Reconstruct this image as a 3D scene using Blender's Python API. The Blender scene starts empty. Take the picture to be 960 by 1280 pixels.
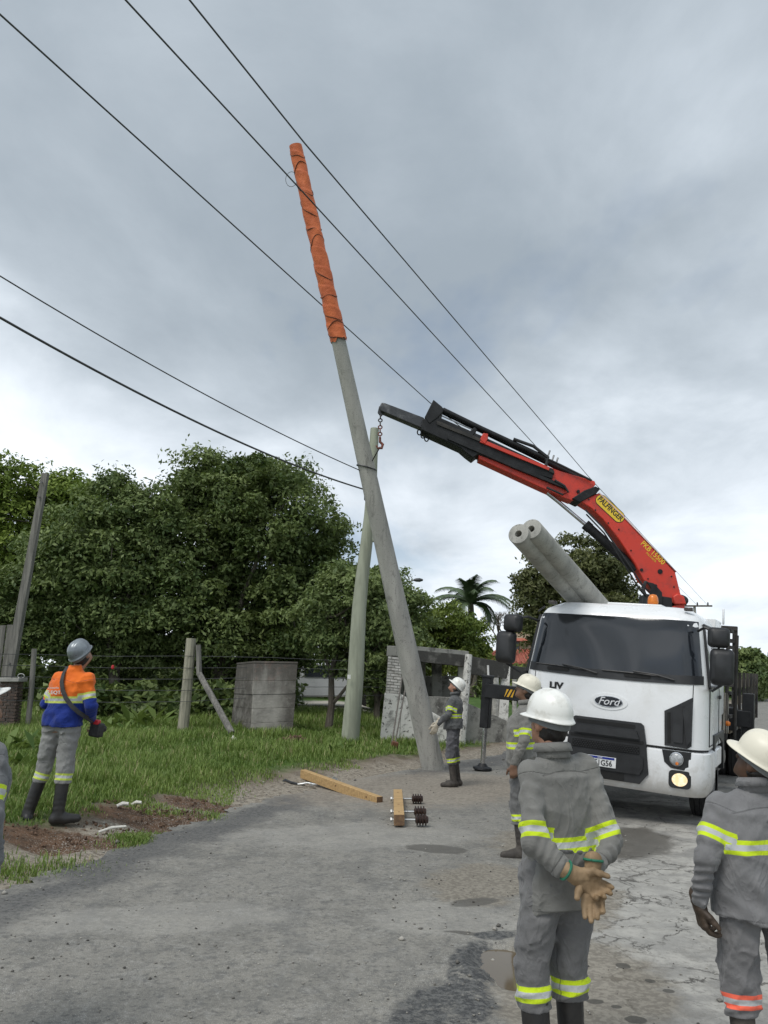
import bpy, math, random
import numpy as np
from mathutils import Vector, Matrix, Euler
random.seed(7); RNG = np.random.default_rng(11)
S = bpy.context.scene; C = S.collection
PI = math.pi
def R(a): return math.radians(a)
# ------------------------------------------------------------------ camera
CAMZ = 1.75; PITCH = math.atan(0.208)
cd = bpy.data.cameras.new('camera'); cam = bpy.data.objects.new('camera', cd); C.objects.link(cam)
cam.location = (0, 0, CAMZ); cam.rotation_euler = (PI/2 + PITCH, 0, 0)
cd.sensor_fit = 'HORIZONTAL'; cd.sensor_width = 36; cd.lens = 37.5; cd.clip_start = .05; cd.clip_end = 2000
S.camera = cam
# ------------------------------------------------------------------ sky: overcast over a physical sky
SUN_EL, SUN_AZ = R(58), R(215)        # azimuth clockwise from +Y
W = bpy.data.worlds.new('World'); S.world = W; W.use_nodes = True
nt = W.node_tree; nt.nodes.clear()
def _n(t, **k):
    n = nt.nodes.new(t)
    for a, b in k.items(): setattr(n, a, b)
    return n
L = nt.links.new
out = _n('ShaderNodeOutputWorld'); mixs = _n('ShaderNodeMixShader'); L(mixs.outputs[0], out.inputs[0])
sky = _n('ShaderNodeTexSky', sky_type='NISHITA', sun_disc=False, sun_elevation=SUN_EL, sun_rotation=SUN_AZ)
b1 = _n('ShaderNodeBackground'); b1.inputs[1].default_value = .09; L(sky.outputs[0], b1.inputs[0])
b2 = _n('ShaderNodeBackground'); b2.inputs[1].default_value = 1.0
tc = _n('ShaderNodeTexCoord'); sep = _n('ShaderNodeSeparateXYZ'); L(tc.outputs['Generated'], sep.inputs[0])
def wm(op, a, b=None, c=None):
    n = _n('ShaderNodeMath', operation=op)
    for i, v in enumerate((a, b, c)):
        if v is None: continue
        if isinstance(v, (int, float)): n.inputs[i].default_value = v
        else: L(v, n.inputs[i])
    return n.outputs[0]
zz = wm('ADD', wm('MAXIMUM', sep.outputs[2], 0.0), .27)
cmb = _n('ShaderNodeCombineXYZ'); L(wm('DIVIDE', sep.outputs[0], zz), cmb.inputs[0]); L(wm('MULTIPLY', wm('DIVIDE', sep.outputs[1], zz), .8), cmb.inputs[1])
cmb.inputs[2].default_value = 3.3
def wnoise(scale, detail, rough, dist=0.):
    n = _n('ShaderNodeTexNoise'); n.inputs['Scale'].default_value = scale; n.inputs['Detail'].default_value = detail
    n.inputs['Roughness'].default_value = rough; n.inputs['Distortion'].default_value = dist
    L(cmb.outputs[0], n.inputs['Vector']); return n.outputs[0]
big = wnoise(.62, 5, .52, .2); fine = wnoise(2.3, 7, .58, .25); gap = wnoise(1.15, 6, .6, .3)
low = wm('SUBTRACT', 1.0, wm('MINIMUM', wm('MULTIPLY', wm('MAXIMUM', sep.outputs[2], 0.0), 2.0), 1.0))   # towards the horizon the layer is thinner
den = wm('ADD', wm('ADD', wm('MULTIPLY', big, .66), wm('MULTIPLY', fine, .34)), wm('MULTIPLY', wm('POWER', low, 1.4), .20))
rmp = _n('ShaderNodeValToRGB'); L(den, rmp.inputs[0])
cr = rmp.color_ramp; cr.interpolation = 'B_SPLINE'
cr.elements[0].position = .37; cr.elements[0].color = (.255, .300, .345, 1)
cr.elements[1].position = .72; cr.elements[1].color = (.88, .93, .99, 1)
e = cr.elements.new(.47); e.color = (.345, .392, .438, 1)
e = cr.elements.new(.57); e.color = (.47, .525, .58, 1)
L(rmp.outputs[0], b2.inputs[0]); L(b1.outputs[0], mixs.inputs[1]); L(b2.outputs[0], mixs.inputs[2])
mr = _n('ShaderNodeMapRange'); mr.inputs['From Min'].default_value = .34; mr.inputs['From Max'].default_value = .47
mr.inputs['To Min'].default_value = .55; mr.inputs['To Max'].default_value = 1.0
L(gap, mr.inputs[0]); L(mr.outputs[0], mixs.inputs[0])
sd = bpy.data.lights.new('sun', 'SUN'); sd.energy = 1.5; sd.angle = R(26); sd.color = (1, .965, .91)
so = bpy.data.objects.new('sun', sd); C.objects.link(so)
_d = Vector((math.sin(SUN_AZ)*math.cos(SUN_EL), math.cos(SUN_AZ)*math.cos(SUN_EL), math.sin(SUN_EL)))
so.rotation_euler = _d.to_track_quat('Z', 'Y').to_euler()
S.view_settings.view_transform = 'Standard'; S.view_settings.look = 'None'
S.view_settings.exposure = 0.47; S.view_settings.gamma = 1
S.cycles.max_bounces = 6; S.cycles.use_denoising = True

# ------------------------------------------------------------------ placing: where a direction from the camera meets a depth or the ground
def ray(px, py):
    v = (640-py)/1000.; u = (px-480)/1000.
    return np.array([u, math.cos(PITCH)-v*math.sin(PITCH), math.sin(PITCH)+v*math.cos(PITCH)])
def at(px, py, Y):
    d = ray(px, py); t = Y/d[1]; return np.array([0, 0, CAMZ])+t*d
# ------------------------------------------------------------------ materials
MATS = {}
class NG:
    def __init__(s, name):
        s.m = bpy.data.materials.new(name); s.m.use_nodes = True; s.t = s.m.node_tree
        s.b = s.t.nodes['Principled BSDF']; s._pos = None
    def n(s, t, **k):
        n = s.t.nodes.new(t)
        for a, b in k.items(): setattr(n, a, b)
        return n
    def set(s, sock, v):
        if hasattr(v, 'is_linked') or isinstance(v, bpy.types.NodeSocket): s.t.links.new(v, sock)
        elif v is not None:
            if isinstance(v, tuple) and len(v) == 3 and sock.type == 'RGBA': v = (*v, 1)
            sock.default_value = v
    def obj(s):
        if s._pos is None: s._pos = s.n('ShaderNodeTexCoord').outputs['Object']
        return s._pos
    def attr(s, name): return s.n('ShaderNodeAttribute', attribute_name=name).outputs['Fac']
    def math(s, op, a, b=None, c=None, clamp=False):
        n = s.n('ShaderNodeMath', operation=op, use_clamp=clamp)
        for i, v in enumerate((a, b, c)):
            if v is not None: s.set(n.inputs[i], v)
        return n.outputs[0]
    def scale(s, vec, sc, loc=(0, 0, 0), rot=(0, 0, 0), vt='POINT'):
        n = s.n('ShaderNodeMapping', vector_type=vt); s.set(n.inputs[0], vec)
        n.inputs['Scale'].default_value = sc if isinstance(sc, tuple) else (sc,)*3
        n.inputs['Location'].default_value = loc; n.inputs['Rotation'].default_value = rot
        return n.outputs[0]
    def noise(s, sc, detail=4, rough=.55, dist=0., vec=None):
        n = s.n('ShaderNodeTexNoise'); s.set(n.inputs['Vector'], vec if vec is not None else s.obj())
        n.inputs['Scale'].default_value = sc; n.inputs['Detail'].default_value = detail
        n.inputs['Roughness'].default_value = rough; n.inputs['Distortion'].default_value = dist
        return n.outputs[0]
    def voro(s, sc, feat='F1', vec=None, rnd=1.):
        n = s.n('ShaderNodeTexVoronoi', feature=feat); s.set(n.inputs['Vector'], vec if vec is not None else s.obj())
        n.inputs['Scale'].default_value = sc; n.inputs['Randomness'].default_value = rnd
        return n.outputs[0]
    def step(s, v, a, b, lo=0., hi=1.):
        n = s.n('ShaderNodeMapRange', interpolation_type='SMOOTHSTEP'); s.set(n.inputs[0], v)
        n.inputs[1].default_value = a; n.inputs[2].default_value = b; n.inputs[3].default_value = lo; n.inputs[4].default_value = hi
        return n.outputs[0]
    def mix(s, f, a, b):
        n = s.n('ShaderNodeMix', data_type='RGBA'); s.set(n.inputs[0], f); s.set(n.inputs[6], a); s.set(n.inputs[7], b); return n.outputs[2]
    def mul(s, c, v):
        n = s.n('ShaderNodeVectorMath', operation='SCALE'); s.set(n.inputs[0], c); s.set(n.inputs[3], v); return n.outputs[0]
    def blob(s, c, rx, ry, rot=0, warp=.5, wsc=2.5, soft=.35):
        soft *= .55; warp *= 1.25
        v = s.scale(s.obj(), (1/rx, 1/ry, 0.0001), (c[0], c[1], 0), (0, 0, rot), 'TEXTURE')
        v = s.scale(s.obj(), (rx, ry, 1e4), (c[0], c[1], 0), (0, 0, rot), 'TEXTURE')
        l = s.n('ShaderNodeVectorMath', operation='LENGTH'); s.set(l.inputs[0], v)
        d = s.math('ADD', l.outputs['Value'], s.math('MULTIPLY', s.math('SUBTRACT', s.noise(wsc*1.3, 9, .72), .5), 2*warp))
        return s.step(d, 1-soft, 1+soft, 1, 0)
    def mx(s, *a):
        r = a[0]
        for x in a[1:]: r = s.math('MAXIMUM', r, x)
        return r
    def out(s, col=None, rough=None, metal=None, bump=None, bstr=.3, bdist=.01, spec=None):
        if col is not None: s.set(s.b.inputs['Base Color'], col)
        if rough is not None: s.set(s.b.inputs['Roughness'], rough)
        if metal is not None: s.set(s.b.inputs['Metallic'], metal)
        if spec is not None: s.set(s.b.inputs['Specular IOR Level'], spec)
        if bump is not None:
            b = s.n('ShaderNodeBump'); b.inputs['Strength'].default_value = bstr; b.inputs['Distance'].default_value = bdist
            s.set(b.inputs['Height'], bump); s.t.links.new(b.outputs[0], s.b.inputs['Normal'])
        return s.m
def mat(name, a, b=None, sc=8., rough=.7, metal=0., bsc=None, bstr=.25, bdist=.01, rvar=.1, stretch=None, detail=5, lo=.35, hi=.65, spec=None):
    """weathered surface: two tones mixed by noise, fine relief, uneven gloss"""
    if name in MATS: return MATS[name]
    g = NG(name); b = b or tuple(x*.8 for x in a)
    vec = g.scale(g.obj(), stretch) if stretch else g.obj()
    n1 = g.noise(sc, detail, .6, .2, vec)
    col = g.mix(g.step(n1, lo, hi), a, b)
    rg = g.math('ADD', g.math('MULTIPLY', g.math('SUBTRACT', g.noise(sc*2.3, 3), .5), rvar*2), rough, clamp=True)
    g.out(col, rg, metal, g.noise(bsc or sc*6, 4, .6, 0, vec), bstr, bdist, spec)
    MATS[name] = g.m; return g.m

# ------------------------------------------------------------------ mesh helpers
def tag(o, label=None, cat=None, group=None, kind=None):
    if label: o['label'] = label
    if cat: o['category'] = cat
    if group: o['group'] = group
    if kind: o['kind'] = kind
    return o
def thing(name, label, cat, loc=(0, 0, 0), rot=(0, 0, 0), group=None):
    o = bpy.data.objects.new(name, None); C.objects.link(o); o.empty_display_size = .2
    o.location = loc; o.rotation_euler = rot
    return tag(o, label, cat, group)
class MB:
    def __init__(s): s.v = []; s.f = []; s.mi = []; s.m = 0
    def add(s, vs, fs, M=None):
        n = len(s.v)
        if M is not None: vs = [tuple(M @ Vector(v)) for v in vs]
        s.v += [tuple(map(float, v)) for v in vs]; s.f += [tuple(i+n for i in f) for f in fs]; s.mi += [s.m]*len(fs); return s
    def box(s, c, d, M=None, rot=None):
        x, y, z = d[0]/2, d[1]/2, d[2]/2
        vs = [(-x, -y, -z), (x, -y, -z), (x, y, -z), (-x, y, -z), (-x, -y, z), (x, -y, z), (x, y, z), (-x, y, z)]
        T = Matrix.Translation(c)
        if rot is not None: T = T @ Euler(rot).to_matrix().to_4x4()
        if M is not None: T = M @ T
        return s.add(vs, [(0, 3, 2, 1), (4, 5, 6, 7), (0, 1, 5, 4), (1, 2, 6, 5), (2, 3, 7, 6), (3, 0, 4, 7)], T)
    def hexa(s, p):  # 8 corners: bottom 4 ccw, top 4 ccw
        return s.add(p, [(0, 3, 2, 1), (4, 5, 6, 7), (0, 1, 5, 4), (1, 2, 6, 5), (2, 3, 7, 6), (3, 0, 4, 7)])
    def prism(s, poly, f0, f1):
        """poly 2-D (ccw seen from f1 side); f0/f1 map (a,b)->3D for the two faces"""
        n = len(poly)
        vs = [f0(*p) for p in poly]+[f1(*p) for p in poly]
        return s.add(vs, [tuple(range(n-1, -1, -1)), tuple(range(n, 2*n))]+[(i, (i+1) % n, n+(i+1) % n, n+i) for i in range(n)])
    def tube(s, pts, r, n=10, cap=True, sq=None):
        pts = [Vector(p) for p in pts]; k = len(pts)
        if not hasattr(r, '__len__'): r = [r]*k
        up = None; vs = []
        for i, p in enumerate(pts):
            t = (pts[min(i+1, k-1)]-pts[max(i-1, 0)])
            if t.length < 1e-9: t = Vector((0, 0, 1))
            t.normalize()
            if up is None: up = Vector((0, 0, 1)) if abs(t.z) < .9 else Vector((0, 1, 0))
            a = t.cross(up)
            if a.length < 1e-4: a = t.cross(Vector((1, 0, 0)))
            a.normalize(); b = a.cross(t).normalized(); up = b
            for j in range(n):
                q = 2*PI*j/n; vs.append(tuple(p+r[i]*(a*math.cos(q)+b*math.sin(q))))
        fs = [(i*n+j, i*n+(j+1) % n, (i+1)*n+(j+1) % n, (i+1)*n+j) for i in range(k-1) for j in range(n)]
        if cap: fs += [tuple(range(n-1, -1, -1)), tuple(range((k-1)*n, k*n))]
        return s.add(vs, fs)
    def lathe(s, prof, n=24, M=None, cap=True):
        vs = [(r*math.cos(2*PI*j/n), r*math.sin(2*PI*j/n), z) for r, z in prof for j in range(n)]; k = len(prof)
        fs = [(i*n+j, i*n+(j+1) % n, (i+1)*n+(j+1) % n, (i+1)*n+j) for i in range(k-1) for j in range(n)]
        if cap: fs += [tuple(range(n-1, -1, -1)), tuple(range((k-1)*n, k*n))]
        return s.add(vs, fs, M)
    def build(s, name, mats, parent=None, smooth=35, bevel=0, label=None, seg=2):
        me = bpy.data.meshes.new(name); me.from_pydata(s.v, [], s.f)
        if not isinstance(mats, (list, tuple)): mats = [mats]
        for m in mats: me.materials.append(m)
        if len(mats) > 1: me.polygons.foreach_set('material_index', s.mi)
        return link(name, me, parent, smooth, bevel, label, seg)
def link(name, me, parent=None, smooth=35, bevel=0, label=None, seg=2):
    me.validate(); me.update()
    if smooth: me.shade_smooth(); me.set_sharp_from_angle(angle=R(smooth))
    o = bpy.data.objects.new(name, me); C.objects.link(o)
    if parent is not None: o.parent = parent
    if bevel:
        b = o.modifiers.new('bevel', 'BEVEL'); b.width = bevel; b.segments = seg; b.limit_method = 'ANGLE'; b.angle_limit = R(35)
        b.harden_normals = False
    if label: o['label'] = label
    return o
def np_mesh(name, V, F, mats, parent=None, smooth=0, attrs=None, fattrs=None):
    me = bpy.data.meshes.new(name); V = np.asarray(V, np.float32); F = np.asarray(F, np.int32)
    me.vertices.add(len(V)); me.vertices.foreach_set('co', V.ravel())
    k = F.shape[1]; me.loops.add(F.size); me.loops.foreach_set('vertex_index', F.ravel())
    me.polygons.add(len(F)); me.polygons.foreach_set('loop_start', np.arange(0, F.size, k, dtype=np.int32))
    me.update(calc_edges=True)
    for m in (mats if isinstance(mats, (list, tuple)) else [mats]): me.materials.append(m)
    for a, v in (attrs or {}).items():
        at_ = me.attributes.new(a, 'FLOAT', 'POINT'); at_.data.foreach_set('value', np.asarray(v, np.float32))
    for a, v in (fattrs or {}).items():
        at_ = me.attributes.new(a, 'FLOAT', 'FACE'); at_.data.foreach_set('value', np.asarray(v, np.float32))
    if smooth: me.shade_smooth()
    o = bpy.data.objects.new(name, me); C.objects.link(o)
    if parent is not None: o.parent = parent
    return o
def text(s, size, M, m, name, parent, ext=.0015, shear=0, bold=0, sx=1.):
    cu = bpy.data.curves.new('txt', 'FONT'); cu.body = s; cu.size = size; cu.extrude = ext; cu.align_x = 'CENTER'; cu.align_y = 'CENTER'
    cu.shear = shear; cu.offset = bold; cu.resolution_u = 3
    to = bpy.data.objects.new('txt', cu); C.objects.link(to); bpy.context.view_layer.update()
    me = bpy.data.meshes.new_from_object(to.evaluated_get(bpy.context.evaluated_depsgraph_get()))
    bpy.data.objects.remove(to); bpy.data.curves.remove(cu)
    me.transform(Matrix.Diagonal((sx, 1, 1, 1))); me.transform(M); me.materials.clear(); me.materials.append(m)
    return link(name, me, parent, 0)
def vnoise(x, y, seed=0, sc=1.):
    """cheap smooth 2-D noise in -1..1 (sum of rotated sines)"""
    r = np.random.default_rng(seed); o = 0
    for k in range(6):
        a = r.uniform(0, 2*PI); f = sc*r.uniform(.6, 1.7); p = r.uniform(0, 6.3)
        o = o+np.sin(f*(x*np.cos(a)+y*np.sin(a))+p+1.3*np.sin(f*.6*(x*np.sin(a)-y*np.cos(a))+p*2))
    return o/6*1.6

# ------------------------------------------------------------------ the lie of the land
_E = np.array([(-7.6, -14), (-6.2, -6), (-4.5, 1), (-3.15, 7), (-1.75, 11.8), (.75, 15.6), (7.2, 26.2), (24, 55), (60, 118), (230, 420)], float)
def _smooth(P, it=3):
    for _ in range(it):
        Q = [P[0]]
        for a, b in zip(P[:-1], P[1:]): Q += [a*.75+b*.25, a*.25+b*.75]
        Q.append(P[-1]); P = np.array(Q)
    return P
EDGE = _smooth(_E)
_seg = np.diff(EDGE, axis=0); _sl = np.linalg.norm(_seg, axis=1); _s0 = np.concatenate([[0], np.cumsum(_sl)])
def edist(X, Y):
    X = np.atleast_1d(np.asarray(X, float)); Y = np.atleast_1d(np.asarray(Y, float)); best = np.full(X.shape, 1e9); sg = np.zeros(X.shape)
    for i in range(len(_seg)):
        dx, dy = _seg[i]/_sl[i]; qx = X-EDGE[i, 0]; qy = Y-EDGE[i, 1]
        t = np.clip(qx*dx+qy*dy, 0, _sl[i]); d = np.hypot(qx-t*dx, qy-t*dy); m = d < best
        best = np.where(m, d, best); sg = np.where(m, np.sign(qx*dy-qy*dx), sg)
    return best*sg
def zroad(e): return -.03*(np.clip(e, -.5, 8.5)-3)
def sst(x, a, b):
    t = np.clip((x-a)/(b-a), 0, 1); return t*t*(3-2*t)
def ground(X, Y):
    e = edist(X, Y); X = np.atleast_1d(np.asarray(X, float)); Y = np.atleast_1d(np.asarray(Y, float)); l = -e
    k = 1-.55*sst(X, -1.5, 1.5)*(1-sst(Y, 30, 50))
    z = zroad(e)+k*(.22*sst(l, .05, 1.3)+.042*np.clip(l-1, 0, 14))
    z = z+.3*sst(e, 8.1, 10.5)
    n = .03*vnoise(X, Y, 3, 2.1)+.012*vnoise(X, Y, 4, 7.)
    z = z+n*sst(l, .1, .9)
    z = z-.07*sst(e, -.15, .3)*(1-sst(e, 7.7, 8.2))
    # dug pits and spoil beside the orange worker
    for cx, cy, r, h in HOLES: z = z+h*np.exp(-((X-cx)**2+(Y-cy)**2)/r**2)
    return z
HOLES = []
def gz(x, y): return float(ground(x, y)[0])
def gat(px, py):
    """point of the ground seen along a direction"""
    d = ray(px, py); o = np.array([0, 0, CAMZ])
    T = np.geomspace(2, 300, 900); P = o+d*T[:, None]; ee = edist(P[:, 0], P[:, 1]); G = ground(P[:, 0], P[:, 1])
    G = np.where((ee > -.05) & (ee < 7.9), np.maximum(G, zroad(ee)+.004), G); hit = np.nonzero(P[:, 2] <= G)[0]
    return P[hit[0]] if len(hit) else P[-1]
for px, py, r, h in ((60, 1052, .3, -.10), (105, 1058, .35, .07), (200, 1020, .35, -.07), (165, 1040, .3, .05), (250, 1012, .35, .06)):
    d = ray(px, py); t = (CAMZ-.2)/-d[2]; HOLES.append((d[0]*t, d[1]*t, r, h))

# materials of the land
def m_ground():
    g = NG('soil_and_turf'); e = g.attr('edge')
    soil = g.mix(g.step(g.noise(3, 6), .35, .65), (.11, .085, .060), (.22, .185, .14))
    dry = g.mix(g.step(g.noise(14, 7, .75), .42, .6), (.33, .295, .24), (.16, .135, .105))
    gr = g.mix(g.step(g.noise(1.3, 5), .35, .7), (.05, .10, .022), (.085, .14, .035))
    en = g.math('ADD', e, g.math('MULTIPLY', g.math('SUBTRACT', g.noise(1.7, 5), .5), 1.1))
    c = g.mix(g.step(en, -1.35, -.75), gr, soil)
    c = g.mix(g.step(en, -.95, -.35), c, dry)
    c = g.mix(g.step(en, 8.6, 9.3), c, gr)
    red = g.mix(g.step(g.noise(9, 6), .4, .62), (.135, .082, .052), (.085, .056, .038))
    p = [gat(70, 1058), gat(200, 1030), gat(250, 1008), gat(365, 928)]
    m = g.mx(g.blob(p[0], .75, .3, .2), g.blob(p[1], .85, .35, .35), g.blob(p[2], .5, .3, .3), g.blob(p[3], .8, .6, 0))
    c = g.mix(m, c, red)
    q = at(405, 892, 27); pale = g.blob((q[0], 30), 5.5, 4.5, 0, .3, .8)
    c = g.mix(pale, c, (.42, .39, .34))
    q = at(600, 905, 24); path = g.blob((q[0]+.5, 26), 2.6, 3.2, 0, .3, .8)
    c = g.mix(path, c, (.30, .22, .15))
    grit = g.step(g.voro(90), .0, .35)
    c = g.mix(g.math('MULTIPLY', g.step(en, -1.1, -.3), g.step(g.noise(60, 2), .55, .68)), c, (.36, .33, .29))
    h = g.math('ADD', g.noise(9, 7, .65), g.math('MULTIPLY', grit, .12))
    return g.out(c, .95, 0, h, .8, .05, .2)
# pixel-true spots on the road, in metres
def m_road():
    g = NG('worn_asphalt'); e = g.attr('edge'); pos = g.obj()
    n_big = g.noise(.55, 5, .6, .4); n_mid = g.noise(2.2, 6, .62, .3); n_f = g.noise(45, 3, .7)
    base = g.mix(g.step(n_mid, .36, .64), (.205, .196, .172), (.315, .298, .258))
    base = g.mix(g.math('MULTIPLY', g.step(n_big, .42, .66), .8), base, (.30, .285, .25))
    n_p = g.noise(7.5, 8, .72, .5); base = g.mix(g.math('MULTIPLY', g.step(n_p, .50, .62), .55), base, (.115, .115, .11)); base = g.mix(g.math('MULTIPLY', g.step(g.noise(5.2, 8, .75, .6), .53, .64), .6), base, (.36, .35, .32))
    n_q = g.noise(24, 7, .8, .2); base = g.mix(g.math('MULTIPLY', g.step(n_q, .52, .62), .75), base, (.09, .09, .086)); base = g.mix(g.math('MULTIPLY', g.step(n_q, .46, .38), .55), base, (.42, .41, .38))
    # streaks along the road
    st = g.noise(1.0, 5, .6, .3, g.scale(pos, (2.6, .35, 1), rot=(0, 0, R(16))))
    base = g.mix(g.math('MULTIPLY', g.step(st, .5, .72), .4), base, (.14, .14, .135))
    # grainy aggregate
    sp = g.voro(150); sp2 = g.voro(62)
    base = g.mix(g.math('MULTIPLY', g.step(sp, .25, .55), .45), base, (.10, .10, .096))
    base = g.mix(g.math('MULTIPLY', g.step(sp2, .12, .2, 1, 0), g.step(g.noise(1.5, 3), .4, .6)), base, (.42, .41, .38))
    # darker new band at the left edge
    en = g.math('ADD', e, g.math('MULTIPLY', g.math('SUBTRACT', g.noise(1.3, 6, .65), .5), 1.5))
    band = g.math('MULTIPLY', g.step(en, .95, .45), g.step(en, -.1, .2))
    base = g.mix(g.math('MULTIPLY', band, .75), base, g.mix(g.step(n_q, .45, .6), (.105, .105, .104), (.045, .046, .048)))
    dusty = g.blob((.6, 13.2), 2.4, 1.5, .6, .5, 1.5, .5)
    base = g.mix(g.math('MULTIPLY', dusty, .75), base, g.mix(g.step(g.noise(20, 5), .4, .6), (.31, .275, .225), (.21, .18, .145)))
    base = g.mix(g.math('MULTIPLY', g.mx(g.blob((.47, 6.5), .55, .45, 0, .6, 2), g.blob((-1.6, 6.3), .9, .35, .3, .7, 2), g.blob((-.2, 9.5), 1.4, .7, .3, .7, 1.5)), .28), base, (.40, .385, .35))
    # right-hand lane: old pale surface, crazed
    rl = g.math('ADD', e, g.math('MULTIPLY', g.math('SUBTRACT', g.noise(1.6, 6), .5), 1.2))
    lane = g.step(rl, 4.0, 4.35)
    old = g.mix(g.step(g.noise(3.2, 7, .65), .38, .62), (.25, .243, .225), (.40, .385, .35)); old = g.mix(g.math('MULTIPLY', g.step(n_q, .5, .64), .6), old, (.16, .155, .145)); old = g.mix(g.math('MULTIPLY', g.step(n_p, .5, .6), .4), old, (.19, .18, .16))
    wv = g.n('ShaderNodeVectorMath', operation='ADD'); nz = g.n('ShaderNodeTexNoise'); nz.inputs['Scale'].default_value = 3.4; nz.inputs['Detail'].default_value = 8; nz.inputs['Roughness'].default_value = .7
    g.set(nz.inputs['Vector'], pos); g.set(wv.inputs[0], g.mul(nz.outputs['Color'], .42)); g.set(wv.inputs[1], pos)
    wvec = g.scale(wv.outputs[0], (1, 1, 0))
    ck = g.voro(5.2, 'DISTANCE_TO_EDGE', wvec); ck2 = g.voro(1.25, 'DISTANCE_TO_EDGE', wvec)
    craz = g.blob((1.98, 7.3), .62, 1.7, R(-18), .45, 1.6, .3)
    cr1 = g.math('MULTIPLY', g.math('MULTIPLY', g.step(g.math('ADD', ck, g.math('MULTIPLY', g.noise(14, 5, .7), .10)), .05, .10, 1, 0), craz), g.step(g.noise(2.6, 4), .40, .56))
    cr2 = g.math('MULTIPLY', g.step(ck2, .003, .016, 1, 0), g.step(g.noise(1.7, 3), .42, .55))
    old = g.mix(g.math('MULTIPLY', craz, .35), old, (.38, .37, .34))
    cracks = g.mx(cr1, cr2)
    old = g.mix(g.math('MULTIPLY', cracks, .9), old, (.075, .07, .062))
    base = g.mix(lane, base, old)
    # mud, wet and dark patches
    wet = g.mx(g.blob((.55, 8.92), .33, .2, -.3, .3, 4, .18), g.blob((2.75, 9.6), .5, .9, -.4, .45, 2, .3), g.blob((.72, 6.95), .22, .1, .5, .4, 5, .3), g.blob((.55, 6.15), .13, .04, 0, .3, 6))
    brown = g.mx(g.blob((.85, 7.6), .45, .75, -.35, .6, 3), g.blob((1.55, 6.9), .32, .8, -.5, .6, 3), g.blob((1.15, 5.3), .55, .9, -.2, .4, 3), g.blob((1.9, 9.4), .7, .9, -.3, .6, 2))
    base = g.mix(g.math('MULTIPLY', brown, .8), base, g.mix(g.step(g.noise(30, 4), .42, .6), (.165, .145, .115), (.26, .235, .19)))
    base = g.mix(g.math('MULTIPLY', wet, .8), base, (.085, .078, .066))
    fresh = g.math('MULTIPLY', g.step(g.noise(8, 8, .8, .3), .36, .50), g.mx(g.blob((.56, 5.5), .15, .55, -.22, .35, 5, .22), g.blob((.33, 4.8), .26, .5, -.35, .4, 5, .25), g.blob((.78, 6.15), .16, .09, .3, .35, 7, .25), g.blob((.15, 4.2), .5, .35, 0, .4, 6, .3)))
    base = g.mix(g.math('MULTIPLY', fresh, .9), base, g.mix(g.step(n_q, .44, .60), (.028, .030, .033), (.13, .13, .125)))
    oil = g.mx(*[g.blob(c, a, b, 0, .3, 8, .15) for c, a, b in (((1.53, 5.6), .045, .05), ((1.36, 4.78), .06, .05), ((1.2, 5.02), .05, .035), ((1.62, 5.35), .03, .03), ((1.68, 5.2), .035, .03), ((1.3, 4.95), .03, .025))])
    base = g.mix(g.math('MULTIPLY', oil, .8), base, (.06, .057, .05))
    h = g.math('ADD', g.math('ADD', g.math('MULTIPLY', sp, .25), g.math('MULTIPLY', n_mid, .7)), g.math('MULTIPLY', n_f, .25))
    h = g.math('SUBTRACT', h, g.math('MULTIPLY', g.math('MULTIPLY', cracks, lane), .8))
    wetr = g.mx(g.math('MULTIPLY', wet, .35), g.math('MULTIPLY', fresh, .25))
    g.out(base, g.math('SUBTRACT', .88, wetr), 0, h, .55, .012, .35)
    # painted dashes seen far down the road belong to the sheet 'lane_marking'
    return g.m
MG = m_ground(); MR = m_road()

def build_ground():
    th = np.concatenate([np.linspace(-42, 42, 300), np.linspace(42, 318, 62)[1:-1]]); th = np.radians(th)
    r = np.concatenate([np.geomspace(.5, 6, 22), np.geomspace(6, 30, 190)[1:], np.geomspace(30, 900, 60)[1:]])
    TH, RR = np.meshgrid(th, r); X = (RR*np.sin(TH)).ravel(); Y = (RR*np.cos(TH)).ravel()
    Z = ground(X, Y); ed = edist(X, Y); m, n = len(r), len(th)
    V = np.c_[X, Y, Z]; V = np.vstack([V, [[0, 0, gz(0, 0)]]]); ed = np.append(ed, 4.)
    i, j = np.meshgrid(np.arange(m-1), np.arange(n), indexing='ij'); j2 = (j+1) % n
    F = np.stack([i*n+j, i*n+j2, (i+1)*n+j2, (i+1)*n+j], -1).reshape(-1, 4)
    T = np.array([[m*n, (j+1) % n, j, j] for j in range(n)])
    me = bpy.data.meshes.new('ground')
    Fl = [tuple(q) for q in F]+[(m*n, (q+1) % n, q) for q in range(n)]
    me.from_pydata(V.tolist(), [], [f[::-1] for f in Fl]); me.materials.append(MG)
    a = me.attributes.new('edge', 'FLOAT', 'POINT'); a.data.foreach_set('value', ed.astype(np.float32))
    o = link('ground', me, None, 0); me.shade_smooth(); return tag(o, kind='structure')
build_ground()
def epoint(s):
    s = np.clip(s, 0, _s0[-1]-1e-6); i = np.clip(np.searchsorted(_s0, s, side='right')-1, 0, len(_seg)-1)
    t = ((s-_s0[i])/_sl[i])[:, None]; P = EDGE[i]*(1-t)+EDGE[i+1]*t
    # smoothed direction
    a = np.array([np.interp(np.clip(s+d, 0, _s0[-1]), _s0, EDGE[:, 0]) for d in (-1.2, 1.2)]); b = np.array([np.interp(np.clip(s+d, 0, _s0[-1]), _s0, EDGE[:, 1]) for d in (-1.2, 1.2)])
    D = np.c_[a[1]-a[0], b[1]-b[0]]; D /= np.linalg.norm(D, axis=1)[:, None]; return P, D
PUD = (.80, 5.62)
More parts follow.
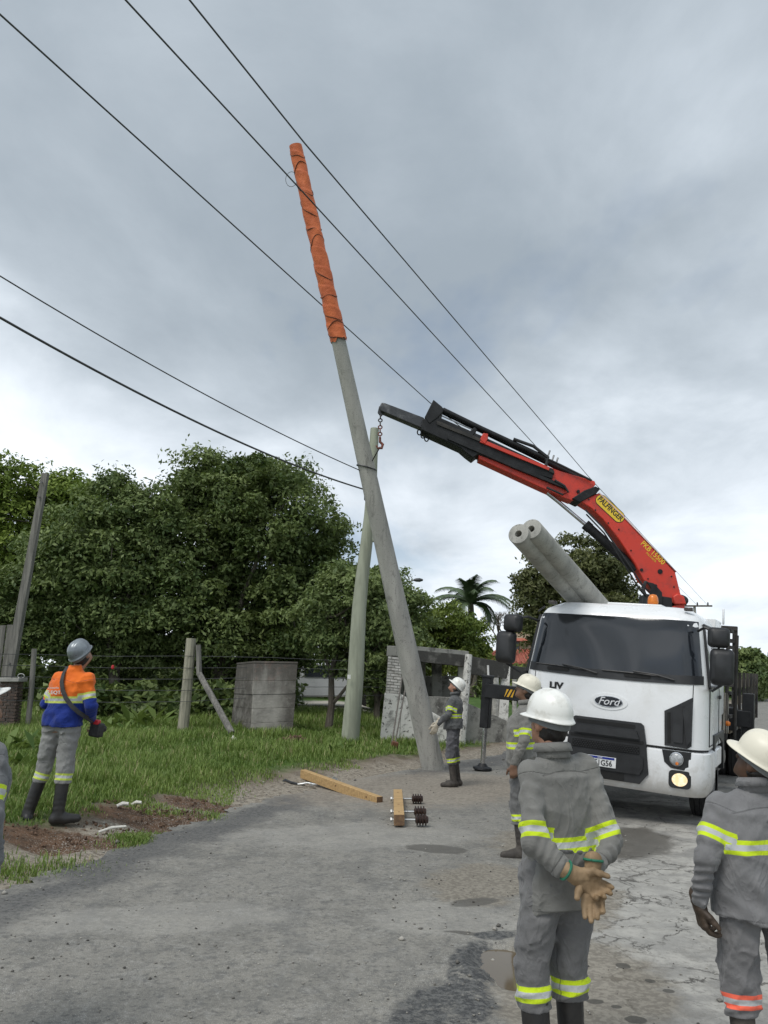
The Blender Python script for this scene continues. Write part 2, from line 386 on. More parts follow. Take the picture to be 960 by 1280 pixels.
def road_z(X, Y, e):
    z = zroad(e)+.004+.006*vnoise(X, Y, 9, 2.3)*sst(e, .1, .6)
    for cx, cy, rx, ry, h in ((PUD[0]-.02, PUD[1]+.03, .19, .40, -.05), (.75, 5.1, .22, .3, -.02), (1.9, 9.2, .8, .8, -.015)):
        d = np.hypot((X-cx)/rx, (Y-cy)/ry)+.18*vnoise(X, Y, 12, 9)
        z = z+h*(1-sst(d, .75, 1.15))
    z = z+.022*np.exp(-((X-.5)/.12)**2-((Y-5.6)/.5)**2)*(1+vnoise(X, Y, 5, 14))
    return z
def build_road():
    sY = np.interp(np.array([2.2, 14.]), [p[1] for p in EDGE], _s0)
    s = np.concatenate([np.linspace(0, sY[0], 30), np.linspace(sY[0], sY[1], 300)[1:], sY[1]+np.geomspace(1, _s0[-1]-sY[1]+1, 120)[1:]-1])
    P, D = epoint(s); Nn = np.c_[D[:, 1], -D[:, 0]]
    u = np.concatenate([np.linspace(0, .06, 6)[:-1], np.linspace(.06, .94, 130), np.linspace(.94, 1, 6)[1:]])
    e0 = .06*np.sin(s*2.1)+.05*np.sin(s*5.3+1)+.035*np.sin(s*13.7)+.03*np.sin(s*29+2)+RNG.normal(0, .012, len(s))
    e0 -= .25*np.exp(-((s-np.interp(14.5, [p[1] for p in EDGE], _s0))/2.2)**2)
    e1 = 7.95+.08*np.sin(s*1.7)
    Eo = e0[:, None]+(e1-e0)[:, None]*u[None]
    X = P[:, :1]+Nn[:, :1]*Eo; Y = P[:, 1:]+Nn[:, 1:]*Eo
    m, n = X.shape; Z = road_z(X.ravel(), Y.ravel(), Eo.ravel())
    V = np.c_[X.ravel(), Y.ravel(), Z]
    i, j = np.meshgrid(np.arange(m-1), np.arange(n-1), indexing='ij')
    F = np.stack([i*n+j, i*n+j+1, (i+1)*n+j+1, (i+1)*n+j], -1).reshape(-1, 4)
    o = np_mesh('road', V, F, MR, None, 1, {'edge': Eo.ravel()}); tag(o, kind='structure')
    # thin painted dashes between the lanes
    g = mat('faded_road_paint', (.62, .61, .57), (.34, .33, .31), 6, .8, lo=.45, hi=.6)
    b = MB(); Yv = [p[1] for p in EDGE]; k = np.interp(19, Yv, _s0)
    while k < np.interp(110, Yv, _s0):
        ss = np.linspace(k, k+3, 7); P, D = epoint(ss); N2 = np.c_[D[:, 1], -D[:, 0]]; vs = []
        for q in range(7):
            for ee in (4.25, 4.37): vs.append((*(P[q]+N2[q]*ee), float(zroad(ee))+.016))
        b.add(vs, [(2*q, 2*q+1, 2*q+3, 2*q+2) for q in range(6)]); k += 8
    tag(b.build('lane_marking', g, None, 0), kind='structure')
    # puddle
    w = NG('muddy_water'); w.out(w.mix(w.noise(6), (.105, .080, .050), (.13, .10, .062)), .06, 0, w.noise(12, 2), .03, .002, .3)
    b = MB(); n = 48; vs = []
    for q in range(n):
        a = 2*PI*q/n; rr = 1+.12*math.sin(3*a)+.08*math.sin(5*a+1); vs.append((PUD[0]-.02+.26*rr*math.cos(a), PUD[1]+.03+.55*rr*math.sin(a), 0))
    zc = float(road_z(np.array([PUD[0]]), np.array([PUD[1]]), edist(*PUD))[0])+.006
    b.add([(x, y, zc+.012) for x, y, _ in vs], [tuple(range(n))]); tag(b.build('puddle', w.m, None, 0), kind='structure')
build_road()
# ================================================================== vegetation
def leaf_mat(name, c1, c2, tr=.25, rough=.55, straw=None):
    g = NG(name); t = g.attr('tint')
    col = g.mix(t, c1, c2)
    if straw: col = g.mix(g.step(t, .91, .94), col, straw)
    g.out(col, rough, 0, spec=.3)
    tn = g.n('ShaderNodeBsdfTranslucent'); g.set(tn.inputs[0], g.mix(.5, col, (.16, .22, .03)))
    mx = g.n('ShaderNodeMixShader'); mx.inputs[0].default_value = tr
    o = [n for n in g.t.nodes if n.type == 'OUTPUT_MATERIAL'][0]
    g.t.links.new(g.b.outputs[0], mx.inputs[1]); g.t.links.new(tn.outputs[0], mx.inputs[2]); g.t.links.new(mx.outputs[0], o.inputs[0])
    return g.m
LM = {
 'dark': leaf_mat('dark_green_leaves', (.046, .080, .022), (.215, .270, .095)),
 'mid': leaf_mat('mid_green_leaves', (.064, .105, .034), (.250, .310, .115)),
 'light': leaf_mat('light_green_leaves', (.085, .14, .022), (.29, .37, .075)),
 'olive': leaf_mat('olive_leaves', (.062, .076, .030), (.195, .205, .085)),
 'hedge': leaf_mat('hedge_leaves', (.065, .11, .018), (.21, .26, .055))}
BARK = mat('bark', (.085, .07, .055), (.16, .14, .115), 9, .9, stretch=(1, 1, .25), bstr=.7, bdist=.03)
def rand_dirs(n, rng):
    v = rng.normal(size=(n, 3)); return v/np.linalg.norm(v, axis=1)[:, None]
def leaves(C_, nper, rad, size, rng, up=.5, asp=.45, tint=None):
    """leaf-sized faces lying over the outside of leafy clumps"""
    n = len(C_)*nper; c = np.repeat(C_, nper, 0); R_ = np.repeat(rad, nper)[:, None]; D = rand_dirs(n, rng); D[:, 2] = np.where(D[:, 2] < -.35, -D[:, 2], D[:, 2])
    sq = np.repeat(rng.uniform(.75, 1.35, (len(C_), 3)), nper, 0)*np.array([1, 1, .72]); u = 1-.42*rng.random((n, 1))**1.6
    P = c+D*R_*u*sq*(1+.16*np.sin(D[:, :1]*7+c[:, :1]*5)+.16*np.sin(D[:, 1:2]*8+c[:, 1:2]*4))
    far = rng.random(n) < .06; P[far] += rng.normal(size=(far.sum(), 3))*R_[far]*.16
    N = D*.7+rand_dirs(n, rng)*.8; N[:, 2] += up*rng.random(n); N /= np.linalg.norm(N, axis=1)[:, None]
    A = np.cross(N, rand_dirs(n, rng)); A /= np.linalg.norm(A, axis=1)[:, None]; B = np.cross(N, A)
    s = size*rng.uniform(.5, 1.45, n)[:, None]
    V = np.stack([P-A*s, P-B*s*asp+N*s*.12, P+A*s, P+B*s*asp+N*s*.12], 1).reshape(-1, 3)
    F = np.arange(n*4).reshape(-1, 4)
    t = np.clip(np.repeat(rng.random(len(C_)) if tint is None else tint, nper)*.65+rng.random(n)*.45-.08, 0, 1)
    return V, F, t
def tree(name, label, x, y, ells, ncl, nper, size, lm, seed, crad=.5, trunk=None, group=None, cat='tree', shell=.72):
    """ells: (dx,dy,z,rx,ry,rz) of the crown's masses, in metres from the foot"""
    nper = int(nper*6.6); ncl = int(ncl*.15); crad = crad*1.22; size = size*.80; rng = np.random.default_rng(seed); z0 = gz(x, y); t = thing(name, label, cat, (x, y, z0-.05), group=group)
    vol = np.array([e[3]*e[4]*e[5] for e in ells])**.67; cnt = (vol/vol.sum()*ncl).astype(int)+1; cc = []
    for e, k in zip(ells, cnt):
        d = rand_dirs(k, rng); r = np.where(rng.random(k) < .13, rng.uniform(.25, .6, k), np.clip(rng.normal(shell+.16, .10, k), .5, 1.1))
        lump = 1+.13*np.sin(d[:, 0]*5+seed)+.13*np.sin(d[:, 1]*6+seed*2)+.13*np.sin(d[:, 2]*7+seed)
        cc.append(np.array(e[:3])+d*np.array(e[3:])*(r*lump)[:, None])
    cc = np.vstack(cc); cc = cc[cc[:, 2] > .15]
    V, F, tt = leaves(cc, nper, rng.uniform(.5, 1.2, len(cc))*crad, size, rng)
    np_mesh('crown', V, F, LM[lm], t, 0, None, {'tint': tt})
    if trunk:
        b = MB(); r0, zt = trunk[:2]; leanx = trunk[2] if len(trunk) > 2 else 0
        tx = [(0, 0, -.1), (leanx*.2+.05, 0, zt*.3), (leanx*.6-.05, .05, zt*.65), (leanx, 0, zt)]
        b.tube(tx, [r0*1.25, r0, r0*.8, r0*.55], 9)
        for e in ells[:7]:
            q = Vector(e[:3]); s_ = Vector(tx[2 if rng.random() > .5 else 1]); m_ = s_.lerp(q, .5)+Vector(rng.normal(0, .25, 3)); m_.z -= .2
            b.tube([s_, m_, q, q+Vector((rng.normal(0, .3), rng.normal(0, .3), e[5]*.5))], [r0*.55, r0*.36, r0*.2, r0*.07], 6)
        for k in range(26):
            q = Vector(cc[rng.integers(len(cc))]); s_ = Vector(ells[rng.integers(len(ells))][:3]); b.tube([s_, s_.lerp(q, .5)+Vector((0, 0, -.12)), q], [.05, .03, .012], 5)
        b.build('trunk', BARK, t)
    return t
def PX(px, Y): return (px-480)/1000*Y*1.0
def HZ(py, Y): return CAMZ+(848-py)/1000*Y*1.03
# crowns given by outline: list of (px, py, pixel radius x, pixel radius y)
def crown_tree(name, label, fx, Y, lobes, **k):
    x = PX(fx, Y); z0 = gz(x, Y); ells = []
    for i, (px, py, rx, ry) in enumerate(lobes):
        q = at(px, py, Y); s_ = Y/1000*1.02
        ells.append((q[0]-x, ((i*37) % 5-2)*rx*s_*.22, q[2]-z0, rx*s_, max(rx, ry)*s_*.85, ry*s_))
    return tree(name, label, x, Y, ells, **k)
G1 = 'trees behind the fence'
crown_tree('broadleaf_tree', 'large dark rounded tree in the middle behind the concrete block', 275, 25,
    [(345, 655, 62, 62), (270, 640, 58, 58), (385, 690, 40, 52), (240, 705, 55, 55), (320, 735, 75, 55), (215, 770, 60, 55), (285, 800, 75, 42), (350, 800, 50, 45), (255, 600, 28, 26), (330, 598, 46, 24), (375, 760, 45, 50), (415, 705, 18, 32), (235, 625, 30, 30)],
    ncl=3900, nper=40, size=.088, lm='dark', seed=3, crad=.5, trunk=(.2, 3.6, .3), group=G1)
crown_tree('broadleaf_tree', 'dark grey-green tree between the old leaning post and the large rounded tree', 150, 24,
    [(130, 690, 55, 60), (175, 660, 45, 50), (110, 770, 60, 50), (170, 755, 60, 55), (60, 780, 50, 50), (205, 690, 30, 45), (145, 620, 30, 22), (140, 820, 60, 30), (45, 720, 40, 45), (20, 790, 30, 40)],
    ncl=3000, nper=38, size=.085, lm='mid', seed=5, crad=.5, trunk=(.16, 3.0, -.2), group=G1)
crown_tree('broadleaf_tree', 'bright green spreading tree at the far left behind the leaning post', 20, 33,
    [(20, 620, 45, 28), (70, 622, 42, 22), (-30, 640, 50, 45), (15, 680, 55, 38), (75, 668, 45, 40), (110, 625, 26, 20), (-20, 740, 60, 60), (50, 740, 60, 55), (125, 660, 28, 34)],
    ncl=1800, nper=36, size=.125, lm='light', seed=8, crad=.62, trunk=(.25, 4.5, .3), group=G1)
crown_tree('small_tree', 'small light green tree with a thin bent trunk left of the wooden pole', 412, 21,
    [(430, 745, 32, 30), (400, 770, 26, 24), (445, 790, 36, 34), (408, 808, 24, 22), (470, 750, 26, 34), (478, 800, 26, 40), (425, 722, 20, 12), (440, 832, 24, 18)],
    ncl=1000, nper=36, size=.075, lm='mid', seed=13, crad=.36, trunk=(.09, 2.2, .2), group=G1)
crown_tree('small_tree', 'dense young tree between the two crossing poles', 470, 25,
    [(480, 740, 30, 24), (505, 770, 26, 28), (465, 790, 30, 40), (500, 815, 32, 30), (475, 850, 30, 25)],
    ncl=850, nper=34, size=.085, lm='mid', seed=17, crad=.42, trunk=(.09, 2, 0), group=G1)
crown_tree('rounded_bush', 'rounded yellow-green hedge bush behind the ruined shelter', 560, 30,
    [(555, 795, 42, 30), (590, 808, 28, 24), (530, 790, 26, 25), (555, 820, 45, 24), (596, 826, 14, 12)],
    ncl=1300, nper=36, size=.08, lm='hedge', seed=19, crad=.36, trunk=(.12, 1.5, 0), cat='bush')
crown_tree('broadleaf_tree', 'tall olive green tree rising behind the truck cab and concrete poles', 722, 38,
    [(735, 705, 32, 30), (700, 722, 34, 34), (760, 720, 24, 32), (672, 740, 24, 24), (690, 770, 42, 34), (745, 760, 38, 40), (765, 750, 18, 30), (720, 800, 50, 35)],
    ncl=2100, nper=36, size=.115, lm='olive', seed=23, crad=.5, trunk=(.3, 4, 0))
G2 = 'trees along the far side of the road'
for i, (fx, Y, lobes, lm, lab) in enumerate([
    (925, 62, [(922, 838, 14, 24), (934, 828, 14, 17), (945, 842, 14, 18), (918, 862, 14, 16), (938, 862, 16, 16)], 'mid', 'green roadside tree just right of the truck mirrors'),
    (958, 85, [(958, 850, 14, 18), (968, 846, 14, 20), (950, 864, 12, 14)], 'mid', 'green roadside tree farthest along at the right edge'),
    (975, 70, [(985, 842, 20, 26), (975, 866, 18, 16)], 'dark', 'dark roadside tree cut by the right edge')]):
    crown_tree('roadside_tree', lab, fx, Y, lobes, ncl=420, nper=26, size=.24, lm=lm, seed=40+i, crad=.7, trunk=(.2, 2.2, 0), group=G2)
for i, (fx, Y, lobes, lm, lab) in enumerate([
    (640, 48, [(640, 848, 26, 9), (612, 850, 20, 9), (665, 846, 18, 10), (690, 848, 20, 10)], 'olive', 'low olive scrub bush below the red roofed house'),
    (665, 30, [(660, 858, 16, 14), (680, 866, 14, 12), (640, 868, 12, 8)], 'hedge', 'small garden shrub beside the outrigger beam')]):
    crown_tree('garden_shrub', lab, fx, Y, lobes, ncl=260, nper=26, size=.15, lm=lm, seed=60+i, crad=.5, trunk=(.06, .8, 0), cat='bush')
# undergrowth under the trees: too dense to count
def undergrowth():
    rng = np.random.default_rng(71); cc = []
    for k in range(2300):
        Y = rng.uniform(25.5, 40); px = rng.uniform(-60, 520); top = 824+14*math.sin(px*.03)+8*math.sin(px*.11)
        if 372 < px < 470 and Y < 36 : continue
        x = PX(px, Y); z = rng.uniform(gz(x, Y), max(gz(x, Y)+.5, HZ(top, Y))); cc.append((x, Y, z))
    for k in range(500):
        Y = rng.uniform(21.5, 24); px = rng.uniform(70, 330); x = PX(px, Y); cc.append((x, Y, gz(x, Y)+rng.uniform(0, .35+.55*rng.random()**2)))
    for k in range(1500):
        Y = rng.uniform(45, 75); px = rng.uniform(380, 1010)
        if 855 < px < 1010 and Y < 62: continue
        x = PX(px, Y); cc.append((x, Y, gz(x, Y)+rng.uniform(0, .8+.4*math.sin(px*.05))))
    cc = np.array(cc); sc = np.clip(cc[:, 1]/30, .7, 2)
    V, F, t = leaves(cc, 26, sc*.40, .13, rng)
    tag(np_mesh('undergrowth', V, F, LM['dark'], None, 0, None, {'tint': t}), 'dark scrub growing under and behind the trees', kind='stuff')
undergrowth()
# palm
PALML = mat('palm_frond', (.06, .095, .045), (.11, .15, .075), 3, .5)
def palm():
    Y = 46; x = PX(588, Y); z0 = gz(x, Y); t = thing('palm_tree', 'tall palm with drooping fronds behind the ruined shelter', 'palm tree', (x, Y, z0))
    q = at(585, 755, Y); H = q[2]-z0; b = MB(); b.tube([(0, 0, 0), (.1, 0, H*.5), (0, 0, H)], [.25, .2, .17], 10); b.build('trunk', BARK, t)
    rng = np.random.default_rng(5)
    for k in range(24):
        a = k*2.4+rng.uniform(-.2, .2); el = (.25, .75, 1.15, 1.4)[k % 4]+rng.uniform(-.15, .15); Lf = rng.uniform(2.1, 2.9); dr = Vector((math.cos(a), math.sin(a), 0))
        pts = []; p = Vector((0, 0, H)); e_ = el
        for s_ in range(9):
            pts.append(p.copy()); p = p+(dr*math.cos(e_)+Vector((0, 0, math.sin(e_))))*Lf/8; e_ -= .21 if k % 4 else .33
        V = []; F = []; side = dr.cross(Vector((0, 0, 1)))
        for s_ in range(8):
            for m_ in range(4):
                c = pts[s_].lerp(pts[s_+1], m_/4); w = .62*math.sin(PI*min(1, (s_+m_/4+.6)/8.8))**.6
                for sg in (-1, 1):
                    tip = c+side*sg*w*.8+(pts[s_+1]-pts[s_]).normalized()*.3+Vector((0, 0, -.32*w-.05)); n = len(V)
                    d2 = (pts[s_+1]-pts[s_]).normalized()*.05
                    V += [tuple(c-d2), tuple(c+d2), tuple(tip)]; F.append((n, n+1, n+2))
        f = MB(); f.add(V, F); f.tube(pts, .03, 5); o = f.build('frond', PALML, t, 0)
palm()
# bare twiggy trees behind
for i, (px, Y, top) in enumerate(((632, 58, 765), (655, 62, 772), (548, 60, 765))):
    rng = random.Random(90+i); x = PX(px, Y); z0 = gz(x, Y); H = HZ(top, Y)-z0; b = MB()
    def br(p, d, l, r, k):
        q = p+d*l; b.tube([p, p.lerp(q, .5)+Vector((rng.uniform(-1, 1), 0, rng.uniform(-1, 1)))*l*.06, q], [r, r*.8, r*.6], 5, False)
        if k:
            for _ in range(3): br(q, (d+Vector((rng.uniform(-.8, .8), rng.uniform(-.8, .8), rng.uniform(-.1, .6)))).normalized(), l*.68, r*.62, k-1)
    br(Vector((0, 0, 0)), Vector((0, 0, 1)), H*.36, .16, 5)
    o = b.build('bare_tree', BARK, None); o.location = (x, Y, z0)
    tag(o, ('grey leafless tree left of the far house roof', 'grey leafless tree partly in front of the red roofed house', 'grey leafless tree left of the palm')[i], 'tree')
# grass blades
def grass():
    PB_ = gat(542, 962)
    rng = np.random.default_rng(2); n = 640000
    Y = 6.8+22*rng.random(n)**1.75; X = (rng.random(n)*1.18-.62)*Y*1.05
    e = edist(X, Y); nz = vnoise(X, Y, 21, 1.5); nf = vnoise(X, Y, 22, 5.)
    keep = (e < -.85+.35*nz+.2*nf+rng.normal(0, .17, n)) | ((e < -.2) & (nz+nf > 1.05) & (rng.random(n) < .8))
    for (px, py, rx, ry) in ((70, 1058, .75, .32), (200, 1030, .8, .3), (250, 1008, .5, .3), (365, 928, .85, .6)):
        q = gat(px, py); keep &= ~((((X-q[0])/rx)**2+((Y-q[1])/ry)**2+.5*nf) < .9)
    keep &= ~((X > 1.7) & (Y > 17)) | (rng.random(n) < .25)
    keep &= (np.hypot(X-PB_[0], Y-PB_[1]) > .45)
    keep &= ~((X > -.6) & (e > -.95+.3*nf))
    X, Y, nz, nf, e = X[keep], Y[keep], nz[keep], nf[keep], e[keep]; n = len(X)
    for px, py, rx, ry, m_ in ((45, 1092, .55, .10, 700), (100, 1086, .4, .08, 350), (305, 1024, .45, .10, 2000), (175, 1052, .22, .12, 2200), (340, 1018, .25, .06, 1500), (215, 1046, .2, .06, 900), (250, 1040, .3, .05, 900), (20, 1100, .5, .06, 300)):
        q = gat(px, py); X = np.append(X, q[0]+rng.normal(0, rx*.6, m_)); Y = np.append(Y, q[1]+rng.normal(0, ry*1.6, m_)); nz = np.append(nz, rng.normal(.1, .2, m_)); nf = np.append(nf, rng.normal(0, .3, m_)); e = np.append(e, np.full(m_, -1.1+(.25 if py < 1080 else 0)))
    n = len(X)
    Z = ground(X, Y); tall = np.clip(.5+.5*nz+.4*nf, .12, 1.3)*sst(-e, .5, 2.2)
    tall[-7000:] *= .0
    h = (.035+.17*tall)*rng.uniform(.4, 1.5, n); a = rng.uniform(0, 2*PI, n); w = .0035+.0022*Y/10
    bx = np.cos(a)*h*rng.uniform(.15, .8, n); by = np.sin(a)*h*rng.uniform(.15, .8, n); sx_, sy_ = -np.sin(a)*w, np.cos(a)*w
    V = np.stack([np.c_[X-sx_, Y-sy_, Z-.01], np.c_[X+sx_, Y+sy_, Z-.01],
                  np.c_[X+bx*.45+sx_*.7, Y+by*.45+sy_*.7, Z+h*.65], np.c_[X+bx*.45-sx_*.7, Y+by*.45-sy_*.7, Z+h*.65],
                  np.c_[X+bx*1.1, Y+by*1.1, Z+h]], 1).reshape(-1, 3)
    k = np.arange(n)*5; F = np.concatenate([np.c_[k, k+1, k+2, k+3], np.c_[k+3, k+2, k+4, k+4]])
    F2 = F.tolist(); me = bpy.data.meshes.new('grass')
    # quads and triangles
    loops = np.concatenate([np.c_[k, k+1, k+2, k+3].ravel(), np.c_[k+3, k+2, k+4].ravel()]).astype(np.int32)
    st = np.concatenate([np.arange(n)*4, n*4+np.arange(n)*3]).astype(np.int32)
    me.vertices.add(len(V)); me.vertices.foreach_set('co', V.astype(np.float32).ravel()); me.loops.add(len(loops)); me.loops.foreach_set('vertex_index', loops)
    me.polygons.add(2*n); me.polygons.foreach_set('loop_start', st); me.update(calc_edges=True)
    t = np.clip(.45+.22*nz+.2*nf+.22*rng.normal(size=n), 0, .9); t = np.where(rng.random(n) < .05+.07*(nf > .6), rng.uniform(.95, 1, n), t); at_ = me.attributes.new('tint', 'FLOAT', 'FACE'); at_.data.foreach_set('value', np.tile(t, 2).astype(np.float32))
    m = leaf_mat('grass_blades', (.085, .155, .028), (.28, .375, .10), .3, .5, straw=(.42, .38, .20)); me.materials.append(m)
    o = bpy.data.objects.new('grass', me); C.objects.link(o); tag(o, 'rough green verge grass between the road and the fence', kind='stuff')
grass()
# broad-leaved weeds near the fence
def weeds():
    rng = np.random.default_rng(31); Vs = []; Fs = []; ts = []; off = 0
    for (px, py, s_) in ((165, 893, .55), (190, 890, .4), (225, 886, .4), (262, 893, .3), (420, 925, .2), (350, 918, .22), (95, 905, .3), (12, 925, .45), (20, 955, .4), (145, 905, .35)):
        q = gat(px, py+12)
        for k in range(40):
            a = rng.uniform(0, 2*PI); el = rng.uniform(.3, 1.2); l = s_*rng.uniform(.6, 1.2); w = l*.18
            d = np.array([math.cos(a)*math.cos(el), math.sin(a)*math.cos(el), math.sin(el)]); sd_ = np.array([-math.sin(a), math.cos(a), 0]); o = q+np.array([rng.normal(0, s_*.7), rng.normal(0, .4), -.02])
            m = o+d*l*.6; tip = o+d*l+np.array([d[0], d[1], -.3])*l*.25
            Vs += [o, m-sd_*w, tip, m+sd_*w]; Fs.append((off, off+1, off+2, off+3)); off += 4; ts.append(rng.random())
    tag(np_mesh('weeds', np.array(Vs), np.array(Fs), leaf_mat('weed_leaves', (.07, .13, .03), (.20, .27, .08), .3), None, 0, None, {'tint': ts}), 'broad leaved pale weeds scattered in the verge', kind='stuff')
weeds()
def pebbles():
    rng = np.random.default_rng(77); n = 5200
    s_ = rng.random(n); Y = 3.6+14*s_**1.6; X = (rng.random(n)*1.0-.52)*Y*1.02; e = edist(X, Y)
    dens = np.where(e < .35, 1., .28)*np.where((e > -1.1) & (e < 7.4), 1, 0)
    dens = np.where(np.hypot((X-.8)/.7, (Y-7)/1.4) < 1, .8, dens)
    k = rng.random(n) < dens; X, Y, e = X[k], Y[k], e[k]; n = len(X)
    Z = np.where(e > .1, road_z(X, Y, e), ground(X, Y)); r = rng.uniform(.003, .011, n)*np.where(rng.random(n) < .06, 2.2, 1)*(1+Y*.03)
    base = np.array([(1, 0, 0), (0, 1, 0), (-1, 0, 0), (0, -1, 0), (0, 0, .7), (0, 0, -.5)]); rot = rng.uniform(0, 6.3, n)
    c, s2 = np.cos(rot), np.sin(rot); b = base[None]*r[:, None, None]*rng.uniform(.6, 1.3, (n, 6, 1))
    V = np.stack([b[..., 0]*c[:, None]-b[..., 1]*s2[:, None]+X[:, None], b[..., 0]*s2[:, None]+b[..., 1]*c[:, None]+Y[:, None], b[..., 2]+Z[:, None]+r[:, None]*.3], -1).reshape(-1, 3)
    f = np.array([(0, 1, 4), (1, 2, 4), (2, 3, 4), (3, 0, 4), (1, 0, 5), (2, 1, 5), (3, 2, 5), (0, 3, 5)])
    F = (np.arange(n)[:, None, None]*6+f[None]).reshape(-1, 3); t = np.repeat(rng.random(n), 8)
    g = NG('grey_and_dark_grit'); g.out(g.mix(g.attr('tint'), (.05, .047, .043), (.38, .36, .32)), .9)
    tag(np_mesh('gravel', V, F, g.m, None, 0, None, {'tint': t}), 'loose grit and small stones on the road and its dusty edge', kind='stuff')
pebbles()
# ================================================================== poles and wires
CONC = mat('pole_concrete', (.36, .35, .325), (.25, .245, .23), 3, .88, stretch=(1, 1, .35), bstr=.35, bsc=40, bdist=.006)
def m_pole():
    g = NG('streaked_concrete'); v = g.scale(g.obj(), (1, 1, .12))
    c = g.mix(g.step(g.noise(5, 5, .6, .3, v), .35, .65), (.41, .40, .365), (.31, .305, .28))
    c = g.mix(g.math('MULTIPLY', g.step(g.noise(5, 7, .75, .8, g.scale(g.obj(), (1, 1, .4))), .54, .66), .55), c, (.12, .118, .11))
    c = g.mix(g.step(g.noise(60, 2), .62, .7), c, (.17, .165, .155))
    return g.out(c, .9, 0, g.noise(30, 5), .5, .01)
PC = m_pole()
WIRE = mat('weathered_cable', (.035, .037, .04), (.06, .062, .065), 5, .5)
PB = gat(542, 962); PT = at(369.5, 184, 13.7)
def leaning_pole():
    A = Vector(PB)-Vector((0, 0, .0)); B = Vector(PT); d = (B-A).normalized(); Lp = (B-A).length; A0 = A-d*.5
    t = thing('utility_pole', 'tall leaning concrete pole with its upper part wrapped in orange cover, being raised', 'utility pole', PB)
    Mi = Matrix.Translation(-Vector(PB))
    b = MB(); n = 24; pts = [A0.lerp(B, k/n) for k in range(n+1)]; b.tube(pts, [.218-.118*k/n for k in range(n+1)], 28); o = b.build('shaft', PC, t); o.data.transform(Mi)
    # orange wrap: overlapping turns with ragged lower edge
    f0 = None
    q = at(425, 420, 14.0)
    s0 = (Vector(q)-A).dot(d); s1 = Lp+.02
    side = d.cross(Vector((0, 1, 0))).normalized(); fr = side.cross(d).normalized()
    V = []; F = []; m_, k_ = 180, 40
    for i in range(m_+1):
        s_ = s0+(s1-s0)*i/m_
        for j in range(k_):
            a = 2*PI*j/k_; r = .218-.118*(s_+.5)/(Lp+.5)+.022
            ph = (s_-s0)*2.6-a/(2*PI)*1.0; saw = ph-math.floor(ph)
            r += .009*(saw if saw < .93 else (1-saw)*13)+.005*math.sin(s_*6+a*2)+.003*math.sin(s_*17-a*3)
            ss = s_+(.035*math.sin(a*3+1)+.02*math.sin(a*7) if i == 0 else 0)
            p = A+d*ss+side*(r*math.cos(a))+fr*(r*math.sin(a)); V.append(tuple(p))
    F = [(i*k_+j, i*k_+(j+1) % k_, (i+1)*k_+(j+1) % k_, (i+1)*k_+j) for i in range(m_) for j in range(k_)]
    F += [tuple(range(m_*k_, (m_+1)*k_))]
    b = MB(); b.add(V, F); om = mat('orange_insulating_blanket', (.68, .165, .05), (.52, .115, .035), 4, .62, bsc=14, bstr=.5, bdist=.02)
    o = b.build('orange_cover', om, t, 60); o.data.transform(Mi)
    tie = mat('brown_tie_rope', (.16, .055, .03), (.10, .035, .02), 10, .9)
    for (s_, tilt) in ((.3, .3), (.75, -.35), (1.35, .6), (1.95, .7), (2.6, .2), (3.1, -.5), (3.9, .75), (4.7, .1), (5.25, .5), (5.62, -.2), (5.9, .35)):
        sc_ = s1-s_*(s1-s0)/6.05
        pts = []
        for j in range(25):
            a = 2*PI*j/24; ss = sc_+tilt*.30*math.sin(a+.6)+.02*math.sin(3*a); r = .218-.118*(ss+.5)/(Lp+.5)+.038
            pts.append(A+d*ss+side*((r-.012)*math.cos(a))+fr*((r-.012)*math.sin(a)))
        b = MB(); b.tube(pts, .010, 6, False); o = b.build('tie_rope', tie, t); o.data.transform(Mi)
    # thin loop of wire hanging off the wrap
    c = at(365, 228, 13.75); b = MB(); pts = []
    for j in range(17):
        a = 2*PI*j/20+.9; pts.append((c[0]+.11*math.cos(a), c[1]-.1, c[2]+.16*math.sin(a)))
    b.tube(pts, .005, 5); o = b.build('wire_loop', WIRE, t); o.data.transform(Mi)
    # sling round the shaft at the lifting point
    global SLING
    q = at(458, 580, 14.05); s_ = (Vector(q)-A).dot(d); r = .218-.118*(s_+.5)/(Lp+.5)+.01; b = MB(); pts = []
    for j in range(25):
        a = 2*PI*j/24; pts.append(A+d*(s_+.09*math.cos(a))+side*(r*math.cos(a))+fr*(r*math.sin(a)))
    b.tube(pts, .014, 6, False); o = b.build('sling_band', WIRE, t); o.data.transform(Mi)
    SLING = A+d*(s_+.05)-fr*0+Vector((.12, -.14, .05))
leaning_pole()
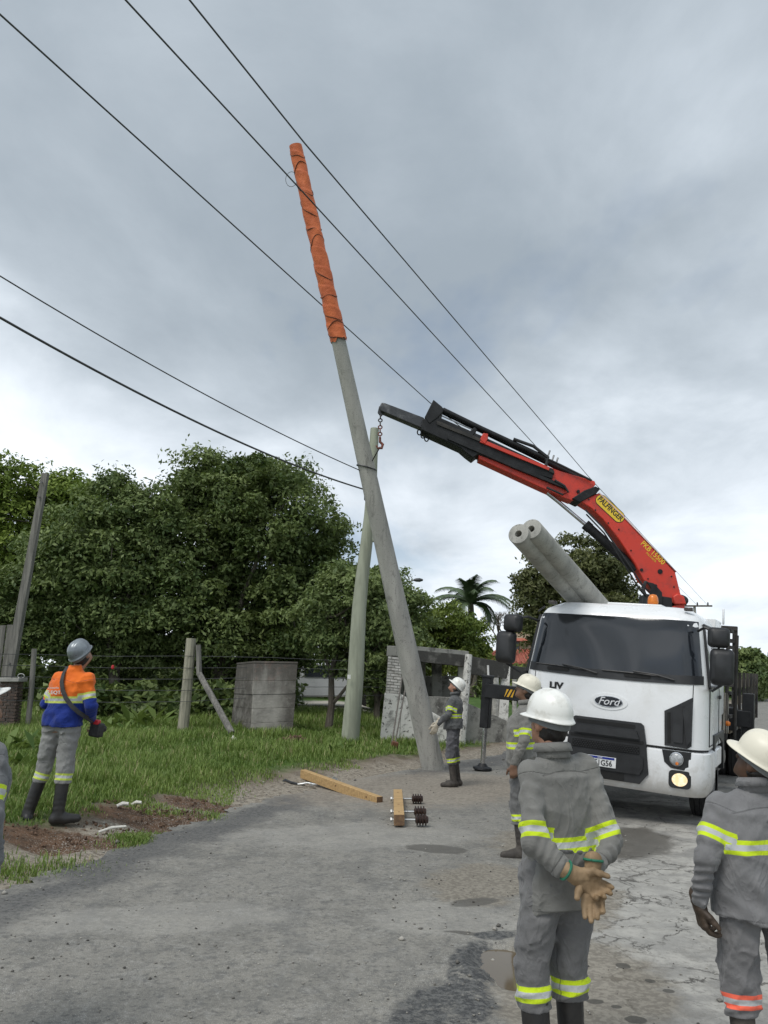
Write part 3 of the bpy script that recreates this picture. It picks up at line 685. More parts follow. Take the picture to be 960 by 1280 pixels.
def wooden_pole():
    Y = 17.6; q = gat(436, 921); Y = min(q[1], 18.5); x = at(436, 921, Y)[0]; z = gz(x, Y); T = at(470, 536, Y+.4)
    wm_ = mat('weathered_green_timber', (.33, .35, .27), (.22, .235, .18), 5, .85, stretch=(1, 1, .12), bstr=.5, bdist=.012, bsc=16)
    t = thing('wooden_pole', 'old lichen-green timber pole standing crooked behind the leaning concrete pole', 'utility pole', (x, Y, z))
    b = MB(); top = Vector((T[0]-x, T[1]-Y, T[2]-z)); n = 10
    b.tube([(top*(k/n)+Vector((.03*math.sin(k*1.1), 0, -.3 if k == 0 else 0))) for k in range(n+1)], [.205-.10*k/n for k in range(n+1)], 16); b.build('shaft', wm_, t)
    # small sawn crossarm remnant, insulators and service clamp
    def L_(px, py): p = at(px, py, Y+.1); return Vector((p[0]-x, p[1]-Y-.1, p[2]-z))
    hw = mat('dull_steel', (.16, .16, .16), (.09, .09, .09), 10, .45, .7)
    p = L_(468, 665); b = MB(); b.box(p+Vector((.02, -.12, 0)), (.13, .12, .55)); b.build('timber_block', wm_, t, bevel=.01)
    p = L_(456, 612); b = MB(); b.tube([p+Vector((.02, 0, .05)), p, p+Vector((0, -.05, -.28)), p+Vector((.05, -.05, -.36)), p+Vector((.09, 0, -.2))], .014, 6); b.build('cable_clamp', WIRE, t)
    p = L_(437, 846); b = MB(); b.box(p+Vector((0, -.20, 0)), (.07, .02, .09)); b.build('number_tag', mat('white_tag', (.75, .75, .72), (.6, .6, .58), 20, .5), t)
    return at(456, 612, Y), at(450, 588, 14.2)
wp1, wp2 = wooden_pole()
def wire(pts, r, label, sag=.0, n=24, group=None):
    b = MB(); P = [Vector(p) for p in pts]; out_ = []
    for a, c in zip(P[:-1], P[1:]):
        for k in range(n): q = a.lerp(c, k/n); q.z -= sag*4*(k/n)*(1-k/n); out_.append(q)
    out_.append(P[-1]); b.tube(out_, r, 6); return tag(b.build('overhead_wire', WIRE), label, 'wire', group)
def hz_pt(px, py, z):
    d = ray(px, py); t = (z-CAMZ)/d[2]; return np.array([0, 0, CAMZ])+d*t
GW = 'overhead power lines'
FARP = {}
for nm, pts, end in (('left-hand of the three high wires, passing behind the crane boom tip', ((0, 18), (537, 503)), (858, 756)),
                     ('middle of the three high wires, crossing the orange wrapped pole', ((157, 0), (362, 222), (670, 558)), (871, 756)),
                     ('right-hand of the three high wires, clear of the pole top', ((237, 0), (380, 178), (735, 595)), (884, 756))):
    Pp = [hz_pt(a, b_, 9.35) for a, b_ in pts]; E_ = at(*end, 80); A_ = Pp[0]+(Pp[0]-Pp[-1])/np.linalg.norm(Pp[0]-Pp[-1])*25
    wire([A_, *Pp, E_], .0125, nm, n=10, group=GW)
    FARP[nm[:4]] = E_
q0 = at(0, 345, 9.0); q1 = wp2; b_ = q0+(q0-q1)
wire([q0+(q0-q1)*.5, q0, q1], .009, 'thin twisted service wire ending at the leaning pole, upper of the lower-left pair', .12, group=GW)
q0 = at(0, 397, 10.0); q1 = wp1
wire([q0+(q0-q1)*.5, q0, q1], .018, 'thick black cable ending at the timber pole, lowest of the wires', .22, group=GW)
# far pole with crossarm and street lamp arm
def far_pole():
    c = at(868, 757, 80); z0 = gz(c[0], 80); t = thing('far_utility_pole', 'distant utility pole with short crossarm seen over the truck roof', 'utility pole', (c[0], 80, z0))
    b = MB(); b.tube([(0, 0, 0), (0, 0, c[2]-z0-.1)], [.2, .13], 10); b.build('shaft', CONC, t)
    b = MB(); b.box((.25, -.15, c[2]-z0-.05), (2.9, .14, .16)); b.build('crossarm', BARK, t)
    for dx in (-.9, .25, 1.3): b = MB(); b.lathe([(.05, 0), (.09, .08), (.05, .12), (.09, .2), (.03, .3)], 10, Matrix.Translation((dx, -.15, c[2]-z0+.03))); b.build('insulator', WIRE, t)
far_pole()
def lamp():
    Y = 44; c = at(519, 725, Y); p = at(502, 727, Y); z0 = gz(p[0], Y); t = thing('street_lamp', 'far street lamp arm poking out right of the leaning pole', 'street lamp', (p[0], Y, z0))
    b = MB(); b.tube([(0, 0, 0), (0, 0, p[2]-z0)], [.14, .09], 10); b.build('post', CONC, t)
    b = MB(); b.tube([(0, 0, p[2]-z0-.1), (c[0]-p[0], 0, c[2]-z0)], [.035, .03], 8); b.build('arm', WIRE, t)
    b = MB(); b.lathe([(.05, -.25), (.1, -.1), (.11, .1), (.05, .28)], 12, Matrix.Translation((c[0]-p[0]+.15, 0, c[2]-z0)) @ Matrix.Rotation(PI/2, 4, 'Y')); b.build('lamp_head', WIRE, t)
lamp()
# old post at far left, plank gate panel and brick pillar
OLDW = mat('grey_weathered_timber', (.22, .21, .19), (.12, .115, .105), 6, .9, stretch=(3, 3, .25), bstr=.8, bdist=.015, bsc=14)
def left_things():
    Y = 18.8; T = at(57, 592, Y); B = at(2, 885, Y); x = B[0]; z = gz(x, Y)
    t = thing('old_post', 'tall grey square timber post leaning right at the far left', 'post', (x, Y, z))
    b = MB(); tp = Vector((T[0]-x, 0, T[2]-z)); bt = Vector((B[0]-x, 0, -.1)); dd = tp-bt; s_ = dd.cross(Vector((0, 1, 0))).normalized(); w0, w1 = .105, .07; XS = 1.3
    b.hexa([bt-s_*w0+Vector((0, -.1, 0)), bt+s_*w0+Vector((0, -.1, 0)), bt+s_*w0+Vector((0, .1, 0)), bt-s_*w0+Vector((0, .1, 0)),
            tp-s_*w1+Vector((0, -.07, 0)), tp+s_*w1+Vector((0, -.07, 0)), tp+s_*w1+Vector((0, .07, 0)), tp-s_*w1+Vector((0, .07, 0))]); b.build('shaft', OLDW, t, bevel=.01)
    hw = mat('dull_steel', (.1, .1, .1))
    for f in (.9, .96, .25): b = MB(); b.lathe([(.022, -.01), (.022, .02)], 10, Matrix.Translation(bt.lerp(tp, f)+Vector((0, -.105, 0))) @ Matrix.Rotation(PI/2, 4, 'X')); b.build('bolt', hw, t)
    Y = 18.3; p = at(13, 905, Y); x, z = p[0], gz(p[0], Y); zt = at(0, 848, Y)[2]; PXm = Y/1000*1.03
    t = thing('brick_pillar', 'low old brick pillar with stone cap at the left edge beside the old post', 'pillar', (x, Y, z))
    br = mat('dark_old_brick', (.11, .075, .06), (.06, .048, .042), 8, .9, bstr=.5); rng = random.Random(4); n = 0; h = zt-z-.08; k = 0
    b = MB(); b.box((-.05, 0, h/2), (.30, .30, h)); b.build('mortar_core', mat('old_mortar', (.24, .22, .2)), t)
    zz_ = 0
    while zz_ < h-.02:
        for sx in (-.115, .085) if k % 2 else (-.16, -.01, .12):
            b = MB(); b.box((sx-.02+rng.uniform(-.004, .004), -.13, zz_+.03), (.175 if k % 2 else .125, .09, .055)); b.build('brick', br, t, bevel=.004, seg=1)
        b = MB(); b.box((.13, .03, zz_+.03), (.06, .19, .055)); b.build('brick', br, t, bevel=.004, seg=1)
        zz_ += .067; k += 1
    b = MB(); b.box((-.03, 0, h+.05), (.46, .46, .09)); b.build('cap', CONC, t, bevel=.012)
    # tall plank panel
    Y = 19.1; t = thing('plank_gate', 'tall grey plank gate panel behind the brick pillar at the left edge', 'gate', (at(4, 850, Y)[0], Y, gz(at(4, 850, Y)[0], Y)))
    zt = at(5, 781, Y)[2]-t.location.z
    for i in range(4):
        b = MB(); o_ = -.02-.17*i; b.hexa([(o_-.07, -.02, -.02), (o_+.065, -.02, -.02), (o_+.065, .02, -.02), (o_-.07, .02, -.02), (o_-.0, -.02, zt-.02*i), (o_+.135, -.02, zt-.01*i), (o_+.135, .02, zt-.01*i), (o_-.0, .02, zt-.02*i)]); b.build('plank', OLDW, t, bevel=.004, seg=1)
    for hh in (.35, zt-.4): b = MB(); b.box((-.25, .045, hh), (.66, .04, .09)); b.build('rail', OLDW, t)
    # white scrollwork
    Y = 18.6; c = at(26, 848, Y); wmt = mat('white_painted_iron', (.62, .62, .6), (.4, .4, .38), 20, .5)
    t = thing('iron_scroll', 'small white wrought iron scroll ornament by the old post', 'ornament', (c[0], Y, gz(c[0], Y)))
    zc = c[2]-t.location.z; b = MB(); b.tube([(0, .03, -.02), (0, .03, zc+.1)], .012, 6); b.build('stake', WIRE, t)
    for dz in (.055, -.06):
        b = MB(); b.tube([(.075*math.cos(a/16*2*PI), 0, zc+dz+.05*math.sin(a/16*2*PI)) for a in range(17)], .008, 6, False); b.build('ring', wmt, t)
left_things()
# wire fence
def fence():
    pw = mat('pale_weathered_post', (.36, .34, .26), (.24, .23, .18), 6, .85, stretch=(3, 3, .3), bstr=.6, bdist=.012, bsc=14)
    A = at(229, 900, 19.4); A[2] = gz(A[0], 19.4); Yf = A[1]; t = thing('wire_fence', 'sagging wire fence with rough timber posts along the verge', 'fence', (A[0], Yf, A[2]))
    O = Vector(t.location); posts = []
    def post(px0, py0, px1, py1, r, m, Y=None, dy=0):
        p = at(px0, py0, Y); p[2] = gz(p[0], p[1]); q = at(px1, py1, p[1]+dy)
        b = MB(); b.tube([Vector(p)-O-Vector((0, 0, .15)), (Vector(p)-O).lerp(Vector(q)-O, .5)+Vector((.012, 0, 0)), Vector(q)-O], [r*1.08, r, r*.95], 10); b.build('fence_post', m, t); posts.append((p, q)); return p
    post(36, 893, 43, 811, .06, OLDW, Yf-1)
    post(229, 894, 239, 798, .125, pw, Yf)
    p = at(290, 917, Yf-1.2); q = at(249, 842, Yf-.1); b = MB(); b.tube([Vector(p)-O, Vector(q)-O, Vector(at(248, 806, Yf-.1))-O], [.075, .07, .06], 9); b.build('brace', OLDW, t)
    hs = [.30, .62, .95, 1.28, 1.6]
    for i, (ya, yb, yc) in enumerate(((818, 820, 828), (832, 835, 838), (846, 849, 848), (860, 863, 858), (876, 877, 868))):
        pts = [at(-60, ya-1, Yf-2.2), at(41, ya, Yf-1), at(140, (ya+yb)/2+1.5, Yf-.5), at(234, yb, Yf-.14), at(340, (yb+yc)/2-2, Yf+.6), at(490, yc+1, Yf+1)]
        b = MB(); b.tube([Vector(p)-O for p in pts], .0065, 5); b.build('strand', WIRE, t)
    c = at(141, 834, Yf-.5); b = MB(); b.lathe([(.01, -.05), (.03, -.035), (.038, 0), (.03, .035), (.01, .05)], 12, Matrix.Translation(c)); o = b.build('wire_marker', mat('red_plastic', (.6, .03, .04), (.45, .02, .03), 9, .35)); tag(o, 'small red marker hanging on the fence wire', 'marker')
    return Yf
YF = fence()
# leaning concrete block stack
def block_box():
    Y0 = gat(330, 917)[1]; pf = [at(315, 917, Y0), at(366, 913, Y0+.1), at(372, 830, Y0+.1), at(318, 829, Y0)]
    lb = [at(288, 912, Y0+1.3), at(296, 831, Y0+1.4)]
    o = Vector(pf[0]); t = thing('concrete_block_stack', 'squat stained concrete block box leaning right in the grass', 'concrete block', o)
    cb = NG('stained_shaded_concrete'); zc = cb.n('ShaderNodeSeparateXYZ'); cb.set(zc.inputs[0], cb.obj())
    c = cb.mix(cb.step(cb.noise(2.5, 6, .65), .35, .65), (.33, .315, .285), (.22, .21, .19))
    st = cb.math('MULTIPLY', cb.step(cb.math('ADD', zc.outputs[2], cb.math('MULTIPLY', cb.noise(5, 5, .6, 0, cb.scale(cb.obj(), (1, 1, .15))), 1.4)), 1.62, 2.3), .85)
    c = cb.mix(st, c, cb.mix(cb.step(cb.noise(7, 4), .5, .66), (.075, .066, .058), (.13, .085, .07)))
    ys = cb.step(zc.outputs[1], .05, .09); c = cb.mix(cb.math('MULTIPLY', ys, cb.step(cb.noise(4, 6, .7), .3, .6, .35, .95)), c, (.085, .078, .068)); cb.out(c, .92, 0, cb.noise(18, 6), .6, .02); F = [Vector(p)-o for p in pf]; B = [Vector(p)-o for p in lb]  # shade of the side face painted into the colour, along with mould
    F[0].z -= .1; F[1].z -= .1; B[0].z -= .1
    back = Vector((B[0].x+(F[1].x-F[0].x), B[0].y+.1, F[1].z)); backt = Vector((B[1].x+(F[2].x-F[3].x)*1., B[1].y+.1, F[2].z))
    n = 5; zs = [0, .19, .385, .575, .765, 1.0]
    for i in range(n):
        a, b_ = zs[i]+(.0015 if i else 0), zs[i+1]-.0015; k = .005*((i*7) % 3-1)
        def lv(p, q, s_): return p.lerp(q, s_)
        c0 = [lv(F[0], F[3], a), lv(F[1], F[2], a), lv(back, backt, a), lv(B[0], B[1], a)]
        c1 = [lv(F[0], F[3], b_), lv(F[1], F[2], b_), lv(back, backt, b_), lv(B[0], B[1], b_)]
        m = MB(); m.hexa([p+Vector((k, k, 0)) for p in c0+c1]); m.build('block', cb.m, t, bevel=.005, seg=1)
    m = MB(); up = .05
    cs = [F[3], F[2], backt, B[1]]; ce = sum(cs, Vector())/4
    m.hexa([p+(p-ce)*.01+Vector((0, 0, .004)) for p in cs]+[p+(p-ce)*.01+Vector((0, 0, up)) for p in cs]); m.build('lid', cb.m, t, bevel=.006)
block_box()
# ruined shelter
def shelter():
    W1 = NG('flaking_whitewash'); n1 = W1.noise(3.5, 7, .68, .4)
    c = W1.mix(W1.step(n1, .50, .64), (.62, .61, .57), (.26, .255, .235)); c = W1.mix(W1.step(W1.noise(11, 6), .56, .66), c, (.07, .068, .06))
    W1.out(c, .92, 0, n1, .7, .03)
    W2 = NG('mouldy_concrete'); n2 = W2.noise(2.2, 7, .65, .3)
    c = W2.mix(W2.step(n2, .34, .52), (.10, .097, .088), (.30, .295, .265)); c = W2.mix(W2.step(W2.noise(16, 5), .58, .68), c, (.34, .33, .3))
    W2.out(c, .93, 0, n2, .8, .03)
    wb = mat('whitewashed_brick', (.62, .60, .56), (.40, .38, .35), 7, .9, bstr=.6)
    Yf = gat(520, 928)[1]; Yf = min(Yf, 19.5); o = at(500, 926, Yf); zg = gz(o[0], Yf); o[2] = zg
    t = thing('ruined_shelter', 'ruined roadside shelter of mouldy whitewashed masonry behind the leaning pole', 'shelter', o); O = Vector(o)
    def P(px, py, dy=0): return Vector(at(px, py, Yf+dy))-O
    W3 = mat('darker_concrete', (.06, .058, .052), (.17, .165, .148), 3, .93, bstr=.7, bdist=.02, lo=.5, hi=.7)  # roof beam concrete, darker than the walls
    def slab(name, c4, th, m, dy=.0, bev=.012):
        """front quad (bl, br, tr, tl), thickness away from the road"""
        f = [Vector(p) for p in c4]; nrm = Vector((0, 1, 0)); b = MB()
        b.hexa([f[0], f[1], f[1]+nrm*th, f[0]+nrm*th, f[3], f[2], f[2]+nrm*th, f[3]+nrm*th]); return b.build(name, m, t, bevel=bev)
    # left pillar: rendered foot and brick upper half, bricks one by one
    slab('pillar_foot', [P(474, 932), P(499, 934), P(502, 868), P(481, 866)], .45, W1.m)
    bl, br_, tr, tl = P(482, 866), P(501, 868), P(503, 822), P(485, 820)
    b = MB(); f = [bl, br_, tr, tl]; g = Vector((0, .03, 0)); nn = Vector((0, .42, 0)); b.hexa([f[0]+g, f[1]+g, f[1]+nn, f[0]+nn, f[3]+g, f[2]+g, f[2]+nn, f[3]+nn]); b.build('brick_core', W2.m, t)
    rows = 13
    for r_ in range(rows):
        v0, v1 = r_/rows+.008, (r_+1)/rows-.008
        us = (0, .48, 1) if r_ % 2 else (0, .26, .76, 1)
        for a, c_ in zip(us[:-1], us[1:]):
            def q(u, v): return bl.lerp(br_, u).lerp(tl.lerp(tr, u), v)+Vector((0, random.uniform(-.008, .008), 0))
            b = MB(); u0, u1 = a+.015, c_-.015; A_, B_, C_, D_ = q(u0, v0), q(u1, v0), q(u1, v1), q(u0, v1); w = Vector((0, .05, 0))
            b.hexa([A_, B_, B_+w, A_+w, D_, C_, C_+w, D_+w]); b.build('brick', wb, t, 0)
    slab('pillar_cap', [P(483, 820), P(506, 821), P(506, 808), P(484, 807)], .5, W2.m)
    slab('low_wall', [P(499, 938, .02), P(566, 944, .02), P(566, 905, .02), P(502, 868, .02)], .18, W1.m)
    # rear wall pieces with dark openings between them
    D = 2.0
    slab('rear_wall', [P(508, 915, D), P(532, 915, D), P(532, 822, D), P(508, 822, D)], .2, W2.m)
    slab('rear_wall', [P(540, 915, D), P(553, 915, D), P(552, 822, D), P(540, 822, D)], .2, W2.m)
    slab('rear_wall', [P(500, 905, D+.3), P(575, 905, D+.3), P(575, 845, D+.3), P(500, 845, D+.3)], .15, W2.m)
    slab('inner_post', [P(572, 905, .9), P(585, 905, .9), P(586, 822, .9), P(573, 822, .9)], .2, W2.m)
    # beam along the road side
    B0, B1, B2, B3 = P(484, 822), P(600, 842, 1.6), P(604, 826, 1.6), P(485, 809)
    for nm, a, c_ in (('roof_beam', (502, 822, 809), (575, 837, 822)),):
        slab('roof_beam', [P(504, 825, .05), P(586, 834, .9), P(586, 819, .9), P(504, 811, .05)], .28, W3)
        slab('roof_beam', [P(586, 843, .95), P(640, 849, 1.8), P(640, 829, 1.8), P(586, 820, .95)], .25, W3)
        slab('roof_beam', [P(640, 849, 1.85), P(688, 850, 3.0), P(688, 838, 3.0), P(640, 832, 1.85)], .2, W3)
    b = MB(); f = [P(505, 811, .33), P(586, 819, 1.2), P(583, 818, 2.4), P(506, 813, 2.2)]; u = Vector((0, 0, .09)); b.hexa([*f, *[p+u for p in f]]); b.build('roof_slab', W2.m, t)
    # whitewashed leaning front post
    b = MB(); b.tube([P(575, 936, .6), P(577, 905, .6), P(582, 862, .6), P(586, 818, .65)], [.12, .13, .10, .085], 8); b.build('front_post', W1.m, t)
    # ramp-like parapet to the right
    slab('parapet', [P(580, 936, .8), P(634, 936, 1.35), P(634, 901, 1.35), P(580, 877, .8)], .2, W2.m); slab('rear_wall', [P(527, 936, .5), P(577, 936, .7), P(577, 872, .7), P(527, 870, .5)], .15, W2.m)
    slab('parapet', [P(634, 936, 1.4), P(655, 934, 2.0), P(655, 915, 2.0), P(634, 902, 1.4)], .2, W1.m)
    # posts carrying the beam end
    slab('square_post', [P(620, 938, 1.4), P(634, 938, 1.4), P(638, 832, 1.75), P(628, 832, 1.75)], .18, W1.m)
    b = MB(); b.box(P(610, 838, 1.3), (.05, .06, .26)); b.build('white_marker', mat('white_paint', (.75, .75, .73)), t)
    # dark interior floor/back
    t2 = None
    for i, (px, w) in enumerate(((607, .08), (619, .11), (643, .07), (651, .06))):
        p0 = P(px, 905, 5.5); p1 = P(px, 846+i, 5.5); b = MB(); b.tube([p0, p1], w, 8); o_ = b.build('garden_post', mat('white_post_paint', (.5, .5, .47), (.3, .3, .28), 8)); o_.location = O
        tag(o_, ('thin', 'thick', 'middle', 'slim')[i]+' whitewashed garden post '+('left of the outrigger', 'just left of the square shelter post', 'behind the outrigger beam', 'nearest the truck mirror')[i], 'post', 'whitewashed garden posts')
    # wall behind the posts: low brown boundary
shelter()
# rope tackle leaning on the shelter wall
def tackle():
    Y = gat(492, 938)[1]; Y = min(Y, 18.6); q = at(492, 934, Y); z = gz(q[0], Y); t = thing('rope_tackle', 'rope tackle with rusty hook block leaning against the shelter wall', 'tackle', (q[0], Y, z)); O = Vector((q[0], Y, z))
    rp = mat('grimy_rope', (.12, .11, .10), (.2, .18, .16), 30, .9); ru = mat('rusty_iron', (.19, .075, .04), (.10, .05, .03), 12, .8)
    for a, c in (((490, 928), (503, 845)), ((494, 928), (509, 848))):
        b = MB(); b.tube([Vector(at(*a, Y))-O, Vector(at(*c, Y+.45))-O], .016, 8); b.build('rope', rp, t)
    b = MB(); b.box((.02, 0, .12), (.14, .12, .12), rot=(.2, .3, .2)); b.box((-.06, -.03, .05), (.18, .05, .05), rot=(0, -.7, 0)); b.box((.07, 0, .04), (.1, .06, .06), rot=(0, .5, 0)); b.build('hook_block', ru, t, bevel=.012)
tackle()
# house with red roof, far
def house():
    Y = 58; o = at(655, 850, Y); z = gz(o[0], Y); t = thing('red_roofed_house', 'far cream house with red tiled roofs glimpsed left of the truck cab', 'house', (o[0], Y, z)); O = Vector((o[0], Y, z))
    wl = mat('cream_plaster', (.55, .44, .33), (.45, .36, .27), 2, .9); tl = mat('red_roof_tiles', (.42, .13, .085), (.28, .085, .06), 2.5, .85)
    def P(px, py, dy=0): return Vector(at(px, py, Y+dy))-O
    zb = 0
    zl = P(610, 828).z; x0, x1 = P(604, 828).x, P(690, 828).x
    b = MB(); b.box(((x0+x1)/2, 3, zl/2), (x1-x0, 6, zl)); b.build('wall', wl, t)
    zr = P(640, 812).z; b = MB(); ov = .5
    b.add([(x0-ov, -ov, zl), (x1+ov, -ov, zl), (x1+ov, 6+ov, zl), (x0-ov, 6+ov, zl), (x0+2.2, 3, zr+.5), (x1-1.5, 3, zr+.5), (x0-ov, -ov, zl-.12), (x1+ov, -ov, zl-.12), (x1+ov, 6+ov, zl-.12), (x0-ov, 6+ov, zl-.12)],
          [(0, 1, 5, 4), (1, 2, 5), (2, 3, 4, 5), (3, 0, 4), (0, 6, 7, 1), (1, 7, 8, 2), (2, 8, 9, 3), (3, 9, 6, 0), (6, 9, 8, 7)]); rf = b.build('roof', tl, t, 0)
    # tile courses as ribs
    b = MB(); n = 16
    for k in range(n):
        u = (k+.5)/n; xa = x0-ov+(x1-x0+2*ov)*u; xb = x0+2.2+(x1-x0-3.7)*u; b.tube([(xa, -ov-.02, zl+.03), (xb, 3, zr+.53)], .06, 5)
    b.build('ridge_tiles', tl, rf)
    xu0, xu1 = P(645, 800).x, P(690, 800).x; zu = P(650, 800).z; zt = P(655, 785).z
    b = MB(); b.box(((xu0+xu1)/2, 3.4, (zr+zu)/2), (xu1-xu0, 3, zu-zr+1.2)); b.build('wall', wl, t)
    b = MB(); b.add([(xu0-.4, 1.5, zu), (xu1+.4, 1.5, zu), (xu1+.4, 5.4, zu), (xu0-.4, 5.4, zu), (xu0+1, 3.4, zt+.2), (xu1-.8, 3.4, zt+.2)], [(0, 1, 5, 4), (1, 2, 5), (2, 3, 4, 5), (3, 0, 4), (3, 2, 1, 0)]); b.build('roof', tl, t, 0)
    gl = mat('dark_window_glass', (.03, .035, .04), (.05, .055, .06), 3, .15)
    p = P(650, 808); wf = MB(); wf.box((p.x, 1.86, p.z), (.55, .12, .9)); f = wf.build('window', mat('brown_frame', (.12, .06, .04)), t); g_ = MB(); g_.box((p.x, 1.79, p.z), (.42, .02, .76)); g_.build('pane', gl, f)
    b = MB(); q = P(622, 815); b.box((q.x-.2, 2.3, q.z), (.3, .3, .7)); b.build('chimney', wl, rf)
    t = None
house()
# parked car far behind the trees
def parked_car():
    Y = 31; c = at(408, 886, Y); z = gz(c[0], Y); t = thing('parked_car', 'white pickup parked behind the trees, seen over the block stack', 'car', (c[0], Y, z), (0, 0, R(4)))
    wp = mat('white_car_paint', (.78, .79, .8), (.72, .73, .74), 3, .25); gl = mat('car_glass', (.02, .025, .035), (.03, .035, .045), 3, .08)
    blk = mat('tyre_rubber', (.02, .02, .02), (.035, .034, .033), 12, .85)
    prof = [(-2.3, .35), (2.35, .35), (2.4, .7), (2.3, .92), (1.2, 1.02), (.5, 1.55), (-.9, 1.58), (-1.15, 1.05), (-2.35, 1.02)]
    b = MB(); b.prism(prof, lambda a, c_: (a, .85, c_), lambda a, c_: (a, -.85, c_)); b.build('body', wp, t, bevel=.06)
    b = MB(); b.prism([(-.82, 1.08), (1.02, 1.05), (.46, 1.47), (-.8, 1.5)], lambda a, c_: (a, -.86, c_), lambda a, c_: (a, -.875, c_)); b.build('side_window', gl, t)
    b = MB(); b.hexa([(1.13, -.7, 1.06), (1.13, .7, 1.06), (1.1, .7, 1.05), (1.1, -.7, 1.05), (.57, -.62, 1.50), (.57, .62, 1.5), (.5, .62, 1.49), (.5, -.62, 1.49)]); b.build('windshield', gl, t)
    for x in (-1.45, 1.5):
        for y in (-.8, .8): w = MB(); w.lathe([(.2, -.11), (.34, -.1), (.36, 0), (.34, .1), (.2, .11)], 20, Matrix.Translation((x, y, .36)) @ Matrix.Rotation(PI/2, 4, 'X')); w.build('wheel', blk, t)
    hl = MB(); hl.box((2.33, -.6, .8), (.1, .3, .14)); hl.box((2.33, .6, .8), (.1, .3, .14)); hl.build('headlight', mat('lamp_lens', (.7, .7, .68), rough=.2), t)
parked_car()
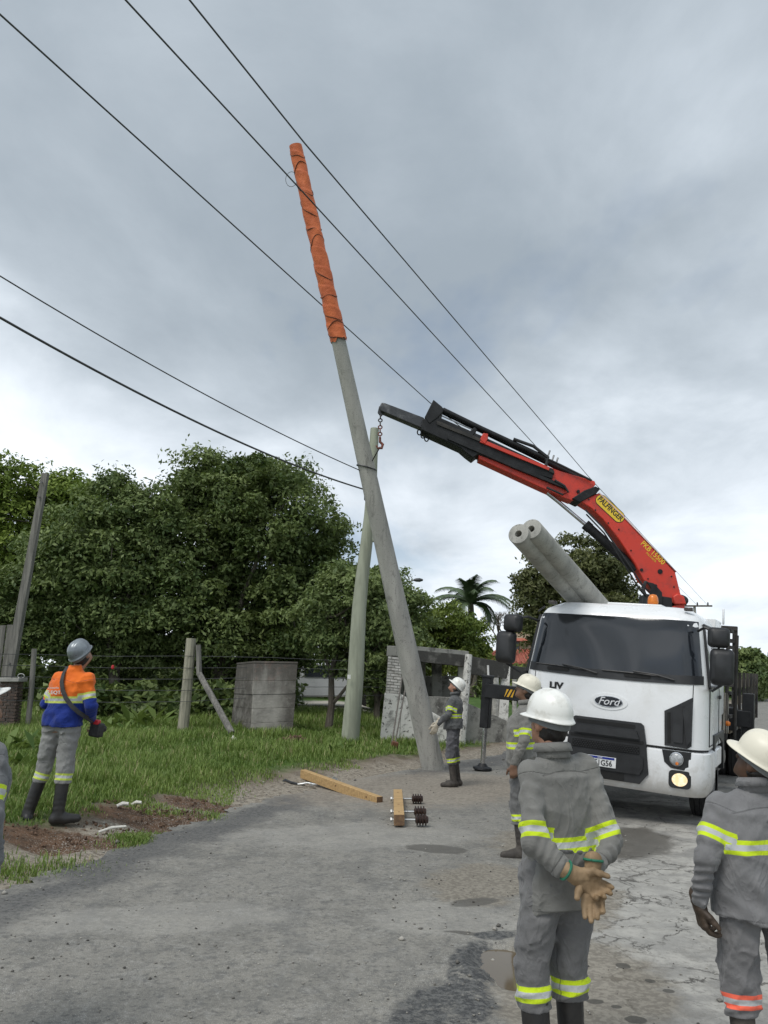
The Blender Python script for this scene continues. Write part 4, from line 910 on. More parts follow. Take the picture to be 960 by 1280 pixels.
# ================================================================== things lying about
def lying():
    wd = mat('treated_crossarm_timber', (.50, .33, .15), (.36, .23, .10), 5, .7, stretch=(6, .6, 6), bstr=.4, bsc=14, bdist=.006)
    en = mat('end_grain', (.12, .07, .04), (.2, .12, .06), 20, .8)
    hw = mat('galvanised_steel', (.55, .56, .56), (.4, .41, .41), 15, .4, .8); ins = mat('brown_porcelain', (.05, .028, .02), (.035, .02, .016), 6, .18)
    a = gat(378, 972); c = gat(474, 1003)
    # plank
    a = np.array(a); c = np.array(c); mid = (a+c)/2; dv = c-a; Lk = math.hypot(dv[0], dv[1]); yaw = math.atan2(dv[1], dv[0]); z = gz(c[0], c[1])+.01
    t = thing('timber_crossarm', 'long yellow timber beam lying alone from the grass onto the road edge', 'timber beam', (c[0], c[1], z), (0, math.atan2(a[2]+.05-c[2], Lk), yaw))
    b = MB(); b.box((-Lk/2, .0, .075), (Lk, .10, .13)); b.build('beam', wd, t, bevel=.006)
    b = MB(); b.box((.004, 0, .075), (.012, .096, .126)); b.build('end_face', en, t)
    for k in (.12, .5): b = MB(); b.lathe([(.012, 0), (.012, .006)], 10, Matrix.Translation((-Lk*k, -.0505, .09)) @ Matrix.Rotation(PI/2, 4, 'X')); b.build('bolt_hole', en, t)
    # crossarm with insulators
    p = gat(499, 1036); q = gat(497, 992); yaw = math.atan2(q[1]-p[1], q[0]-p[0]); Lk = 2.2; z = float(road_z(np.array([p[0]]), np.array([p[1]]), edist(p[0], p[1]))[0])
    t = thing('insulator_crossarm', 'timber crossarm with three brown insulators lying on the asphalt', 'crossarm', (p[0], p[1], z), (0, 0, yaw))
    b = MB(); b.box((Lk/2, 0, .085), (Lk, .125, .125)); b.build('beam', wd, t, bevel=.006)
    b = MB(); b.box((-.003, 0, .085), (.01, .12, .12)); b.build('end_face', en, t)
    for k, xx in enumerate((.09, .68, 1.78)):
        b = MB(); b.tube([(xx, .10, .075), (xx, -.26, .075)], .012, 8); b.lathe([(.03, 0), (.03, .02)], 6, Matrix.Translation((xx, .083, .075)) @ Matrix.Rotation(-PI/2, 4, 'X')); pin = b.build('pin', hw, t)
        prof = [(.02, 0), (.04, .005)]
        for f in range(4): prof += [(.040, .012+f*.034), (.064, .016+f*.034), (.069, .024+f*.034), (.064, .032+f*.034), (.042, .036+f*.034)]
        prof += [(.038, .155), (.02, .16)]
        b = MB(); b.lathe(prof, 24, Matrix.Translation((xx, -.19, .075)) @ Matrix.Rotation(PI/2, 4, 'X')); b.build('insulator', ins, t, 50)
        b = MB(); b.lathe([(.014, 0), (.014, .002)], 10, Matrix.Translation((xx+.1, 0, .148))); b.build('bolt_hole', en, t)
    # small hardware beside the beam in the grass
    c = gat(372, 983); t = thing('clamp_hardware', 'grey steel clamps lying in the grass at the end of the long beam', 'hardware', (c[0], c[1], c[2]))
    b = MB(); b.tube([(0, 0, .03), (.15, .02, .05), (.3, -.05, .03), (.2, -.1, .02)], .015, 6); b.build('bar', hw, t); b = MB(); b.box((.55, .1, .06), (.07, .05, .14), rot=(0, .5, .3)); b.build('bracket', hw, t)
    b = MB(); b.tube([(-.3, 0, .02), (-.2, .05, .09), (-.1, -.02, .06), (0, .02, .03)], .02, 6); b.build('strap', WIRE, t)
    # soil heap of clods
    rng = np.random.default_rng(9); q = gat(366, 931); b = MB()
    red = mat('red_clay', (.155, .095, .06), (.095, .06, .04), 8, .95, bstr=.8, bdist=.02)
    for k in range(170):
        u = rng.normal(0, .32); v = rng.normal(0, .2); h = .2*math.exp(-(u/.4)**2-(v/.3)**2); r = rng.uniform(.02, .07)
        M = Matrix.Translation((u, v, h*rng.uniform(.3, 1))) @ Euler(rng.uniform(0, 6, 3)).to_matrix().to_4x4()
        b.add([(r*x, r*y*.8, r*z_*.7) for x, y, z_ in ((1, 0, 0), (0, 1, 0), (-1, 0, 0), (0, -1, 0), (0, 0, 1), (0, 0, -1))], [(0, 1, 4), (1, 2, 4), (2, 3, 4), (3, 0, 4), (1, 0, 5), (2, 1, 5), (3, 2, 5), (0, 3, 5)], M)
    o = b.build('soil_heap', red, None, 0); o.location = q; tag(o, 'small heap of red clods in the grass before the block stack', kind='stuff')
    b = MB()
    for (px, py, sx, sy, n_, h0) in ((70, 1052, .5, .14, 260, .05), (200, 1024, .55, .2, 300, .09), (255, 1008, .35, .16, 160, .07), (150, 1042, .4, .15, 160, .06)):
        c = gat(px, py)
        for k in range(n_):
            u = rng.normal(0, sx); v = rng.normal(0, sy); r = .006+.026*rng.random()**3; zz_ = gz(c[0]+u, c[1]+v)+h0*math.exp(-(u/sx)**2-(v/sy)**2)*rng.uniform(0, 1)
            M = Matrix.Translation((c[0]+u, c[1]+v, zz_)) @ Euler(rng.uniform(0, 6, 3)).to_matrix().to_4x4()
            b.add([(r*x, r*y*.8, r*z_*.7) for x, y, z_ in ((1, 0, 0), (0, 1, 0), (-1, 0, 0), (0, -1, 0), (0, 0, 1), (0, 0, -1))], [(0, 1, 4), (1, 2, 4), (2, 3, 4), (3, 0, 4), (1, 0, 5), (2, 1, 5), (3, 2, 5), (0, 3, 5)], M)
    tag(b.build('dug_soil', red, None, 0), 'loose dug clods of brown soil at the worker\'s feet', kind='stuff')
    wt = mat('pale_litter', (.72, .70, .64), (.55, .53, .48), 20, .7)
    for i, (px, py, l, w, rz, lab) in enumerate(((140, 1044, .30, .025, .75, 'pale split stick lying across the dug soil'), (153, 1013, .13, .04, .3, 'small pale chip left of the white tube scrap on the spoil'), (170, 1011, .12, .035, .1, 'short white tube scrap on top of the dug soil'),
            (291, 929, .17, .13, .2, 'crumpled pale plastic rag in the grass before the block stack'))):
        c = gat(px, py); b = MB()
        if i < 3: b.tube([(-l/2, 0, .05), (0, .01, .075), (l/2, 0, .07)], [w/2, w*.6, w/2], 7)
        else:
            vs = [(l*.5*math.cos(k*.7)*(1+.3*math.sin(k*2.3)), w*.5*math.sin(k*.7), .03+.05*(k % 2)) for k in range(9)]+[(0, 0, .16), (0, 0, 0)]
            b.add(vs, [(k, (k+1) % 9, 9) for k in range(9)]+[((k+1) % 9, k, 10) for k in range(9)])
        o = b.build('litter', wt, None, 0 if i == 3 else 35); o.location = c; o.rotation_euler = (0, 0, rz); tag(o, lab, 'litter')
lying()
# ================================================================== crane truck
TO = Vector((2.82, 10.84, .0)); TRX, TRY, TRZ = R(0), R(5.4), R(-28)
truck = thing('crane_truck', 'white flatbed truck with a red and black folding crane, one headlamp lit', 'truck', TO, (TRX, TRY, TRZ))
TM = Matrix.Translation(TO) @ Euler((TRX, TRY, TRZ)).to_matrix().to_4x4(); TI = TM.inverted()
def tl(px, py, y=0.):
    """truck-local (x, z) where a direction meets the plane local y"""
    n = TM.to_3x3() @ Vector((0, 1, 0)); o = TM @ Vector((0, y, 0)); c = Vector((0, 0, CAMZ)); d = Vector(ray(px, py))
    q = TI @ (c+d*((o-c).dot(n)/d.dot(n))); return q.x, q.z
WP = NG('white_truck_paint'); _c = WP.mix(WP.step(WP.noise(1.5, 6, .6, .5), .45, .8), (.80, .81, .82), (.66, .66, .64))
_c = WP.mix(WP.math('MULTIPLY', WP.step(WP.noise(4, 7, .7, .4, WP.scale(WP.obj(), (1, 1, .4))), .58, .8), .5), _c, (.48, .45, .40))
_sx = WP.n('ShaderNodeSeparateXYZ'); WP.set(_sx.inputs[0], WP.obj()); _c = WP.mix(WP.math('MULTIPLY', WP.step(WP.math('ADD', _sx.outputs[2], WP.math('MULTIPLY', WP.noise(6, 7, .7), .7)), .75, 1.15, 1, 0), .55), _c, (.33, .29, .23)); WP.out(_c, WP.step(WP.noise(6, 4), .3, .8, .25, .42), 0, WP.noise(90, 2), .02, .002); WP.b.inputs['Coat Weight'].default_value = .3; WP = WP.m
BP = mat('black_bumper_plastic', (.013, .0135, .015), (.024, .025, .027), 5, .5, bsc=180, bstr=.12, bdist=.002)
BM_ = mat('black_crane_paint', (.010, .0105, .012), (.022, .023, .025), 4, .55, spec=.3, bsc=30, bstr=.05, rvar=.2)
RP = mat('red_crane_paint', (.60, .045, .025), (.40, .045, .032), 6, .42, bsc=30, bstr=.06, rvar=.25, lo=.48, hi=.72, detail=8)
CH = mat('chrome_rod', (.62, .63, .65), (.5, .51, .53), 5, .16, 1.)
GL = NG('tinted_windscreen'); GL.out(GL.mix(GL.step(GL.noise(1.2, 3), .3, .7), (.008, .010, .013), (.014, .017, .022)), .12, 0, GL.noise(.85, 0, .4, .8), .55, .32, .75); GL.b.inputs['Coat Weight'].default_value = .15; GL.b.inputs['Coat Roughness'].default_value = .05; GL = GL.m
RB = mat('tyre_rubber', (.02, .02, .02)); STL = mat('worn_steel', (.30, .30, .30), (.18, .17, .16), 8, .45, .8)
ORL = mat('orange_lens', (.75, .22, .03), (.6, .16, .02), 9, .25); SEAM = mat('black_gap', (.008, .008, .008), rough=.8)
HW = 1.215
def hwz(z): return float(np.interp(z, [.3, .98, 1.75, 2.55, 2.68, 2.77], [1.2, 1.205, 1.205, 1.10, 1.02, .86]))
def fy0(z): return float(np.interp(z, [.3, .98, 1.5, 1.78, 2.56, 2.66, 2.77], [.02, .0, .02, .05, .19, .26, .50]))
def Fy(x, z):
    hw = hwz(z); r = .26; a = abs(x); y = fy0(z)+.05*(min(a, hw)/hw)**2
    if a > hw-r: t = min(1, (a-(hw-r))/r); y += r*(1-math.sqrt(max(0, 1-t*t)))
    return y
def plan(z, yb, n=9):
    hw = hwz(z); xs = [-hw+.26*(1-math.cos(PI/2*i/n)) for i in range(n+1)]; xs = xs+[-.6, -.2, .2, .6]+[-x for x in reversed(xs)]
    return [(x, Fy(x, z), z) for x in xs]+[(hw, Fy(hw, z)+.3, z), (hw, yb-.03, z), (hw-.03, yb, z), (-hw+.03, yb, z), (-hw, yb-.03, z), (-hw, Fy(hw, z)+.3, z)]
def shell(name, zs, yb, m, off=0, cap=True, parent=truck, bevel=0):
    b = MB(); rings = [plan(z, yb) for z in zs]; n = len(rings[0])
    vs = [(p[0]*(1+off/1.2), p[1]-off if i < 24 else p[1], p[2]) for r_ in rings for i, p in enumerate(r_)]
    fs = [(i*n+j, i*n+(j+1) % n, (i+1)*n+(j+1) % n, (i+1)*n+j) for i in range(len(zs)-1) for j in range(n)]
    if cap: fs += [tuple(range(n-1, -1, -1)), tuple(range((len(zs)-1)*n, len(zs)*n))]
    b.add(vs, fs); return b.build(name, m, parent, 32, bevel)
shell('cab', [.98, 1.1, 1.3, 1.5, 1.7, 1.78, 2.0, 2.2, 2.4, 2.52, 2.6, 2.66, 2.71, 2.75, 2.77], 1.8, WP)
shell('cab_floor', [.62, .972], 1.75, BP, -.03)
# front bumper, wraps round the corner and stops at the wheel arch
b = MB(); zs = [.40, .44, .55, .7, .85, .93, .955]; offs = [-.03, .0, .025, .03, .03, .02, -.01]; xs = [-1.205+.26*(1-math.cos(PI/2*i/8)) for i in range(9)]; xs += [-.75, -.5, -.25, 0, .25, .5, .75]+[-x for x in reversed(xs)]; n = len(xs)+4
vs = []
for z, of in zip(zs, offs):
    row = [(-1.205-of, .78, z), (-1.205-of, .5, z)]+[(x*(1+of/1.2), Fy(x, z)-of, z) for x in xs]+[(1.205+of, .5, z), (1.205+of, .78, z)]; vs += row
nb = len(vs); vs += [(p[0]*.96, p[1]+.06, p[2]) for p in vs]
fs = [(i*n+j, i*n+j+1, (i+1)*n+j+1, (i+1)*n+j) for i in range(len(zs)-1) for j in range(n-1)]
fs += [(nb+i*n+j+1, nb+i*n+j, nb+(i+1)*n+j, nb+(i+1)*n+j+1) for i in range(len(zs)-1) for j in range(n-1)]
fs += [(j+1, j, nb+j, nb+j+1) for j in range(n-1)]+[((len(zs)-1)*n+j, (len(zs)-1)*n+j+1, nb+(len(zs)-1)*n+j+1, nb+(len(zs)-1)*n+j) for j in range(n-1)]
b.add(vs, fs); bumper = b.build('front_bumper', WP, truck, 40)
def patch(name, poly, off, m, parent=truck, th=.03, bevel=.004, dens=.09, label=None):
    """a moulded piece with the outline poly (x,z), lying on the cab front and standing `off` proud of it"""
    P2 = []
    for (a, c_), (d_, e_) in zip(poly, poly[1:]+poly[:1]):
        k = max(1, int(math.hypot(d_-a, e_-c_)/dens)); P2 += [(a+(d_-a)*i/k, c_+(e_-c_)*i/k) for i in range(k)]
    import bmesh
    bm = bmesh.new(); fr = [bm.verts.new((x, 0, z)) for x, z in P2]; f = bm.faces.new(fr)
    bmesh.ops.triangulate(bm, faces=[f])
    for _ in range(3):
        ed = [e for e in bm.edges if e.calc_length() > .16]
        if ed: bmesh.ops.subdivide_edges(bm, edges=ed, cuts=1, use_grid_fill=False); bmesh.ops.triangulate(bm, faces=bm.faces[:])
    ret = bmesh.ops.extrude_face_region(bm, geom=bm.faces[:]); top = {v for v in ret['geom'] if isinstance(v, bmesh.types.BMVert)}
    for v in bm.verts:
        y = Fy(v.co.x, v.co.z); v.co.y = y-off if v in top else y-off+th
    bmesh.ops.recalc_face_normals(bm, faces=bm.faces[:])
    me = bpy.data.meshes.new(name); bm.to_mesh(me); bm.free(); me.materials.append(m)
    return link(name, me, parent, 35, 0, label)
def mirx(p): return [(-x, z) for x, z in reversed(p)]
def rr(x0, x1, z0, z1, r=.03, n=4):
    o = []
    for cx, cz, a0 in ((x1-r, z1-r, 0), (x0+r, z1-r, 90), (x0+r, z0+r, 180), (x1-r, z0+r, 270)):
        o += [(cx+r*math.cos(R(a0+90*i/n)), cz+r*math.sin(R(a0+90*i/n))) for i in range(n+1)]
    return o
# windscreen: grid laid on the front, ending short of the pillars, with its black lower band
b = MB(); nx, nz = 28, 10; vs = []
for i in range(nz+1):
    z = 1.795+(2.585-1.795)*i/nz; a = np.interp(z, [1.795, 2.585], [1.135, 1.045])
    for j in range(nx+1):
        x = -a+2*a*j/nx; dz = -.03*(1-(x/a)**2)*(1-i/nz); vs.append((x, Fy(x, z+dz)-.007, z+dz))
b.add(vs, [(i*(nx+1)+j, i*(nx+1)+j+1, (i+1)*(nx+1)+j+1, (i+1)*(nx+1)+j) for i in range(nz) for j in range(nx)]); ws = b.build('windscreen', GL, truck, 60)
b = MB(); vs = []
for i in (0, 1, 2):
    z = 1.782+.055*i; a = 1.145-.003*i
    for j in range(nx+1): x = -a+2*a*j/nx; dz = -.03*(1-(x/a)**2); vs.append((x, Fy(x, z+dz)-.013, z+dz))
b.add(vs, [(i*(nx+1)+j, i*(nx+1)+j+1, (i+1)*(nx+1)+j+1, (i+1)*(nx+1)+j) for i in range(2) for j in range(nx)]); b.build('scuttle_panel', BP, truck, 60)
for x0, x1 in ((-.86, -.55), (.18, .52)): patch('step_recess', rr(x0, x1, 1.80, 1.845, .02), .022, SEAM, truck, .02)
# wipers
for (pv, tp) in (((745, 846), (668, 829)), ((842, 856), (752, 838))):
    (ax, az), (cx, cz) = tl(*pv), tl(*tp); az = max(az, 1.83)
    b = MB(); mx_ = .35*ax+.65*cx; mz = .35*az+.65*cz+.0; b.tube([(ax, Fy(ax, az)-.03, az-.02), (ax+(cx-ax)*.25, Fy(ax, az)-.06, az+.03), (mx_+.08, Fy(mx_, mz)-.045, mz+.035)], [.014, .011, .008], 6); arm = b.build('wiper_arm', BP, truck)
    b = MB(); b.tube([(ax+(cx-ax)*.18, Fy(ax, az)-.02, az+.012), (mx_, Fy(mx_, mz)-.026, mz+.012), (cx, Fy(cx, cz)-.02, cz+.005)], .011, 6); b.build('wiper_blade', BP, arm)
# seam lines of the front flap
for sgn in (-1, 1):
    b = MB(); b.tube([(sgn*1.03, Fy(1.03, z)-.0015, z) for z in (1.77, 1.66, 1.56)], .005, 4); b.build('panel_gap', SEAM, truck)
b = MB(); b.tube([(x, Fy(x, .972)-.002, .968) for x in np.linspace(-1.2, 1.2, 40)], .012, 4); b.build('panel_gap', SEAM, truck)
# grille
grille = patch('grille', [(-.50, .97), (-.535, .62), (-.43, .485), (.43, .485), (.535, .62), (.50, .97), (.46, 1.205), (.42, 1.235), (-.42, 1.235), (-.46, 1.205)], .047, BP, truck, .07)
patch('grille_slot', rr(-.40, .36, 1.155, 1.205, .015), .052, SEAM, grille, .02)
patch('grille_bar', [(-.42, 1.035), (.42, 1.035), (.38, 1.13), (-.38, 1.13)], .085, BP, grille, .05)
patch('grille_slot', rr(-.47, .47, .975, 1.015, .012), .053, SEAM, grille, .02)
patch('grille_slot', rr(-.44, .42, .845, .945, .012), .053, SEAM, grille, .02)
b = MB()
for r_ in range(4):
    for c_ in range(26):
        x = -.42+.033*c_+(.0165 if r_ % 2 else 0); z = .862+.022*r_
        if x < .41: b.box((x, Fy(x, z)-.058, z), (.019, .012, .012))
tag(b.build('grille_mesh', BP, grille, 0), kind='stuff')
patch('grille_bar', [(-.47, .60), (.43, .60), (.47, .68), (.47, .80), (.44, .83), (-.47, .83)], .068, BP, grille, .04)
patch('lower_intake', [(-.4, .49), (.24, .49), (.24, .585), (-.4, .585)], .053, SEAM, grille, .02)
# registration plate
pw_ = mat('plate_white', (.75, .76, .76), (.68, .69, .69), 30, .4); bl_ = mat('plate_blue', (.01, .03, .28), rough=.4); ink = mat('plate_ink', (.015, .015, .015), rough=.5)
(lx, lz), (hx, hz) = tl(771, 949), tl(770, 962); px1 = lx+.005; py_ = Fy(0, .7)-.076
plate = MB(); pc = px1-.20; pz = .70; plate.box((pc, py_, pz), (.40, .01, .13)); plate = plate.build('number_plate', pw_, truck, bevel=.004)
b = MB(); b.box((pc-.005, py_-.007, pz+.048), (.37, .004, .026)); b.build('blue_strip', bl_, plate)
TXT = Matrix(((1, 0, 0, 0), (0, 0, -1, 0), (0, 1, 0, 0), (0, 0, 0, 1)))
def ftext(s, size, x, z, y, m, name, parent, **k): return text(s, size, Matrix.Translation((x, y, z)) @ TXT, m, name, parent, **k)
ftext('IZE1G56', .098, pc, pz-.017, py_-.008, ink, 'plate_characters', plate, bold=.0012, sx=.86)
ftext('BRASIL', .022, pc, pz+.048, py_-.0105, pw_, 'plate_country', plate)
# badge
def oval(name, cx, cz, a, c_, off, m, parent, th=.02):
    return patch(name, [(cx+a*math.cos(2*PI*i/36), cz+c_*math.sin(2*PI*i/36)) for i in range(36)], off, m, parent, th, dens=1)
bx_, bz_ = tl(752, 876); bx_ = 0.0
bd = oval('badge_surround', bx_, bz_, .245, .105, .008, WP, truck, .03); oval('badge', bx_, bz_, .185, .073, .016, CH, bd, .02); oval('badge_field', bx_, bz_, .175, .065, .019, mat('badge_dark', (.01, .013, .02), rough=.25), bd, .02)
ftext('Ford', .135, bx_, bz_, Fy(bx_, bz_)-.0205, mat('badge_script', (.75, .76, .78), rough=.3), 'badge_script', bd, shear=.35, bold=.001, sx=1.05)
lx, lz = tl(694, 857); bk = mat('black_lettering', (.012, .012, .012), rough=.5)
ftext('LIV', .115, lx, lz, Fy(lx, lz)-.006, bk, 'front_lettering', truck, bold=.006, sx=1.2)
# side vents, lamps
for sgn in (1, -1):
    f = (lambda p: p) if sgn > 0 else mirx
    V_ = patch('side_vent', f([(.70, 1.42), (.715, 1.0), (.98, .985), (1.03, 1.02), (1.035, 1.62), (.84, 1.50)]), .012, BP, truck, .03)
    patch('vent_fin', f([(.80, 1.44), (.82, 1.05), (.93, 1.05), (.93, 1.50)]), .032, BP, V_, .03)
    patch('vent_fin', f([(.92, 1.47), (.98, 1.02), (1.03, 1.10), (1.03, 1.56)]), .05, BP, V_, .03)
    patch('vent_slot', f([(.735, 1.40), (.75, 1.03), (.79, 1.03), (.775, 1.41)]), .016, SEAM, V_, .01)
    H_ = patch('headlight', f([(.69, .945), (.72, .80), (.80, .735), (1.03, .715), (1.03, .945)]), .037, BP, truck, .04)
    hx_ = sgn*.865; zc = .85; yb = Fy(hx_, zc)-.04
    b = MB(); b.lathe([(.085, 0), (.085, .012), (.074, .014), (.05, -.006), (.02, -.012)], 24, Matrix.Translation((hx_, yb, zc)) @ Matrix.Rotation(PI/2, 4, 'X'), False); b.build('reflector', CH, H_, 30)
    b = MB(); b.lathe([(.074, .006), (.06, .020), (.035, .028), (.004, .031)], 24, Matrix.Translation((hx_, yb, zc)) @ Matrix.Rotation(PI/2, 4, 'X')); b.build('lens', mat('clear_lens', (.45, .46, .47), (.3, .31, .32), 25, .08, bsc=60), H_, 50)
    b = MB(); b.lathe([(.02, .02), (.018, .034)], 14, Matrix.Translation((sgn*.875, yb, .80)) @ Matrix.Rotation(PI/2, 4, 'X')); b.build('indicator', ORL, H_)
    G_ = patch('fog_lamp', f(rr(.775, 1.035, .50, .715, .05)), .037, BP, truck, .03)
    pts = [(.905+.092*math.cos(a*PI/10), .605+.078*math.sin(a*PI/10)) for a in range(20)]
    if sgn > 0:
        em = NG('lit_lamp'); em.out(em.mix(em.step(em.noise(18, 4), .4, .6), (.9, .72, .42), (.9, .85, .7)), .15); em.b.inputs['Emission Strength'].default_value = .42
        em.set(em.b.inputs['Emission Color'], em.mix(em.step(em.voro(22), .1, .5), (1, .93, .72), (.85, .55, .25))); em = em.m
        patch('lit_lens', pts, .046, em, G_, .02)
    else: patch('lens', mirx(pts), .046, mat('clear_lens', (.45, .46, .47)), G_, .02)
b = MB(); b.box((1.15, .3, .88), (.02, .06, .05)); b.build('tow_cover', BP, truck)
# cab sides: door outline, window, handle, steps, arches, mirrors
for sgn in (1, -1):
    def SX(z): return sgn*(hwz(z)+.003)
    b = MB(); q = [(.36, 1.78), (1.22, 1.78), (1.22, 2.50), (.50, 2.50)]; n = 8; vs = []
    for i in range(n+1):
        z = 1.78+.72*i/n
        for y in (.34+.16*i/n, .8, 1.25): vs.append((SX(z)+sgn*.004, y, z))
    b.add(vs, [(3*i+j, 3*i+j+1, 3*i+j+4, 3*i+j+3) for i in range(n) for j in range(2)]); b.build('side_window', GL, truck)
    def line(ps, r=.007, m=SEAM, nm='door_gap'): b = MB(); b.tube([(SX(z), y, z) for y, z in ps], r, 5); return b.build(nm, m, truck)
    line([(.30, 1.02), (.30, 1.7), (.44, 2.56)]); line([(1.36, .72), (1.36, 1.7), (1.32, 2.56)]); line([(.30, 1.02), (.82, 1.02)]); line([(.44, 2.56), (1.32, 2.56)])
    line([(.26, 1.75), (.42, 2.55), (1.28, 2.55)], .02, BP, 'window_rubber'); line([(.30, 1.76), (1.25, 1.76)], .02, BP, 'window_rubber')
    b = MB(); b.box((sgn*1.235, 1.2, 1.62), (.03, .16, .05)); b.build('door_handle', BP, truck, bevel=.01)
    b = MB(); b.box((sgn*1.2, 1.1, .84), (.09, .62, .24)); b.build('door_skirt', WP, truck, bevel=.02)
    b = MB(); pr = [(.80+.0, .95), (.84, .72), (.99, .98), (1.4, 1.12), (1.8, .98), (1.95, .6), (2.0, .6), (2.0, 1.02), (1.8, 1.18), (.8, 1.18)]
    b.prism([(.72, 1.14), (.76, .80), (.92, 1.0), (1.36, 1.08), (1.78, .98), (1.94, .60), (2.02, .60), (1.98, 1.14)], lambda a, c_: (sgn*1.0, a, c_), lambda a, c_: (sgn*1.225, a, c_)); b.build('wheel_arch', BP, truck, bevel=.01)
    b = MB(); b.box((sgn*1.1, .95, .5), (.2, .4, .05)); b.build('step', BP, truck, bevel=.01)
    # mirrors
    yA = -.02; X0 = sgn*1.12
    ctr = ((898, 797), (902, 834)) if sgn > 0 else ((643, 779), (634, 809))
    up, lo = [tl(*c_, y=-.02 if sgn > 0 else .02) for c_ in ctr]
    am = MB(); am.tube([(sgn*1.06, .22, 2.46), (sgn*1.16, .02, 2.50), (up[0], -.01, up[1]+.06)], .018, 7); am.tube([(up[0], 0, up[1]+.1), (up[0]+.01*sgn, .01, lo[1]-.25)], .016, 7)
    am.tube([(sgn*1.2, .34, 1.74), (sgn*1.25, .12, 1.72), (lo[0], .01, lo[1]-.22)], .016, 7); am = am.build('mirror_arm', BP, truck)
    def shellm(c_, w, h, tilt=0):
        b = MB(); o_ = []
        for (yy, k) in ((.045, .80), (.03, .97), (-.02, 1.), (-.075, .93), (-.11, .68)):
            o_ += [((px_-0)*k, yy, pz_*k) for px_, pz_ in rr(-w/2, w/2, -h/2, h/2, min(w, h)*.22, 5)]
        n = 24; fs = [(i*n+j, i*n+(j+1) % n, (i+1)*n+(j+1) % n, (i+1)*n+j) for i in range(4) for j in range(n)]+[tuple(range(n-1, -1, -1)), tuple(range(4*n, 5*n))]
        M = Matrix.Translation((c_[0], .0, c_[1])) @ Euler((0, 0, R(12)*sgn)).to_matrix().to_4x4(); b.add(o_, fs, M); o = b.build('mirror', BP, truck, 50)
        b = MB(); b.box((0, .047, 0), (w*.75, .004, h*.75), M=M); b.build('mirror_glass', CH, o)
    shellm(up, .26, .25); shellm(lo, .28, .45)
# roof things
b = MB(); b.lathe([(.085, 0), (.085, .05), (.07, .055)], 20, Matrix.Translation((.36, .95, 2.765))); bc = b.build('beacon_base', BP, truck)
b = MB(); b.lathe([(.07, 0), (.075, .04), (.068, .10), (.045, .14), (.0, .15)], 20, Matrix.Translation((.36, .95, 2.82))); b.build('beacon_dome', ORL, truck, 50)
b = MB(); b.box((.15, .95, 2.785), (.75, .5, .05)); b.build('roof_hatch', WP, truck, bevel=.015)
for x in (-1.0, .98):
    b = MB(); b.box((x*.93, .42, 2.745), (.11, .09, .05)); b.build('marker_lamp', mat('smoked_lens', (.06, .05, .045), rough=.2), truck, bevel=.01)
b = MB(); b.tube([(-1.02, .35, 2.68), (-1.1, .3, 2.60)], .012, 5); b.build('antenna_stub', BP, truck)
# wheels
def wheel(x, y, w=.29, name='wheel', z=.47):
    sg = 1 if x > 0 else -1; M = Matrix.Translation((x, y, z)) @ Matrix.Rotation(PI/2, 4, 'Y')
    b = MB(); b.lathe([(.27, -w/2), (.40, -w/2), (.475, -w/2+.03), (.49, -w/4), (.475, -w/4+.006), (.49, -w/4+.012), (.49, -.006), (.475, 0), (.49, .006), (.49, w/4-.012), (.475, w/4-.006), (.49, w/4), (.475, w/2-.03), (.40, w/2), (.27, w/2)], 40, M, False); o = b.build('wheel', RB, truck)
    b = MB(); b.lathe([(.275, -.12), (.265, 0), (.275, .12)], 32, M, False); b.lathe([(.265, .02*sg), (.16, .05*sg), (.12, .12*sg), (.05, .13*sg), (0, .13*sg)], 24, M, False); b.build('rim', STL, o)
    b = MB()
    for k in range(8): a = k*PI/4; b.lathe([(.016, 0), (.016, .05)], 6, Matrix.Translation((x+sg*.05, y+.14*math.cos(a), z+.14*math.sin(a))) @ Matrix.Rotation(PI/2*sg, 4, 'Y'))
    tag(b.build('wheel_nuts', STL, o), kind='stuff')
wheel(1.03, 1.36); wheel(-1.03, 1.36, z=.36)
for y in (6.4, 7.7):
    for x in (1.05, .74, -1.05, -.74): wheel(x, y)
# chassis, tank, bed, headboard
CHS = mat('chassis_black', (.02, .02, .02), (.05, .045, .04), 5, .8)
for x in (.42, -.42): b = MB(); b.box((x, 4.9, .82), (.09, 8.6, .26)); b.build('chassis_rail', CHS, truck)
b = MB(); b.box((0, 1.1, .62), (1.1, 1.5, .5)); b.box((0, .45, .5), (1.7, .25, .14)); b.build('engine_block', CHS, truck, bevel=.02)
b = MB(); b.lathe([(.28, -.4), (.3, -.38), (.3, .38), (.28, .4)], 24, Matrix.Translation((.86, 2.55, .68)) @ Matrix.Rotation(PI/2, 4, 'X')); b.build('fuel_tank', STL, truck)
b = MB(); b.box((-.86, 2.5, .72), (.5, .7, .5)); b.build('battery_box', CHS, truck, bevel=.02)
DW = mat('deck_timber', (.2, .16, .11), (.12, .10, .08), 5, .9)
b = MB(); b.box((0, 6.75, 1.06), (2.4, 4.9, .1)); b.box((0, 6.75, .98), (2.2, 4.8, .1)); b.build('deck', DW, truck, bevel=.01)
for k in range(6): b = MB(); b.box((1.22, 4.55+k*.88, 1.5), (.05, .07, .95)); b.build('stake', CHS, truck)
for z in (1.25, 1.5, 1.78): b = MB(); b.box((1.19, 6.7, z), (.02, 4.6, .14)); b.build('side_board', DW, truck)
for x in (-1.15, -.6, .6, 1.15): b = MB(); b.box((x, 4.38, 1.9), (.08, .08, 1.7)); b.build('headboard_post', CHS, truck)
for z in (1.4, 1.75, 2.1, 2.5, 2.72): b = MB(); b.box((0, 4.33, z), (2.38, .04, .07)); b.build('headboard_rail', CHS, truck)
